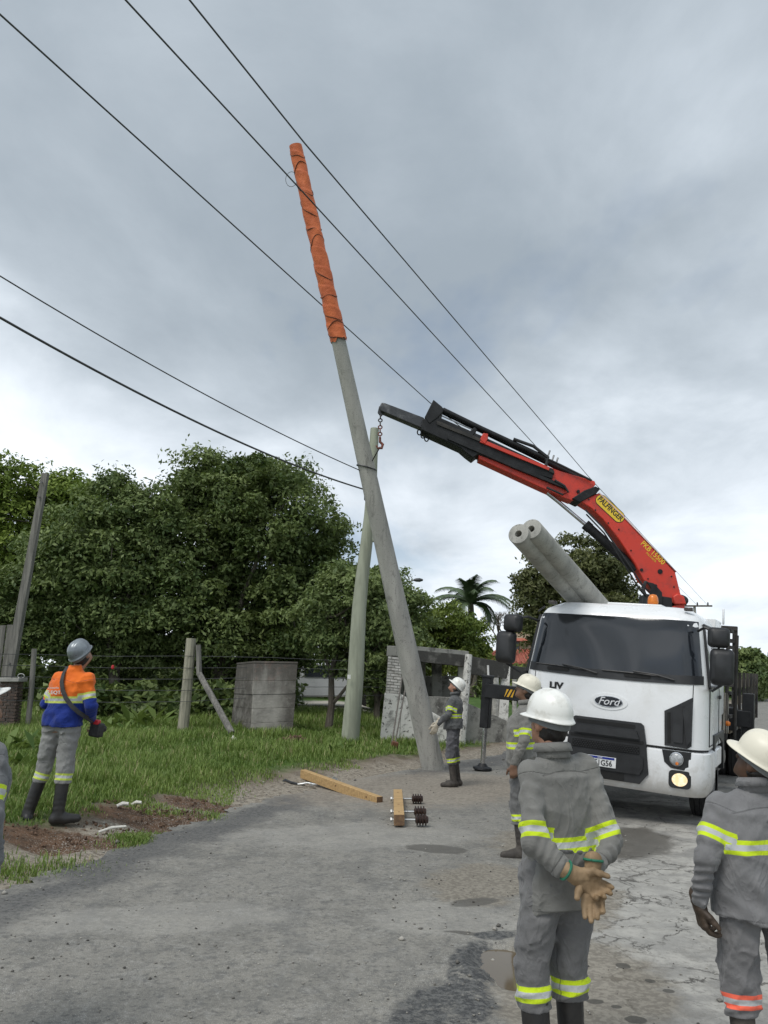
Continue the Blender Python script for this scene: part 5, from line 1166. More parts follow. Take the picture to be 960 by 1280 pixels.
# rack posts with hose reel, seen behind the right mirrors
for (x, y, z1) in ((1.18, 2.65, 2.62), (1.27, 3.05, 2.55)): b = MB(); b.tube([(x, y, .95), (x+.02, y, z1)], .028, 8); b.build('rack_post', CHS, truck)
for z in (1.3, 1.65, 2.0, 2.35, 2.6): b = MB(); b.box((1.22, 2.85, z), (.05, .42, .045)); b.build('rack_rung', CHS, truck)
b = MB(); b.box((.95, 2.25, 1.95), (.42, .55, 1.25)); b.build('hydraulic_tank', WP, truck, bevel=.03)
b = MB(); b.box((.93, 2.4, 2.66), (.3, .8, .14)); b.tube([(1.1, 2.9, 2.7), (1.1, 2.9, 2.95)], .02, 6); b.build('tank_cover', WP, truck, bevel=.02)
b = MB(); b.box((1.17, 2.75, 1.35), (.06, .25, .6)); b.build('side_plate', mat('pale_dirty_panel', (.45, .42, .36), (.2, .18, .15), 5, .8), truck)
b = MB(); b.box((.6, 2.9, 1.35), (.9, .5, .8)); b.box((-.5, 2.7, 1.2), (.8, .4, .6)); b.build('pump_housing', CHS, truck, bevel=.03)
b = MB(); b.lathe([(.035, -.03), (.04, 0), (.02, .03)], 14, Matrix.Translation((1.25, 2.25, 1.22)) @ Matrix.Rotation(PI/2, 4, 'Y')); b.build('side_marker', ORL, truck)
# stabilisers
OY = 3.75
b = MB(); b.box((0, OY, 1.22), (2.5, .42, .36)); b.build('stabiliser_beam_housing', BM_, truck, bevel=.015)
XL = tl(608, 880, OY)[0]
b = MB(); b.box(((XL-1.2)/2-.0, OY-.02, 1.24), (abs(XL)-1.2+.02, .20, .26)); sb = b.build('stabiliser_beam', BM_, truck, bevel=.012)
(hx0, hz0) = tl(640, 863, OY); b = MB(); yl = mat('hazard_yellow', (.75, .42, .03), (.65, .36, .02), 20, .5)
hz0 = 1.24; b.box((hx0, OY-.1225, hz0), (.20, .004, .15)); hp = b.build('hazard_plate', BM_, sb)
for k in (-1, 0, 1):
    b = MB(); c_ = hx0+k*.075; b.prism([(max(c_-.055, hx0-.098), hz0-.07), (min(c_-.015, hx0+.095), hz0-.07), (min(c_+.055, hx0+.098), hz0+.07), (max(c_+.015, hx0-.09), hz0+.07)], lambda a, z: (a, OY-.1248, z), lambda a, z: (a, OY-.127, z)); b.build('hazard_stripe', yl, sb)
gxy = TM @ Vector((XL, OY, 0)); TZ = gz(gxy.x, gxy.y)
if edist(gxy.x, gxy.y)[0] > .15: TZ = float(zroad(edist(gxy.x, gxy.y))[0])+.004
foot = TI @ Vector((gxy.x, gxy.y, TZ+.03)); zf = foot.z
b = MB(); b.box((XL, OY-.0, (1.50+.55)/2), (.17, .17, .95)); b.box((XL, OY, 1.50), (.2, .2, .05)); lg = b.build('stabiliser_leg', BM_, truck, bevel=.012)
b = MB(); b.tube([(XL, OY, .65), (XL, OY, zf)], .045, 14); b.build('stabiliser_rod', CH, lg)
b = MB(); b.lathe([(.06, .1), (.1, .05), (.17, .03), (.18, 0), (.16, -.02)], 24, Matrix.Translation((XL, OY, zf))); b.build('foot_pad', BM_, lg)
for k in range(6): b = MB(); b.box((XL+.10, OY-.04, 1.12+.07*k), (.03, .1, .02)); b.build('leg_lug', BM_, lg)
b = MB(); b.box((XL, OY, 0), (.01, .01, .01))
XR = 1.42
b = MB(); b.box((1.32, OY-.02, 1.24), (.30, .20, .26)); b.build('stabiliser_beam', BM_, truck, bevel=.012)
b = MB(); b.box((XR, OY, 1.2), (.17, .17, .9)); lr = b.build('stabiliser_leg', BM_, truck, bevel=.012)
gxy = TM @ Vector((XR, OY, 0)); zr_ = (TI @ Vector((gxy.x, gxy.y, float(zroad(edist(gxy.x, gxy.y))[0])+.03))).z
b = MB(); b.tube([(XR, OY, .76), (XR, OY, zr_)], .045, 14); b.build('stabiliser_rod', CH, lr)
b = MB(); b.lathe([(.06, .1), (.1, .05), (.17, .03), (.18, 0), (.16, -.02)], 24, Matrix.Translation((XR, OY, zr_))); b.build('foot_pad', BM_, lr)
# ------------------------------------------------------------ crane (standing in the vertical plane Y = 14, world axes; folded into the truck frame)
YC = 14.0
def cw(px, py, dy=0.): p = at(px, py, YC); return Vector((p[0], YC+dy, p[2]))
def wbuild(b, name, m, parent=truck, bevel=0, smooth=35):
    o = b.build(name, m, None, smooth, bevel); o.data.transform(TI)
    o.parent = parent; return o
def plate_px(name, pts, y0, y1, m, bevel=.012, parent=truck):
    P = [cw(*p) for p in pts]; n = len(P); b = MB()
    ar = sum(P[i].x*P[(i+1) % n].z-P[(i+1) % n].x*P[i].z for i in range(n))
    if ar < 0: P.reverse()
    vs = [(p.x, YC+y0, p.z) for p in P]+[(p.x, YC+y1, p.z) for p in P]
    b.add(vs, [tuple(range(n)), tuple(range(2*n-1, n-1, -1))]+[(i, n+i, n+(i+1) % n, (i+1) % n) for i in range(n)])
    return wbuild(b, name, m, parent, bevel)
CB = cw(818, 770); CB.z = (TM @ Vector((0, OY, 1.35))).z; base_l = TI @ CB
b = MB(); b.lathe([(.42, -.3), (.42, 0), (.30, .05), (.30, .25)], 28, Matrix.Translation(CB)); wbuild(b, 'slew_base', BM_)
b = MB(); tp = cw(814, 752); b.hexa([Vector((tp.x-.24, YC-.26, CB.z+.2)), Vector((tp.x+.24, YC-.26, CB.z+.2)), Vector((tp.x+.24, YC+.26, CB.z+.2)), Vector((tp.x-.24, YC+.26, CB.z+.2)),
    Vector((tp.x-.15, YC-.20, tp.z+.12)), Vector((tp.x+.30, YC-.20, tp.z+.05)), Vector((tp.x+.30, YC+.2, tp.z+.05)), Vector((tp.x-.15, YC+.2, tp.z+.12))]); wbuild(b, 'crane_column', BM_, bevel=.02)
plate_px('column_bracket', [(806, 756), (808, 737), (803, 729), (812, 731), (822, 742), (823, 757)], -.24, -.20, BM_)
plate_px('column_head', [(826, 775), (830, 752), (852, 757), (850, 775)], -.17, .17, RP)
boom = plate_px('main_boom', [(722, 629), (745, 619), (750, 621), (776, 649), (808, 683), (840, 717), (847, 745), (852, 757), (832, 761), (830, 751), (820, 746), (800, 726), (790, 706), (770, 676), (750, 651), (735, 637)], -.17, .17, RP, .018)
plate_px('boom_edge', [(746, 618.4), (776, 647.5), (840, 715.5), (841, 716.6), (776, 649.2), (745.2, 619.3)], -.185, .185, mat('pale_edge', (.75, .5, .48), rough=.4), 0, boom)  # thin pale strip along the boom's upper edge
for px, py, r_ in ((821, 716, .045), (798, 714, .03), (815, 734, .035), (720, 617, .03)):
    q = cw(px, py); b = MB(); b.lathe([(r_, -.02), (r_*.92, .012), (r_*.3, .014)], 18, Matrix.Translation((q.x, YC-.172, q.z)) @ Matrix.Rotation(PI/2, 4, 'X')); wbuild(b, 'pivot_pin', BM_, boom)
for px, py in ((733, 627), (741, 640), (770, 664), (757, 656), (812, 741), (835, 722), (838, 735), (806, 725), (785, 690)):
    q = cw(px, py); b = MB(); b.lathe([(.014, -.02), (.014, .01)], 6, Matrix.Translation((q.x, YC-.172, q.z)) @ Matrix.Rotation(PI/2, 4, 'X')); wbuild(b, 'bolt', BM_, boom)
def _tp(name, pts, r, m, dy, parent): b = MB(); b.tube([cw(*p, dy) for p in pts], r, 7); return wbuild(b, name, m, parent)
_tp('hydraulic_hose', [(744, 616), (760, 627), (800, 668), (838, 708), (850, 738), (848, 752)], .016, BP, .05, truck)
_tp('hydraulic_hose', [(728, 640), (750, 662), (775, 698), (800, 735), (812, 745)], .014, BP, -.2, truck)
_tp('hydraulic_hose', [(730, 645), (752, 668), (774, 702), (796, 738), (806, 750)], .014, BP, -.16, truck)
# lower pivot housing and hoses
plate_px('pivot_housing', [(836, 747), (842, 743), (850, 747), (853, 757), (838, 757)], -.21, .21, RP, .02)
for k, rr_ in enumerate((8, 10.5, 13)):
    pts = [cw(846+rr_*math.sin(R(a))*(1.0), 748-rr_*.55*math.cos(R(a))+3, -.12+.05*k) for a in range(-20, 150, 17)]; b = MB(); b.tube(pts, .017, 7); wbuild(b, 'hydraulic_hose', BP)
for k in range(3): pts = [cw(804-k, 728, -.2), cw(800-k*2, 738, -.22), cw(805+k, 750, -.2), cw(808, 762, -.2)]; b = MB(); b.tube(pts, .013, 6); wbuild(b, 'hydraulic_hose', BP)
def txt_px(s, a, c_, size, m, name, parent, dy, **k):
    A, B = cw(*a), cw(*c_); d = (B-A).normalized(); up = Vector((-d.z, 0, d.x)); up = up if up.z > 0 else -up
    mid = (A+B)/2; M = Matrix(((d.x, up.x, 0, mid.x), (0, 0, -1, YC+dy), (d.z, up.z, 0, mid.z), (0, 0, 0, 1))); return text(s, size, TI @ M, m, name, parent, **k), M
ylw = mat('sticker_yellow', (.80, .55, .04), (.74, .50, .03), 9, .45)
A, B_ = cw(744, 624), cw(774.5, 652.5); Lp = (B_-A).length; d = (B_-A).normalized(); up = Vector((-d.z, 0, d.x)); mid = (A+B_)/2
def stad(L_, h): return [(x, z) for x, z in rr(-L_/2, L_/2, -h/2, h/2, h*.49, 8)]
for nm, m_, L_, h_, y0 in (('logo_outline', ink, Lp*1.06, .215, -.174), ('logo_plate', ylw, Lp*1.03, .19, -.177)):
    b = MB(); b.prism(stad(L_, h_), lambda x, z: mid+d*x+up*z+Vector((0, y0+.003, 0)), lambda x, z: mid+d*x+up*z+Vector((0, y0, 0)))
    b.v = [(v[0], v[1], v[2]) for v in b.v]; wbuild(b, nm, m_, boom)
txt_px('PALFINGER', (745, 625), (774, 652), .138, ink, 'logo_letters', boom, -.178, bold=.003, sx=.80)
txt_px('PKB 15500', (797.5, 679), (827, 707), .135, ylw, 'model_letters', boom, -.172, bold=.0015, sx=.86)
txt_px('PALFINGER', (799, 688), (821, 709), .05, ylw, 'small_letters', boom, -.172, sx=.9)
# knuckle
plate_px('knuckle_link', [(712, 626), (727, 616), (741, 611), (747, 614), (742, 620), (722, 631)], -.2, .2, BM_)
# outer boom: red box, black sections, cylinders
outer = plate_px('outer_boom', [(741, 604), (742, 608), (731, 622), (712, 628), (702, 624), (677, 613), (640, 596), (597, 576), (598, 560), (640, 575), (681, 585), (700, 592)], -.15, .15, RP, .012)
plate_px('boom_section', [(527, 528), (545, 524), (600, 548), (650, 571), (690, 590), (688, 602), (640, 588), (596, 571), (590, 576), (582, 570), (574, 563), (526, 541)], -.19, .19, BM_, .015, outer)
plate_px('boom_section', [(545, 530), (610, 557), (690, 593), (690, 596), (610, 561), (545, 535)], -.215, .215, CHS, .004, outer)
plate_px('boom_section', [(560, 548), (640, 584), (700, 609), (706, 616), (700, 613), (640, 589), (558, 553)], -.225, .225, BM_, .004, outer)
plate_px('extension_rail', [(600, 553), (640, 570), (684, 588), (683, 592), (640, 574.5), (598, 557)], -.23, -.05, RP, .004, outer)
plate_px('rail_lug', [(598, 554), (602, 546), (608, 547), (608, 553), (604, 560)], -.24, -.02, RP, .01, outer)
plate_px('hose_guide', [(530, 526), (541, 504), (552, 513), (553, 519), (547, 526), (536, 534)], -.2, .2, BM_, .012, outer)
plate_px('hose_guide', [(583, 545), (592, 538), (595, 541), (588, 551)], -.2, .2, BM_, .01, outer)
def tube_px(name, pts, r, m, dy=0, parent=truck, n=14): b = MB(); b.tube([cw(*p, dy) for p in pts], r, n); return wbuild(b, name, m, parent)
tube_px('extension_cylinder', [(545, 508), (640, 554), (738, 602)], .058, BM_, .08, outer)
tube_px('extension_cylinder', [(553, 515), (600, 538), (680, 575)], .048, BM_, -.12, outer)
tube_px('cylinder_rod', [(545, 525), (590, 545)], .018, CH, -.12, outer); tube_px('cylinder_rod', [(550, 520), (590, 538)], .012, CH, -.05, outer)
tube_px('hose_bundle', [(640, 552), (665, 561), (683, 575), (680, 585)], .03, BP, -.16, outer)
tube_px('hydraulic_hose', [(690, 604), (702, 611), (707, 619), (700, 622), (680, 613)], .02, BP, -.23, outer)
tube_px('hydraulic_hose', [(683, 578), (700, 586), (736, 604)], .02, BP, -.2, outer)
for px, py in ((684, 571), (689, 577), (694, 580)): tube_px('hose_fitting', [(px, py), (px+2, py-6)], .016, STL, -.1, outer, 8)
plate_px('cylinder_end', [(733, 602), (741, 603), (739, 608), (731, 606)], -.12, .12, RP, .01, outer)
EX = mat('scuffed_dark_steel', (.06, .062, .066), (.16, .16, .16), 7, .42, .5, bstr=.3, lo=.45, hi=.75)
plate_px('extension_arm', [(477, 505), (482, 506), (530, 524), (528, 538), (476, 516), (474, 511)], -.10, .10, EX, .02, outer)
for px, py in ((524, 541), (528.5, 545), (533, 549)):
    q = cw(px, py); b = MB(); b.tube([(q.x+.035*math.cos(a*PI/6), YC-.03, q.z+.05*math.sin(a*PI/6)) for a in range(13)], .012, 6, False); wbuild(b, 'lifting_eye', BM_, outer)
plate_px('nose_lug', [(472, 516), (474, 508), (479, 509), (480, 517), (476, 521)], -.03, .03, EX, .008, outer)
# lift cylinder between the booms
tube_px('lift_cylinder_rod', [(684, 616), (735, 659)], .035, CH, -.02)
tube_px('lift_cylinder', [(732, 656.5), (794, 712)], .082, BM_, -.02, n=20)
tube_px('cylinder_collar', [(731, 655.6), (737, 661)], .092, BM_, -.02)
# load chain and hook: hangs from the boom nose, a thing of its own
def chain():
    a = cw(475.5, 519); t = thing('load_chain', 'short rusty chain and hook hanging from the crane tip to the pole', 'chain', a)
    ru = mat('rusty_red_iron', (.24, .07, .045), (.13, .05, .035), 14, .6, .4); dk = mat('dark_chain_steel', (.05, .05, .05), (.09, .08, .075), 12, .5, .6)
    e_ = cw(475, 549); n = 7
    for k in range(n):
        c = a.lerp(e_, (k+.5)/n)-a; b = MB(); h = (a-e_).length/n*.74; r_ = .034; P = []
        for j in range(13):
            ang = j*PI/6; u = r_*math.cos(ang); w = h*.62*math.sin(ang); P.append(c+(Vector((u, 0, w)) if k % 2 else Vector((0, u, w))))
        b.tube(P, .012, 6, False); b.build('link', dk if k < 3 else ru, t)
    s = e_-a; b = MB(); b.tube([s+Vector((.0, 0, .04)), s+Vector((0, 0, -.05)), s+Vector((.05, 0, -.10)), s+Vector((.03, 0, -.17)), s+Vector((-.04, 0, -.17)), s+Vector((-.07, 0, -.12))], [.02, .026, .028, .026, .022, .012], 9); b.build('hook', ru, t)
    b = MB(); b.tube([s+Vector((0, 0, -.15)), Vector(SLING)-a], .012, 7); b.build('sling_leg', dk, t)
chain()
# two concrete poles carried on the bed, noses over the cab
def carried():
    for i, (p0, p1, lab) in enumerate((((648, 667), (727, 754), 'left-hand of the two concrete poles carried over the truck cab'), ((664, 661), (744, 752), 'right-hand of the two concrete poles carried over the truck cab'))):
        A = Vector(at(*p0, 9.95)); Bq = Vector(at(*p1, 12.3)); d = (Bq-A).normalized(); L_ = 8.2
        t = thing('carried_pole', lab, 'utility pole', A, group='concrete poles carried on the truck'); ax = d.to_track_quat('Z', 'Y').to_matrix().to_4x4()
        n = 12; pr = [(.045, .35), (.045, 0), (.13, 0), (.137, .012)]+[(.137+.05*k/n, L_*k/n) for k in range(1, n+1)]+[(0, L_)]
        b = MB(); b.lathe(pr, 30, ax, False); b.build('shaft', PC, t, 35)
        b = MB(); b.lathe([(.044, .30), (.0, .30)], 16, ax, False); b.build('bore_plug', SEAM, t)
carried()
# ================================================================== people: every body and garment is grown as one smooth surface from a distance field
def V3(*a): return np.array(a, float)
class Field:
    def __init__(s, lo, hi, h):
        s.lo = np.array(lo, float); s.h = h; n = np.ceil((np.array(hi)-s.lo)/h).astype(int)+1; s.n = n
        s.ax = [s.lo[i]+h*np.arange(n[i]) for i in range(3)]; s.V = np.full(tuple(n), .5, np.float32)
    def put(s, fn, lo, hi, k=.0, op='u', pad=.07):
        i0 = [max(0, int((lo[i]-pad-s.lo[i])/s.h)) for i in range(3)]; i1 = [min(s.n[i], int((hi[i]+pad-s.lo[i])/s.h)+2) for i in range(3)]
        if any(a >= b for a, b in zip(i0, i1)): return
        sl = tuple(slice(a, b) for a, b in zip(i0, i1)); x, y, z = np.meshgrid(*[s.ax[i][sl[i]] for i in range(3)], indexing='ij', sparse=True)
        d = fn(x, y, z); v = s.V[sl]
        if op == 'u':
            if k > 0: hh = np.clip(.5+.5*(v-d)/k, 0, 1); s.V[sl] = v+(d-v)*hh-k*hh*(1-hh)
            else: s.V[sl] = np.minimum(v, d)
        else: s.V[sl] = np.maximum(v, -d)
    def cone(s, a, b, r1, r2, k=.02, rip=None, op='u'):
        a = np.array(a, float); b = np.array(b, float); ab = b-a; L2 = max(1e-9, float(ab@ab)); Lg = math.sqrt(L2)
        def f(x, y, z):
            px, py, pz = x-a[0], y-a[1], z-a[2]; t = np.clip((px*ab[0]+py*ab[1]+pz*ab[2])/L2, 0, 1)
            qx, qy, qz = px-t*ab[0], py-t*ab[1], pz-t*ab[2]; d = np.sqrt(qx*qx+qy*qy+qz*qz)-(r1+(r2-r1)*t)
            if rip:
                for (c, w, lam, amp, ph) in rip:
                    ss = t*Lg; ang = np.arctan2(qy+qz*.3, qx+1e-6); d = d-amp*np.sin((ss-c)*6.283/lam+1.3*np.sin(ang*2+ph)+ang*.7)*np.exp(-((ss-c)/w)**2)*(.65+.35*np.sin(ang+ph*2))
            return d
        m = max(r1, r2); s.put(f, np.minimum(a, b)-m, np.maximum(a, b)+m, k, op)
    def ell(s, c, r, M=None, k=.02, op='u'):
        c = np.array(c, float); r = np.array(r, float); Mt = None if M is None else np.array(M).T
        def f(x, y, z):
            px, py, pz = x-c[0], y-c[1], z-c[2]
            if Mt is not None: px, py, pz = [Mt[i, 0]*px+Mt[i, 1]*py+Mt[i, 2]*pz for i in range(3)]
            q = np.sqrt((px/r[0])**2+(py/r[1])**2+(pz/r[2])**2); g = np.sqrt((px/r[0]**2)**2+(py/r[1]**2)**2+(pz/r[2]**2)**2)+1e-6
            return q*(q-1)/g
        m = r.max(); s.put(f, c-m, c+m, k, op)
    def torso(s, spine, prof, k=.0, fold=None, ex=2.4):
        """spine: rows (z, x, y); prof: rows (z, half width, half depth)"""
        sp = np.array(spine); pr = np.array(prof); z0, z1 = pr[0, 0], pr[-1, 0]
        def f(x, y, z):
            cx = np.interp(z, sp[:, 0], sp[:, 1]); cy = np.interp(z, sp[:, 0], sp[:, 2]); a = np.interp(z, pr[:, 0], pr[:, 1]); b = np.interp(z, pr[:, 0], pr[:, 2])
            u, v = x-cx, y-cy; q = (np.abs(u/a)**ex+np.abs(v/b)**ex)**(1/ex); rr_ = np.sqrt(u*u+v*v)+1e-6; d = (q-1)*rr_/(q+1e-6)
            d = d*.9
            if fold is not None: d = d-fold(x, y, z, np.arctan2(v, u))
            e = np.maximum(z0-z, z-z1); return np.where(e > 0, np.maximum(d, e), np.maximum(d, e))+0*x
        m = max(pr[:, 1].max(), pr[:, 2].max())+.03
        s.put(f, V3(sp[:, 1].min()-m, sp[:, 2].min()-m, z0), V3(sp[:, 1].max()+m, sp[:, 2].max()+m, z1), k)
    def clipz(s, z, below=True):
        zz_ = s.ax[2][None, None, :]; s.V = np.maximum(s.V, (z-zz_) if below else (zz_-z)).astype(np.float32)
    def wrinkle(s, amp, sc, seed):
        r = np.random.default_rng(seed); x, y, z = np.meshgrid(*s.ax, indexing='ij', sparse=True); o = 0
        m = np.abs(s.V) < .05
        for i in range(5):
            d = r.normal(size=3); d /= np.linalg.norm(d); d2 = r.normal(size=3); f = sc*r.uniform(.6, 1.6); p = r.uniform(0, 6.3)
            w_ = np.sin(f*.5*(d[0]*x+d[1]*y+d[2]*z*.8)+p+1.3*np.sin(f*.33*(d2[0]*x+d2[1]*y+d2[2]*z)+p*2)); g_ = np.clip(.5+.5*np.sin(f*.21*(d2[1]*x-d2[0]*y+d2[2]*z)+p*3), 0, 1)
            o = o+(1-np.abs(w_))**2.2*g_*2.0-.45
        s.V = (s.V-np.where(m, amp*.8*o, 0)).astype(np.float32)
    def mesh(s):
        V = s.V; n = np.array(V.shape); cn = n-1; acc = np.zeros((*cn, 3), np.float32); cnt = np.zeros(tuple(cn), np.int16); S_ = V < 0
        for ax in range(3):
            o = [i for i in range(3) if i != ax]
            for b in (0, 1):
                for c in (0, 1):
                    st = [0, 0, 0]; st[o[0]] = b; st[o[1]] = c; s0 = tuple(slice(st[i], st[i]+cn[i]) for i in range(3)); st[ax] = 1; s1 = tuple(slice(st[i], st[i]+cn[i]) for i in range(3))
                    m = S_[s0] != S_[s1]; idx = np.nonzero(m); v0 = V[s0][m]; v1 = V[s1][m]; t = v0/(v0-v1); P = np.zeros((len(t), 3), np.float32); P[:, o[0]] = b; P[:, o[1]] = c; P[:, ax] = t
                    acc[idx] += P; cnt[idx] += 1
        act = cnt > 0; idx = np.nonzero(act); ids = np.full(tuple(cn), -1, np.int64); ids[act] = np.arange(len(idx[0]))
        P = (np.stack(idx, 1)+acc[act]/cnt[act][:, None])*s.h+s.lo; F = []
        for ax in range(3):
            o = [i for i in range(3) if i != ax]; a = [slice(None)]*3; b = [slice(None)]*3; a[ax] = slice(0, -1); b[ax] = slice(1, None)
            for q in o: a[q] = slice(1, -1); b[q] = slice(1, -1)
            m = S_[tuple(a)] != S_[tuple(b)]; e = np.nonzero(m); sg = S_[tuple(a)][m]; ijk = [None]*3; ijk[ax] = e[ax]
            for q in o: ijk[q] = e[q]+1
            def cell(d0, d1): k = [None]*3; k[ax] = ijk[ax]; k[o[0]] = ijk[o[0]]-d0; k[o[1]] = ijk[o[1]]-d1; return ids[tuple(k)]
            Q = np.stack([cell(1, 1), cell(0, 1), cell(0, 0), cell(1, 0)], 1)
            flip = sg if ax != 1 else ~sg; Q[~flip] = Q[~flip][:, ::-1]; F.append(Q)
        F = np.concatenate(F); F = F[(F >= 0).all(1)]
        # even out the lattice: two smoothing passes over neighbours
        for w in (.5, .5, .35):
            sm = np.zeros_like(P); c_ = np.zeros(len(P))
            for i in range(4):
                np.add.at(sm, F[:, i], P[F[:, (i+1) % 4]]); np.add.at(sm, F[:, i], P[F[:, (i+3) % 4]]); np.add.at(c_, F[:, i], 2)
            P = P*(1-w)+w*sm/np.maximum(c_, 1)[:, None]
        return P, F
def fmesh(fd, name, m, parent, attrs=None):
    P, F = fd.mesh(); a = {k: f(P) for k, f in (attrs or {}).items()}
    return np_mesh(name, P, F, m, parent, 1, a)
def band_attr(segs):
    """distance to the nearest reflective band in half band widths. segs: (a, b, centre along, half width, reach)"""
    def f(P):
        out_ = np.full(len(P), 6.)
        for a, b, c, hw, reach in segs:
            a = np.array(a, float); b = np.array(b, float); ab = b-a; Lg = np.linalg.norm(ab); u = ab/Lg; s_ = (P-a)@u; q = np.linalg.norm(P-a-s_[:, None]*u, axis=1)
            v = np.abs(s_-c)/hw; out_ = np.where(q < reach, np.minimum(out_, v), out_)
        return out_
    return f
def cloth(name, c1, c2, band=None, split=None, rough=.82):
    key = name
    if key in MATS: return MATS[key]
    g = NG(name); w = g.n('ShaderNodeTexNoise'); n1 = g.noise(3.5, 5, .6, .4)
    c = g.mix(g.step(n1, .35, .68), c1, c2); c = g.mix(g.math('MULTIPLY', g.step(g.noise(11, 5, .7), .56, .75), .35), c, tuple(x*.6 for x in c2))
    if split: c = g.mix(g.step(g.attr('upper'), -.002, .002), c, g.mix(g.step(n1, .35, .68), split[0], split[1]))
    rgh = rough
    if band:
        b = g.attr('band'); inb = g.step(b, .97, 1.03, 1, 0); sil = g.step(b, .36, .42, 1, 0); dirt = g.step(g.noise(9, 5), .3, .75, .82, 1.)
        c = g.mix(inb, c, g.mul(g.mix(sil, band, (.52, .54, .54)), dirt)); rgh = g.math('SUBTRACT', rough, g.math('MULTIPLY', g.math('MULTIPLY', inb, sil), .35))
    wv = g.math('ADD', g.noise(420, 2), g.math('MULTIPLY', g.noise(38, 5, .6), 1.6)); wv = g.math('ADD', wv, g.math('MULTIPLY', g.noise(9, 4, .6, .8), 2.2))
    rd_ = g.math('POWER', g.math('SUBTRACT', 1.0, g.math('ABSOLUTE', g.math('SUBTRACT', g.math('MULTIPLY', g.noise(5.5, 3, .5, 1.2, g.scale(g.obj(), (1, 1, .6))), 2), 1))), 7.0); wv = g.math('ADD', wv, g.math('MULTIPLY', rd_, 2.6)); sm_ = g.attr('seam'); sl = g.step(sm_, .0012, .0045, 1, 0); c = g.mix(g.math('MULTIPLY', sl, .5), c, tuple(x*.4 for x in c2)); wv = g.math('SUBTRACT', wv, g.math('MULTIPLY', sl, 3))
    g.out(c, rgh, 0, wv, .42, .006, .25); g.b.inputs['Sheen Weight'].default_value = .15
    MATS[key] = g.m; return g.m
YEL = (.62, .80, .02)
def skin(name, c):
    return mat(name, c, tuple(x*.75 for x in c), 9, .5, bsc=120, bstr=.12, bdist=.001, spec=.4)
def hand(fd, w, d, n, thumb, curl=(.25, .3, .25), r=.0095, sc=1., spread=.06, grow=0., tdir=.75):
    """w wrist, d along the palm, n palm normal (side the fingers curl to), thumb = +1/-1 side"""
    w = np.array(w, float); d = np.array(d, float); d /= np.linalg.norm(d); n = np.array(n, float); n -= d*(n@d); n /= np.linalg.norm(n); sd_ = np.cross(d, n)*thumb
    for i, (off, pl, fl) in enumerate(((.030, .092, .074), (.010, .096, .082), (-.011, .091, .075), (-.030, .083, .059))):
        kn = w+(d*pl+sd_*off)*sc; fd.cone(w+sd_*off*.45*sc, kn, (.0155+grow)*sc, (.0125+grow)*sc, .014)
        cd_ = d+sd_*spread*(1.5-i); cd_ /= np.linalg.norm(cd_); p = kn; ang = 0
        for j, fr in enumerate((.45, .31, .24)):
            ang += curl[j]*(1+.18*i if i < 3 else 1.5); dd = cd_*math.cos(ang)+n*math.sin(ang); q = p+dd*fl*fr*sc
            fd.cone(p, q, (r-.0008*j+grow)*sc, (r-.0012-.0008*j+grow)*sc, .004); p = q
    t0 = w+(d*.022+sd_*.022)*sc; td = d*.6+sd_*tdir+n*.35; td /= np.linalg.norm(td); t1 = t0+td*.045*sc; td2 = d*.85+sd_*.25+n*.45; td2 /= np.linalg.norm(td2); t2 = t1+td2*.032*sc; t3 = t2+td2*.026*sc
    fd.cone(t0, t1, (.016+grow)*sc, (.0125+grow)*sc, .012); fd.cone(t1, t2, (.0118+grow)*sc, (.0105+grow)*sc, .005); fd.cone(t2, t3, (.0105+grow)*sc, (.0085+grow)*sc, .004)
BOOT = mat('black_rubber_boot', (.014, .014, .015), (.03, .028, .026), 7, .42, bsc=25, bstr=.12, rvar=.15)
BOOTL = mat('dusty_leather_boot', (.035, .03, .026), (.075, .065, .055), 9, .75, bsc=40, bstr=.4)
HELM = mat('white_helmet_shell', (.80, .80, .76), (.60, .585, .53), 13, .34, bsc=60, bstr=.05, rvar=.2, lo=.5, hi=.72)
HELC = mat('cream_helmet_shell', (.74, .70, .58), (.55, .51, .41), 13, .4, bsc=60, bstr=.05, rvar=.2, lo=.5, hi=.72)
HELG = mat('grey_helmet_shell', (.26, .29, .31), (.18, .20, .22), 7, .3, .3, bsc=60, bstr=.03)
HAIR = mat('black_hair', (.010, .008, .007), (.02, .016, .013), 60, .6, bsc=160, bstr=.6, bdist=.004, stretch=(1, 1, .2))
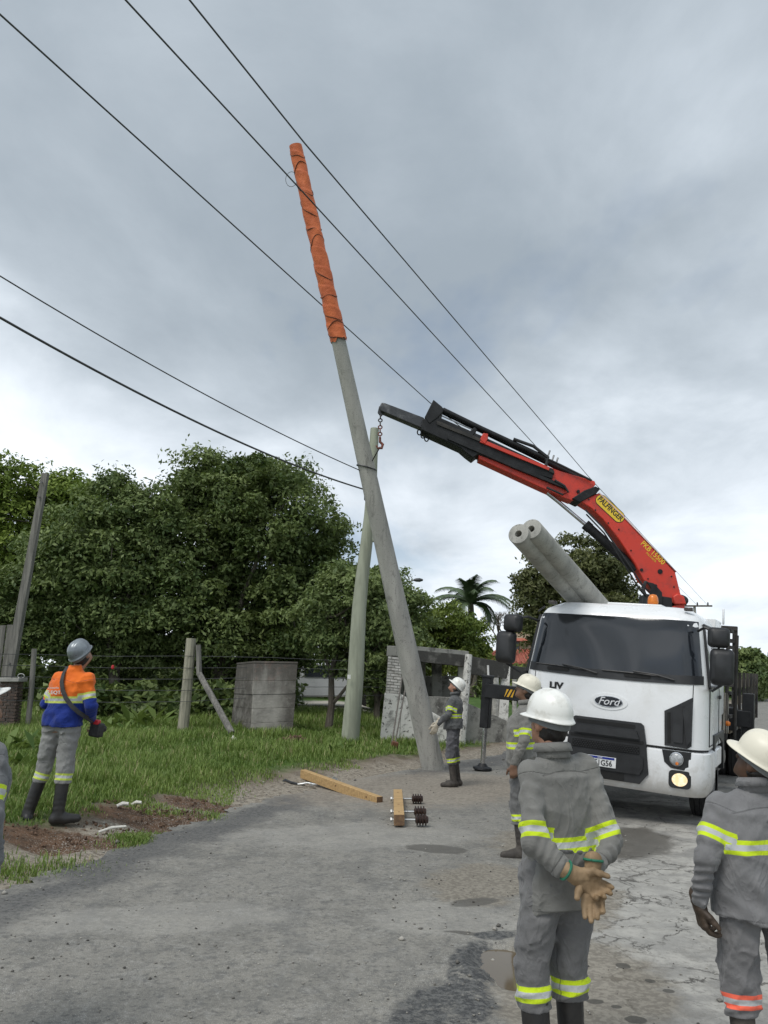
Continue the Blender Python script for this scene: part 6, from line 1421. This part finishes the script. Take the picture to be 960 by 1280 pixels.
def helmet(parent, M, m, seed=0, peak=.045, sc=1.):
    nT, nP = 64, 22; vs = []
    for i in range(nP+1):
        t = i/nP; 
        for j in range(nT):
            a = 2*PI*j/nT; ca, sa = math.cos(a), math.sin(a)
            if t <= .82:
                ph = t/.82*PI/2; rr_ = math.sin(ph)**.90; z = .134*math.cos(ph)**.80 if ph < PI/2-.001 else 0; ex = 0
            else: rr_ = 1; z = -.012*(t-.82)/.18; ex = (t-.82)/.18
            x = .106*rr_*ca; y = .132*rr_*sa
            fl = ex*(.008+peak*max(0, sa)**3+.006*max(0, -sa)**2); x += fl*ca; y += fl*sa; z -= ex*(.006*max(0, sa)**2+.012*max(0, -sa)**2)
            if t < .8 and rr_ > .0:
                rd = math.exp(-(x/.020)**2)*.0055*(1-t**4)+math.exp(-((abs(x)-.046)/.009)**2)*.003*(1-t**3); z += rd*math.cos(min(t/.82, 1)*PI/2*.8); y += rd*sa*rr_*.6
            vs.append((x*sc, y*sc, (z+.022)*sc))
    b = MB(); b.add(vs, [(i*nT+j, i*nT+(j+1) % nT, (i+1)*nT+(j+1) % nT, (i+1)*nT+j)[::-1] for i in range(nP) for j in range(nT)]); o = b.build('helmet', m, parent, 0); o.data.shade_smooth()
    o.data.transform(M); sm = o.modifiers.new('shell', 'SOLIDIFY'); sm.thickness = .0035; sm.offset = -1
    b = MB(); n = 40; pts = [((.094*math.cos(a*2*PI/n))*sc, (.120*math.sin(a*2*PI/n))*sc, (.0-.022*max(0, -math.sin(a*2*PI/n)))*sc) for a in range(n+1)]
    vv = []; 
    for p in pts: vv += [(p[0], p[1], p[2]-.014), (p[0]*1.02, p[1]*1.02, p[2]+.016)]
    b.add(vv, [(2*i, 2*i+2, 2*i+3, 2*i+1) for i in range(n)]); hb = b.build('headband', mat('grey_webbing', (.16, .17, .17)), o, 0); hb.data.transform(M); s2 = hb.modifiers.new('t', 'SOLIDIFY'); s2.thickness = .003
    return o
def person(P, yaw, J, label, look=(0, 0), sc=1., skn=(.36, .21, .14), jc='g', bandc=YEL, legband=YEL, hem=.77, helm=None, h=.0095, gloves=None, hands=None, boots='rubber',
           armband=.30, waistz=1.06, seed=0, body_h=.010, bulk=1., cuffz=.36, waistband=True, blackhair=True, hair=True, jcol=((.200, .198, .184), (.162, .160, .150)), tcol=((.170, .169, .168), (.134, .133, .134)), peak=.045, cuffs=None):
    z0 = P[2] if len(P) > 2 else 0
    J = {k: np.array(v, float) for k, v in J.items()}
    hd = J['head']; HM = Matrix.Translation(hd) @ Euler((R(look[1]), 0, R(look[0]))).to_matrix().to_4x4(); HR = np.array(HM.to_3x3())
    def hp(x, y, z): return hd+HR@np.array([x, y, z])
    spn = sorted([(J['pel'][2]-.25, J['pel'][0], J['pel'][1]), (J['pel'][2], J['pel'][0], J['pel'][1]), (J['waist'][2], J['waist'][0], J['waist'][1]), (J['chest'][2], J['chest'][0], J['chest'][1]), (J['neck'][2], J['neck'][0], J['neck'][1]), (J['neck'][2]+.1, J['neck'][0]*1.0+(hd[0]-J['neck'][0])*.6, J['neck'][1]+(hd[1]-J['neck'][1])*.6)])
    allp = np.array([v for v in J.values()]); lo = allp.min(0)-.2; hi = allp.max(0)+.2; lo[2] = -.02
    # body
    B = Field(lo, hi, body_h)
    B.torso(spn, [(J['pel'][2]-.10, .13, .085), (J['pel'][2], .14, .09), (J['waist'][2], .12, .08), (J['chest'][2], .135, .085), (J['neck'][2]-.11, .09, .06), (J['neck'][2]-.04, .045, .045)], 0)
    for s_ in 'LR':
        sh, el, wr, hp_, kn, an = [J[q+s_] for q in ('sh', 'el', 'wr', 'hip', 'kn', 'an')]
        B.cone(J['neck']-V3(0, 0, .10), sh-V3(0, 0, .012), .035, .040, .015); B.cone(sh-V3(0, 0, .012), el, .040, .036, .02); B.cone(el, wr, .034, .026, .01)
        B.cone(hp_, kn, .08, .055, .03); B.cone(kn, an, .053, .036, .02); B.cone(an-V3(0, .02, .04), an+V3(0, .12, -.06), .035, .03, .02)
    B.cone(J['neck']-V3(0, 0, .03), hp(0, -.015, -.06), .056, .054, .02)
    B.ell(hp(0, -.008, .018), (.074, .094, .098), HR, .0); B.ell(hp(0, .030, -.050), (.056, .058, .058), HR, .03); B.ell(hp(0, .072, -.088), (.024, .02, .018), HR, .025)
    B.cone(hp(0, .086, .012), hp(0, .104, -.026), .008, .013, .010); B.cone(hp(-.03, .078, .028), hp(.03, .078, .028), .012, .012, .012)
    B.cone(hp(-.018, .083, -.056), hp(.018, .083, -.056), .008, .008, .008)
    for sx in (-1, 1): B.ell(hp(sx*.077, -.006, -.008), (.010, .020, .031), HR, .008); B.ell(hp(sx*.031, .094, .008), (.015, .010, .009), HR, .008, 'd')
    for s_, hs in (hands or {}).items(): hand(B, J['wr'+s_], *hs[:3], **(hs[3] if len(hs) > 3 else {}))
    SK = skin('skin_%d' % int(sum(skn)*1000), skn)
    body = fmesh(B, 'person', SK, None); body.location = (P[0], P[1], z0); body.rotation_euler = (0, 0, yaw); body.scale = (sc,)*3
    tag(body, label, 'person')
    for sx in (-1, 1):
        b = MB(); M = Matrix.Translation(hp(sx*.031, .079, .008)); b.lathe([(0, -.011), (.008, -.008), (.011, 0), (.008, .008), (0, .011)], 12, M); b.build('eye', mat('eye_dark', (.05, .03, .02), rough=.2), body, 60)
    if hair:
        Hf = Field(hd-.17, hd+.17, .007); Hf.ell(hp(0, -.014, .018), (.080, .100, .102), HR); Hf.ell(hp(0, -.035, -.045), (.064, .062, .062), HR, .03)
        x, y, z = np.meshgrid(*Hf.ax, indexing='ij', sparse=True); ql = [HR[0, i]*(x-hd[0])+HR[1, i]*(y-hd[1])+HR[2, i]*(z-hd[2]) for i in range(3)]
        Hf.V = np.maximum(Hf.V, np.maximum(ql[1]-.03-np.clip(ql[2], 0, .1)*.5, -.100-ql[2]+.0*ql[0])).astype(np.float32); Hf.wrinkle(.006, 130, seed+5)
        fmesh(Hf, 'hair', HAIR, body)
    # jacket
    def fold(x, y, z, an): return .0035*np.sin(an*5+4*np.sin(z*7+seed)+seed)*np.clip((1.3-z)*2, .25, 1)+.006*np.sin(z*30+3*np.sin(an*1.5+seed)+np.cos(an*4))*np.exp(-((z-1.0)/.17)**2)
    jlo = allp[:].min(0)-.17; jhi = allp.max(0)+.17; jlo[2] = hem-.03; jhi[2] = J['neck'][2]+.14
    for s_ in 'LR': jlo[2] = min(jlo[2], J['wr'+s_][2]-.07)
    Jf = Field(jlo, jhi, h); k = bulk
    nz_ = J['neck'][2]; cz = J['chest'][2]
    Jf.torso(spn, [(hem, .212*k, .158*k), (hem+.15, .208*k, .155*k), (J['waist'][2], .198*k, .145*k), (cz-.05, .212*k, .150*k), (cz+.04, .198*k, .138*k), (nz_-.07, .150*k, .112*k), (nz_-.02, .092, .088), (nz_+.015, .082, .080), (nz_+.055, .075, .074)], .0, fold)
    segs = []
    for s_ in 'LR':
        sh, el, wr = [J[q+s_] for q in ('sh', 'el', 'wr')]; ax_ = (sh-J['neck']); Lu = np.linalg.norm(el-sh); Lf = np.linalg.norm(wr-el)
        Jf.cone(J['neck']*.6+sh*.4-V3(0, 0, .045), sh, .070, .074, .06)
        Jf.cone(sh, el, .073, .064, .022, [(Lu, .13, .055, .0065, seed+1), (Lu*.45, .3, .13, .004, seed+2), (.05, .1, .07, .005, seed)])
        Jf.cone(el, el+(wr-el)*(1-.03/Lf), .064, .048, .012, [(.02, .12, .045, .007, seed+3), (Lf*.8, .1, .035, .005, seed+4)])
        if armband: segs.append((sh, el, armband*1.0 if armband > 1 else Lu*armband/.39, .0325, .115))
    if waistband: segs.append((V3(J['waist'][0], J['waist'][1], 0), V3(J['waist'][0], J['waist'][1], 2), waistz, .0325, .215*k))
    Jf.wrinkle(.0082, 20, seed); Jf.wrinkle(.0030, 55, seed+9); Jf.clipz(hem)
    at_ = {'band': band_attr(segs)}
    def seam(Pt):
        o = np.full(len(Pt), .05); tor = np.ones(len(Pt), bool)
        for s_ in 'LR':
            sh, el, wr = J['sh'+s_], J['el'+s_], J['wr'+s_]; u = el-sh; Lg = np.linalg.norm(u); u = u/Lg; s2 = (Pt-sh)@u; q = np.linalg.norm(Pt-sh-s2[:, None]*u, axis=1); near = q < .10
            o = np.where(near & (s2 < .2), np.minimum(o, np.abs(s2-.015)), o); v = wr-el; Lf = np.linalg.norm(v); v = v/Lf; s3 = (Pt-el)@v; q3 = np.linalg.norm(Pt-el-s3[:, None]*v, axis=1); nf = (q3 < .085) & (s3 > 0)
            o = np.where(nf, np.minimum(o, np.abs(s3-(Lf-.085))), o); tor &= ~((near & (s2 > .03)) | nf)
        back = Pt[:, 1] < spn[2][2]
        o = np.where(tor, np.minimum(o, np.abs(Pt[:, 2]-hem-.022)), o); o = np.where(tor & back, np.minimum(o, np.abs(Pt[:, 2]-(J['chest'][2]+.045)-.02*np.cos(Pt[:, 0]*12))), o)
        o = np.where(tor & (Pt[:, 2] < J['chest'][2]-.06), np.minimum(o, np.abs(Pt[:, 1]-J['waist'][1]-.005)), o); return o
    at_['seam'] = seam
    if jc == 'g': jm = cloth('grey_work_cloth%d' % seed, *jcol, band=bandc)
    else:
        jm = cloth('orange_and_blue_knit', (.012, .035, .24), (.010, .028, .19), band=(.62, .72, .14), split=((.80, .17, .02), (.72, .14, .018)))
        def upper(Pt):
            o = Pt[:, 2]-waistz
            for s_ in 'LR':
                sh, el = J['sh'+s_], J['el'+s_]; u = (el-sh); Lg = np.linalg.norm(u); u = u/Lg; s2 = (Pt-sh)@u; q = np.linalg.norm(Pt-sh-s2[:, None]*u, axis=1); o = np.where((q < .09) & (np.abs(Pt[:, 0]) > .17), Lg*armband/.39-s2, o)
                wr = J['wr'+s_]; v = wr-el; s3 = np.clip(((Pt-el)@v)/(v@v), 0, 1); q2 = np.linalg.norm(Pt-el-s3[:, None]*v, axis=1); o = np.where((q2 < .08) & (Pt[:, 2] < waistz-.03), -1, o)
            return o
        at_['upper'] = upper
    jk = fmesh(Jf, 'jacket', jm, body, at_)
    if jc == 'g':
        b = MB(); n = 36; vs = []; tn = hd-J['neck']; tn = tn/np.linalg.norm(tn)
        for i in range(n+1):
            a = 2*PI*i/n+PI/2; gap = .012*(1 if i in (0, n) else 0)
            for zz_, rr_ in ((-.012, 1.17), (.030, 1.10), (.058, 1.12), (.052, 1.22), (.018, 1.30)): c_ = J['neck']+tn*zz_*1.0+V3(0, 0, .0); vs.append((c_[0]+.070*rr_*math.cos(a)+gap, c_[1]+.070*rr_*math.sin(a), c_[2]+.008*math.sin(a)*-1))
        b.add(vs, [(5*i+j, 5*i+5+j, 5*i+6+j, 5*i+1+j) for i in range(n) for j in range(4)]); co = b.build('collar', jm, jk, 0); co.data.shade_smooth(); co.modifiers.new('t', 'SOLIDIFY').thickness = .003
        for nm_, v_ in (('band', 6.), ('seam', .05)): a_ = co.data.attributes.new(nm_, 'FLOAT', 'POINT'); a_.data.foreach_set('value', np.full(len(co.data.vertices), v_, np.float32))
    # trousers
    tlo = allp.min(0)-.16; thi = allp.max(0)+.16; tlo[2] = cuffz-.05; thi[2] = J['pel'][2]+.12; T = Field(tlo, thi, h); segs = []
    T.torso([(0, J['pel'][0], J['pel'][1]), (2, J['pel'][0], J['pel'][1])], [(J['pel'][2]-.10, .168, .125), (J['pel'][2]+.08, .175, .13)], 0)
    for s_ in 'LR':
        hp_, kn, an = [J[q+s_] for q in ('hip', 'kn', 'an')]; Lt = np.linalg.norm(kn-hp_); u = (an-kn); tt = (kn[2]-cuffz)/(kn[2]-an[2]); cu = kn+u*tt; Lc = np.linalg.norm(cu-kn)
        T.cone(hp_, kn, .112, .092, .035, [(Lt, .12, .085, .005, seed+2), (.08, .12, .08, .004, seed+5)]); T.cone(kn, cu, .092, .086, .02, [(.05, .10, .08, .004, seed+7), (Lc, .06, .045, .007, seed+3)])
        Lc2 = np.linalg.norm(u); segs.append((kn, an, max(.02, tt*Lc2-.055), .0325, .14))
    T.wrinkle(.0078, 28, seed+4); T.wrinkle(.004, 70, seed+6)
    T.clipz(cuffz-.012)
    fmesh(T, 'trousers', cloth('grey_trouser_cloth%d' % seed, *tcol, band=legband), body, {'band': band_attr(segs), 'seam': lambda Pt: np.minimum(np.where(Pt[:, 2] < J['pel'][2]-.15, np.abs(np.where(Pt[:, 0] > J['pel'][0], Pt[:, 1]-J['knR'][1], Pt[:, 1]-J['knL'][1])), .05), .05)})
    # boots
    for s_ in 'LR':
        kn, an = J['kn'+s_], J['an'+s_]; tdv = J.get('toe'+s_, V3(0, 1, 0)); tdv = tdv/np.linalg.norm(tdv); top = an+(kn-an)*((cuffz+.03-an[2])/(kn[2]-an[2])); Bf = Field(np.minimum(an, top)-.26, np.maximum(an, top)+.26, .008)
        Bf.cone(an-V3(0, 0, .02), top, .056 if boots == 'rubber' else .052, .064 if boots == 'rubber' else .056, .02, [(.10, .1, .05, .003, seed)])
        he = V3(an[0], an[1], .042)-tdv*.035; Bf.cone(he, he+tdv*.11, .047, .050, .03); Bf.cone(he+tdv*.1, he+tdv*.215-V3(0, 0, .006), .050, .040, .03); Bf.clipz(.0)
        bo = fmesh(Bf, 'boot', BOOT if boots == 'rubber' else BOOTL, body)
        Sf = Field(he-.12, he+V3(.30, .30, .1)+0*he, .008) if False else None
    if gloves:
        for s_, (m_, dd, nn, th_, kw) in gloves.items():
            w = J['wr'+s_]; G = Field(w-.23, w+.23, .0042); hand(G, w, dd, nn, th_, grow=.0050, **kw); dn = np.array(dd, float)/np.linalg.norm(dd); G.cone(w-dn*.045, w+dn*.02, .040, .031, .012); G.wrinkle(.0018, 90, seed+3)
            fmesh(G, 'glove', m_, body)
            if cuffs: b = MB(); e1 = Vector(dn).orthogonal().normalized(); e2 = Vector(dn).cross(e1); c_ = Vector(w-dn*.045); b.tube([c_+(e1*math.cos(a*PI/12)+e2*math.sin(a*PI/12))*.0405 for a in range(25)], .006, 6, False); b.build('glove_trim', cuffs, body)
    if helm: helmet(body, HM @ Matrix.Translation((0, -.006, .020)), helm, seed, peak, .94)
    return body, HM
def JJ(**k):
    d = dict(pel=(0, 0, .95), waist=(0, 0, 1.08), chest=(0, .005, 1.30), neck=(0, -.015, 1.455), head=(0, .01, 1.60), shL=(-.160, -.01, 1.365), shR=(.160, -.01, 1.365), elL=(-.235, -.03, 1.12), elR=(.235, -.03, 1.12),
             wrL=(-.245, .05, .87), wrR=(.245, .05, .87), hipL=(-.092, 0, .90), hipR=(.092, 0, .90), knL=(-.11, .015, .50), knR=(.11, .015, .50), anL=(-.125, -.02, .09), anR=(.125, -.02, .09), toeL=(-.25, 1, 0), toeR=(.25, 1, 0))
    d.update(k); return d
def rz(x, y): return float(road_z(np.array([x]), np.array([y]), edist(x, y))[0])
LEATH = mat('tan_leather', (.30, .205, .115), (.19, .125, .065), 10, .7, bsc=70, bstr=.45, bdist=.004)
PALE = mat('pale_leather', (.50, .45, .36), (.38, .33, .26), 10, .75, bsc=70, bstr=.4, bdist=.004)
DKL = mat('dark_brown_leather', (.075, .05, .032), (.045, .03, .02), 10, .6, bsc=70, bstr=.4, bdist=.004)
GRN = mat('green_cloth_trim', (.02, .17, .10), (.015, .12, .07), 20, .8)
# 1. near worker, gloved hands joined behind his back
x, y = .825, 4.0
person((x, y, rz(x, y)), R(21), JJ(head=(-.012, .035, 1.575), neck=(-.015, -.005, 1.43), shL=(-.148, -.01, 1.355), shR=(.150, -.01, 1.355), elL=(-.212, -.12, 1.07), wrL=(-.075, -.225, .945), elR=(.195, -.14, 1.05), wrR=(.020, -.23, .955),
       hipL=(-.10, 0, .9), hipR=(.075, 0, .9), knL=(-.16, .02, .50), anL=(-.165, -.03, .09), knR=(.05, .05, .50), anR=(.06, .06, .09)),
       'grey uniformed worker nearest the camera, tan gloved hands joined behind his back', look=(12, 8), sc=1.0, skn=(.38, .20, .13), helm=HELM, h=.0065, body_h=.009, seed=1, hem=.745, bulk=.90,
       armband=.33, waistz=1.045, gloves={'L': (LEATH, (.72, -.12, -.42), (.15, -.9, -.2), -1, dict(curl=(.45, .55, .4), tdir=.5, sc=1.1)), 'R': (LEATH, (-.16, -.10, -1), (-.35, -1, .1), 1, dict(curl=(.10, .20, .25), spread=.03, sc=1.15))}, cuffs=GRN)
# 2. right-hand worker, helmet tipped back
x, y = 1.69, 3.9
person((x, y, rz(x, y)-.0), R(10), JJ(head=(.035, -.045, 1.495), neck=(.02, -.03, 1.375), chest=(0, .005, 1.24), shL=(-.16, -.01, 1.30), shR=(.165, -.01, 1.30), elL=(-.285, -.05, 1.08), wrL=(-.285, .03, .86), elR=(.26, -.05, 1.08), wrR=(.25, .06, .86), knL=(-.12, .02, .50), knR=(.15, .01, .5), anL=(-.125, 0, .09), anR=(.2, -.02, .09)),
       'worker at the right edge with dark gloves and orange bands on his trouser legs', look=(28, 30), sc=.955, skn=(.10, .055, .035), helm=HELC, h=.0065, seed=2, hem=.80, bulk=1.08, armband=.215, waistz=1.135,
       legband=(1.0, .17, .10), boots='leather', cuffz=.40, gloves={'L': (DKL, (.12, -.05, -1), (1, -.1, 0), 1, dict(curl=(.5, .6, .4))), 'R': (DKL, (-.1, 0, -1), (-1, 0, 0), -1, dict(curl=(.4, .5, .4)))}, jcol=((.205, .204, .206), (.168, .167, .170)), tcol=((.19, .187, .188), (.15, .148, .150)), peak=.05)
# 3. worker between the near man and the stabiliser
x, y = 1.52, 8.75
person((x, y, rz(x, y)), R(78), JJ(pel=(0, .07, .95), waist=(0, .08, 1.08), chest=(0, .055, 1.30), head=(0, .0, 1.61), neck=(0, .0, 1.46), shL=(-.16, .02, 1.365), shR=(.16, .02, 1.365), elL=(-.25, .03, 1.13), wrL=(-.24, .14, .89), elR=(.24, .03, 1.13), wrR=(.22, .16, .90), hipL=(-.092, .07, .9), hipR=(.092, .07, .9), knL=(-.10, .12, .50), anL=(-.12, .09, .09), knR=(.10, .04, .5), anR=(.1, -.06, .09)),
       'worker standing side-on by the stabiliser leg, partly hidden by the nearest man', look=(-8, 24), sc=1.035, skn=(.20, .11, .07), helm=HELC, seed=3, hem=.77, boots='leather', cuffz=.33, armband=.27, waistz=1.07,
       hands={'L': ((0, .05, -1), (1, 0, 0), -1, dict(curl=(.6, .7, .5), grow=.002)), 'R': ((0, .05, -1), (-1, 0, 0), 1, dict(curl=(.5, .6, .4)))}, jcol=((.20, .195, .178), (.155, .152, .14)), tcol=((.15, .15, .148), (.12, .12, .118)))
# 4. worker at the foot of the pole
q = gat(558, 977); x, y = 1.13, 13.5
person((x, y, max(gz(x, y), rz(x, y))), R(80), JJ(head=(0, -.055, 1.585), neck=(0, -.045, 1.45), chest=(0, -.02, 1.28), elL=(-.24, .05, 1.14), wrL=(-.21, .25, .98), elR=(.23, .05, 1.14), wrR=(.2, .27, 1.0), anL=(-.09, .0, .09), anR=(.11, -.05, .09), knL=(-.09, .04, .5), knR=(.1, .0, .5)),
       'worker beside the foot of the leaning pole, looking straight up, white helmet and pale gloves', look=(-6, 42), sc=.985, skn=(.42, .22, .15), helm=HELM, h=.009, seed=4, bulk=1.08, hem=.90, boots='leather', cuffz=.36, armband=.22, waistz=1.12,
       gloves={'L': (PALE, (.05, .45, -1), (1, .3, 0), -1, dict(curl=(.25, .4, .3), sc=1.15)), 'R': (PALE, (-.1, .5, -1), (-1, .3, 0), 1, dict(curl=(.4, .5, .3)))}, jcol=((.115, .118, .12), (.085, .088, .09)), tcol=((.115, .115, .125), (.085, .085, .095)))
# 5. orange and blue worker on the verge
g5 = gat(68, 1030); x, y = g5[0]-.02, g5[1]; SC5 = 232/235*1.06*y/8.55
ob, HM5 = person((x, y, gz(x, y)), R(-12), JJ(pel=(.02, 0, .95), waist=(.05, 0, 1.08), chest=(.09, .0, 1.30), neck=(.12, -.01, 1.455), head=(.165, .02, 1.60), shL=(-.05, -.01, 1.37), shR=(.275, -.01, 1.36), elL=(-.175, -.02, 1.12), elR=(.325, -.02, 1.11), wrL=(-.10, .17, 1.0), wrR=(.245, .17, .94),
       hipL=(-.075, 0, .90), hipR=(.105, 0, .90), knL=(-.16, .03, .50), anL=(-.26, -.03, .10), knR=(.08, .01, .50), anR=(.06, -.02, .09), toeL=(-.7, .8, 0), toeR=(.75, .7, 0)),
       'man in orange and blue shirt with grey helmet and black shoulder strap', look=(-16, 38), sc=SC5, skn=(.34, .19, .13), jc='o', legband=(.62, .75, .12), helm=HELG, h=.009, seed=6, hem=.90, armband=.245, waistz=1.165,
       tcol=((.29, .29, .28), (.23, .23, .225)), hands={'L': ((.6, .4, -.2), (0, .2, -1), 1, dict(curl=(.5, .6, .4))), 'R': ((-.3, .7, -.5), (-1, 0, -.3), -1, dict(curl=(.6, .7, .5)))}, cuffz=.38, peak=.012)
def orange_extras():
    # strap over the right... crosses the back from the left shoulder to the right hip; small camera at the right hand
    sp_ = mat('black_strap', (.015, .015, .016), (.03, .03, .03), 30, .6)
    pts = [(.055, .045, 1.475), (.055, -.045, 1.478), (.06, -.105, 1.42), (.075, -.150, 1.34), (.105, -.168, 1.26), (.15, -.170, 1.18), (.215, -.155, 1.10), (.26, -.12, 1.05), (.285, -.03, 1.0), (.28, .12, .95)]
    b = MB(); vs = []; n = len(pts)
    for i, p in enumerate(pts):
        t = (Vector(pts[min(i+1, n-1)])-Vector(pts[max(i-1, 0)])).normalized(); nr = Vector((p[0]-.08, p[1], 0)).normalized() if i > 1 else Vector((0, 0, 1)); w = t.cross(nr).normalized()*.021
        for s_, o in ((-1, 0), (1, 0), (1, .006), (-1, .006)): q_ = Vector(p)+w*s_+nr*o; vs.append(tuple(q_))
    fs = []
    for i in range(n-1):
        for j in range(4): fs.append((4*i+j, 4*i+(j+1) % 4, 4*i+4+(j+1) % 4, 4*i+4+j))
    b.add(vs, fs); b.build('shoulder_strap', sp_, ob, 40)
    c = thing('camera_bag', 'small black camera case held at the right hip of the orange shirted man', 'camera', (0, 0, 0)); W5 = Matrix.Translation(ob.location) @ ob.rotation_euler.to_matrix().to_4x4() @ Matrix.Scale(SC5, 4)
    pos = W5 @ Vector((.285, .19, .865)); c.location = pos; c.rotation_euler = (0, .15, R(-12))
    b = MB(); b.box((0, 0, 0), (.13, .11, .15)); b.build('case', sp_, c, bevel=.02); b = MB(); b.lathe([(.035, 0), (.04, .05), (.03, .055)], 18, Matrix.Translation((.02, .05, .01)) @ Matrix.Rotation(-PI/2, 4, 'X')); b.build('lens', sp_, c)
    b = MB(); b.box((.0, -.03, .085), (.07, .06, .05)); b.build('red_flap', mat('red_plastic', (.6, .03, .04)), c, bevel=.01)
    wm_ = mat('white_print', (.75, .70, .66), rough=.6)
    M = Matrix.Translation((.045, -.167, 1.235)) @ Euler((0, R(0), R(0))).to_matrix().to_4x4() @ TXT
    text('EQTL', .045, M, wm_, 'back_print', ob, ext=.002, bold=.001, sx=1.3); text('F', .055, Matrix.Translation((-.06, -.160, 1.235)) @ TXT, wm_, 'back_print', ob, ext=.002, bold=.003); text('Companhia', .026, Matrix.Translation((.0, -.166, 1.28)) @ TXT, wm_, 'back_print', ob, ext=.002)
orange_extras()
# 6. worker cut by the left edge
x, y = -1.985, 4.0
person((x, y, gz(x, y) if edist(x, y)[0] < 0 else rz(x, y)), R(-25), JJ(head=(.02, .0, 1.60), elR=(.265, -.06, 1.12), wrR=(.24, -.02, .88)),
       'worker mostly cut off by the left edge, white glove and grey sleeve showing', look=(-15, 24), sc=.985, skn=(.3, .17, .11), helm=HELM, h=.009, seed=8, hem=.80, armband=.265, waistz=1.10,
       gloves={'R': (PALE, (0, .05, -1), (-1, 0, 0), -1, dict(curl=(.4, .5, .3))), 'L': (PALE, (0, .05, -1), (1, 0, 0), 1, dict(curl=(.4, .5, .3)))}, jcol=((.15, .155, .16), (.12, .124, .128)), tcol=((.10, .105, .11), (.08, .084, .088)))
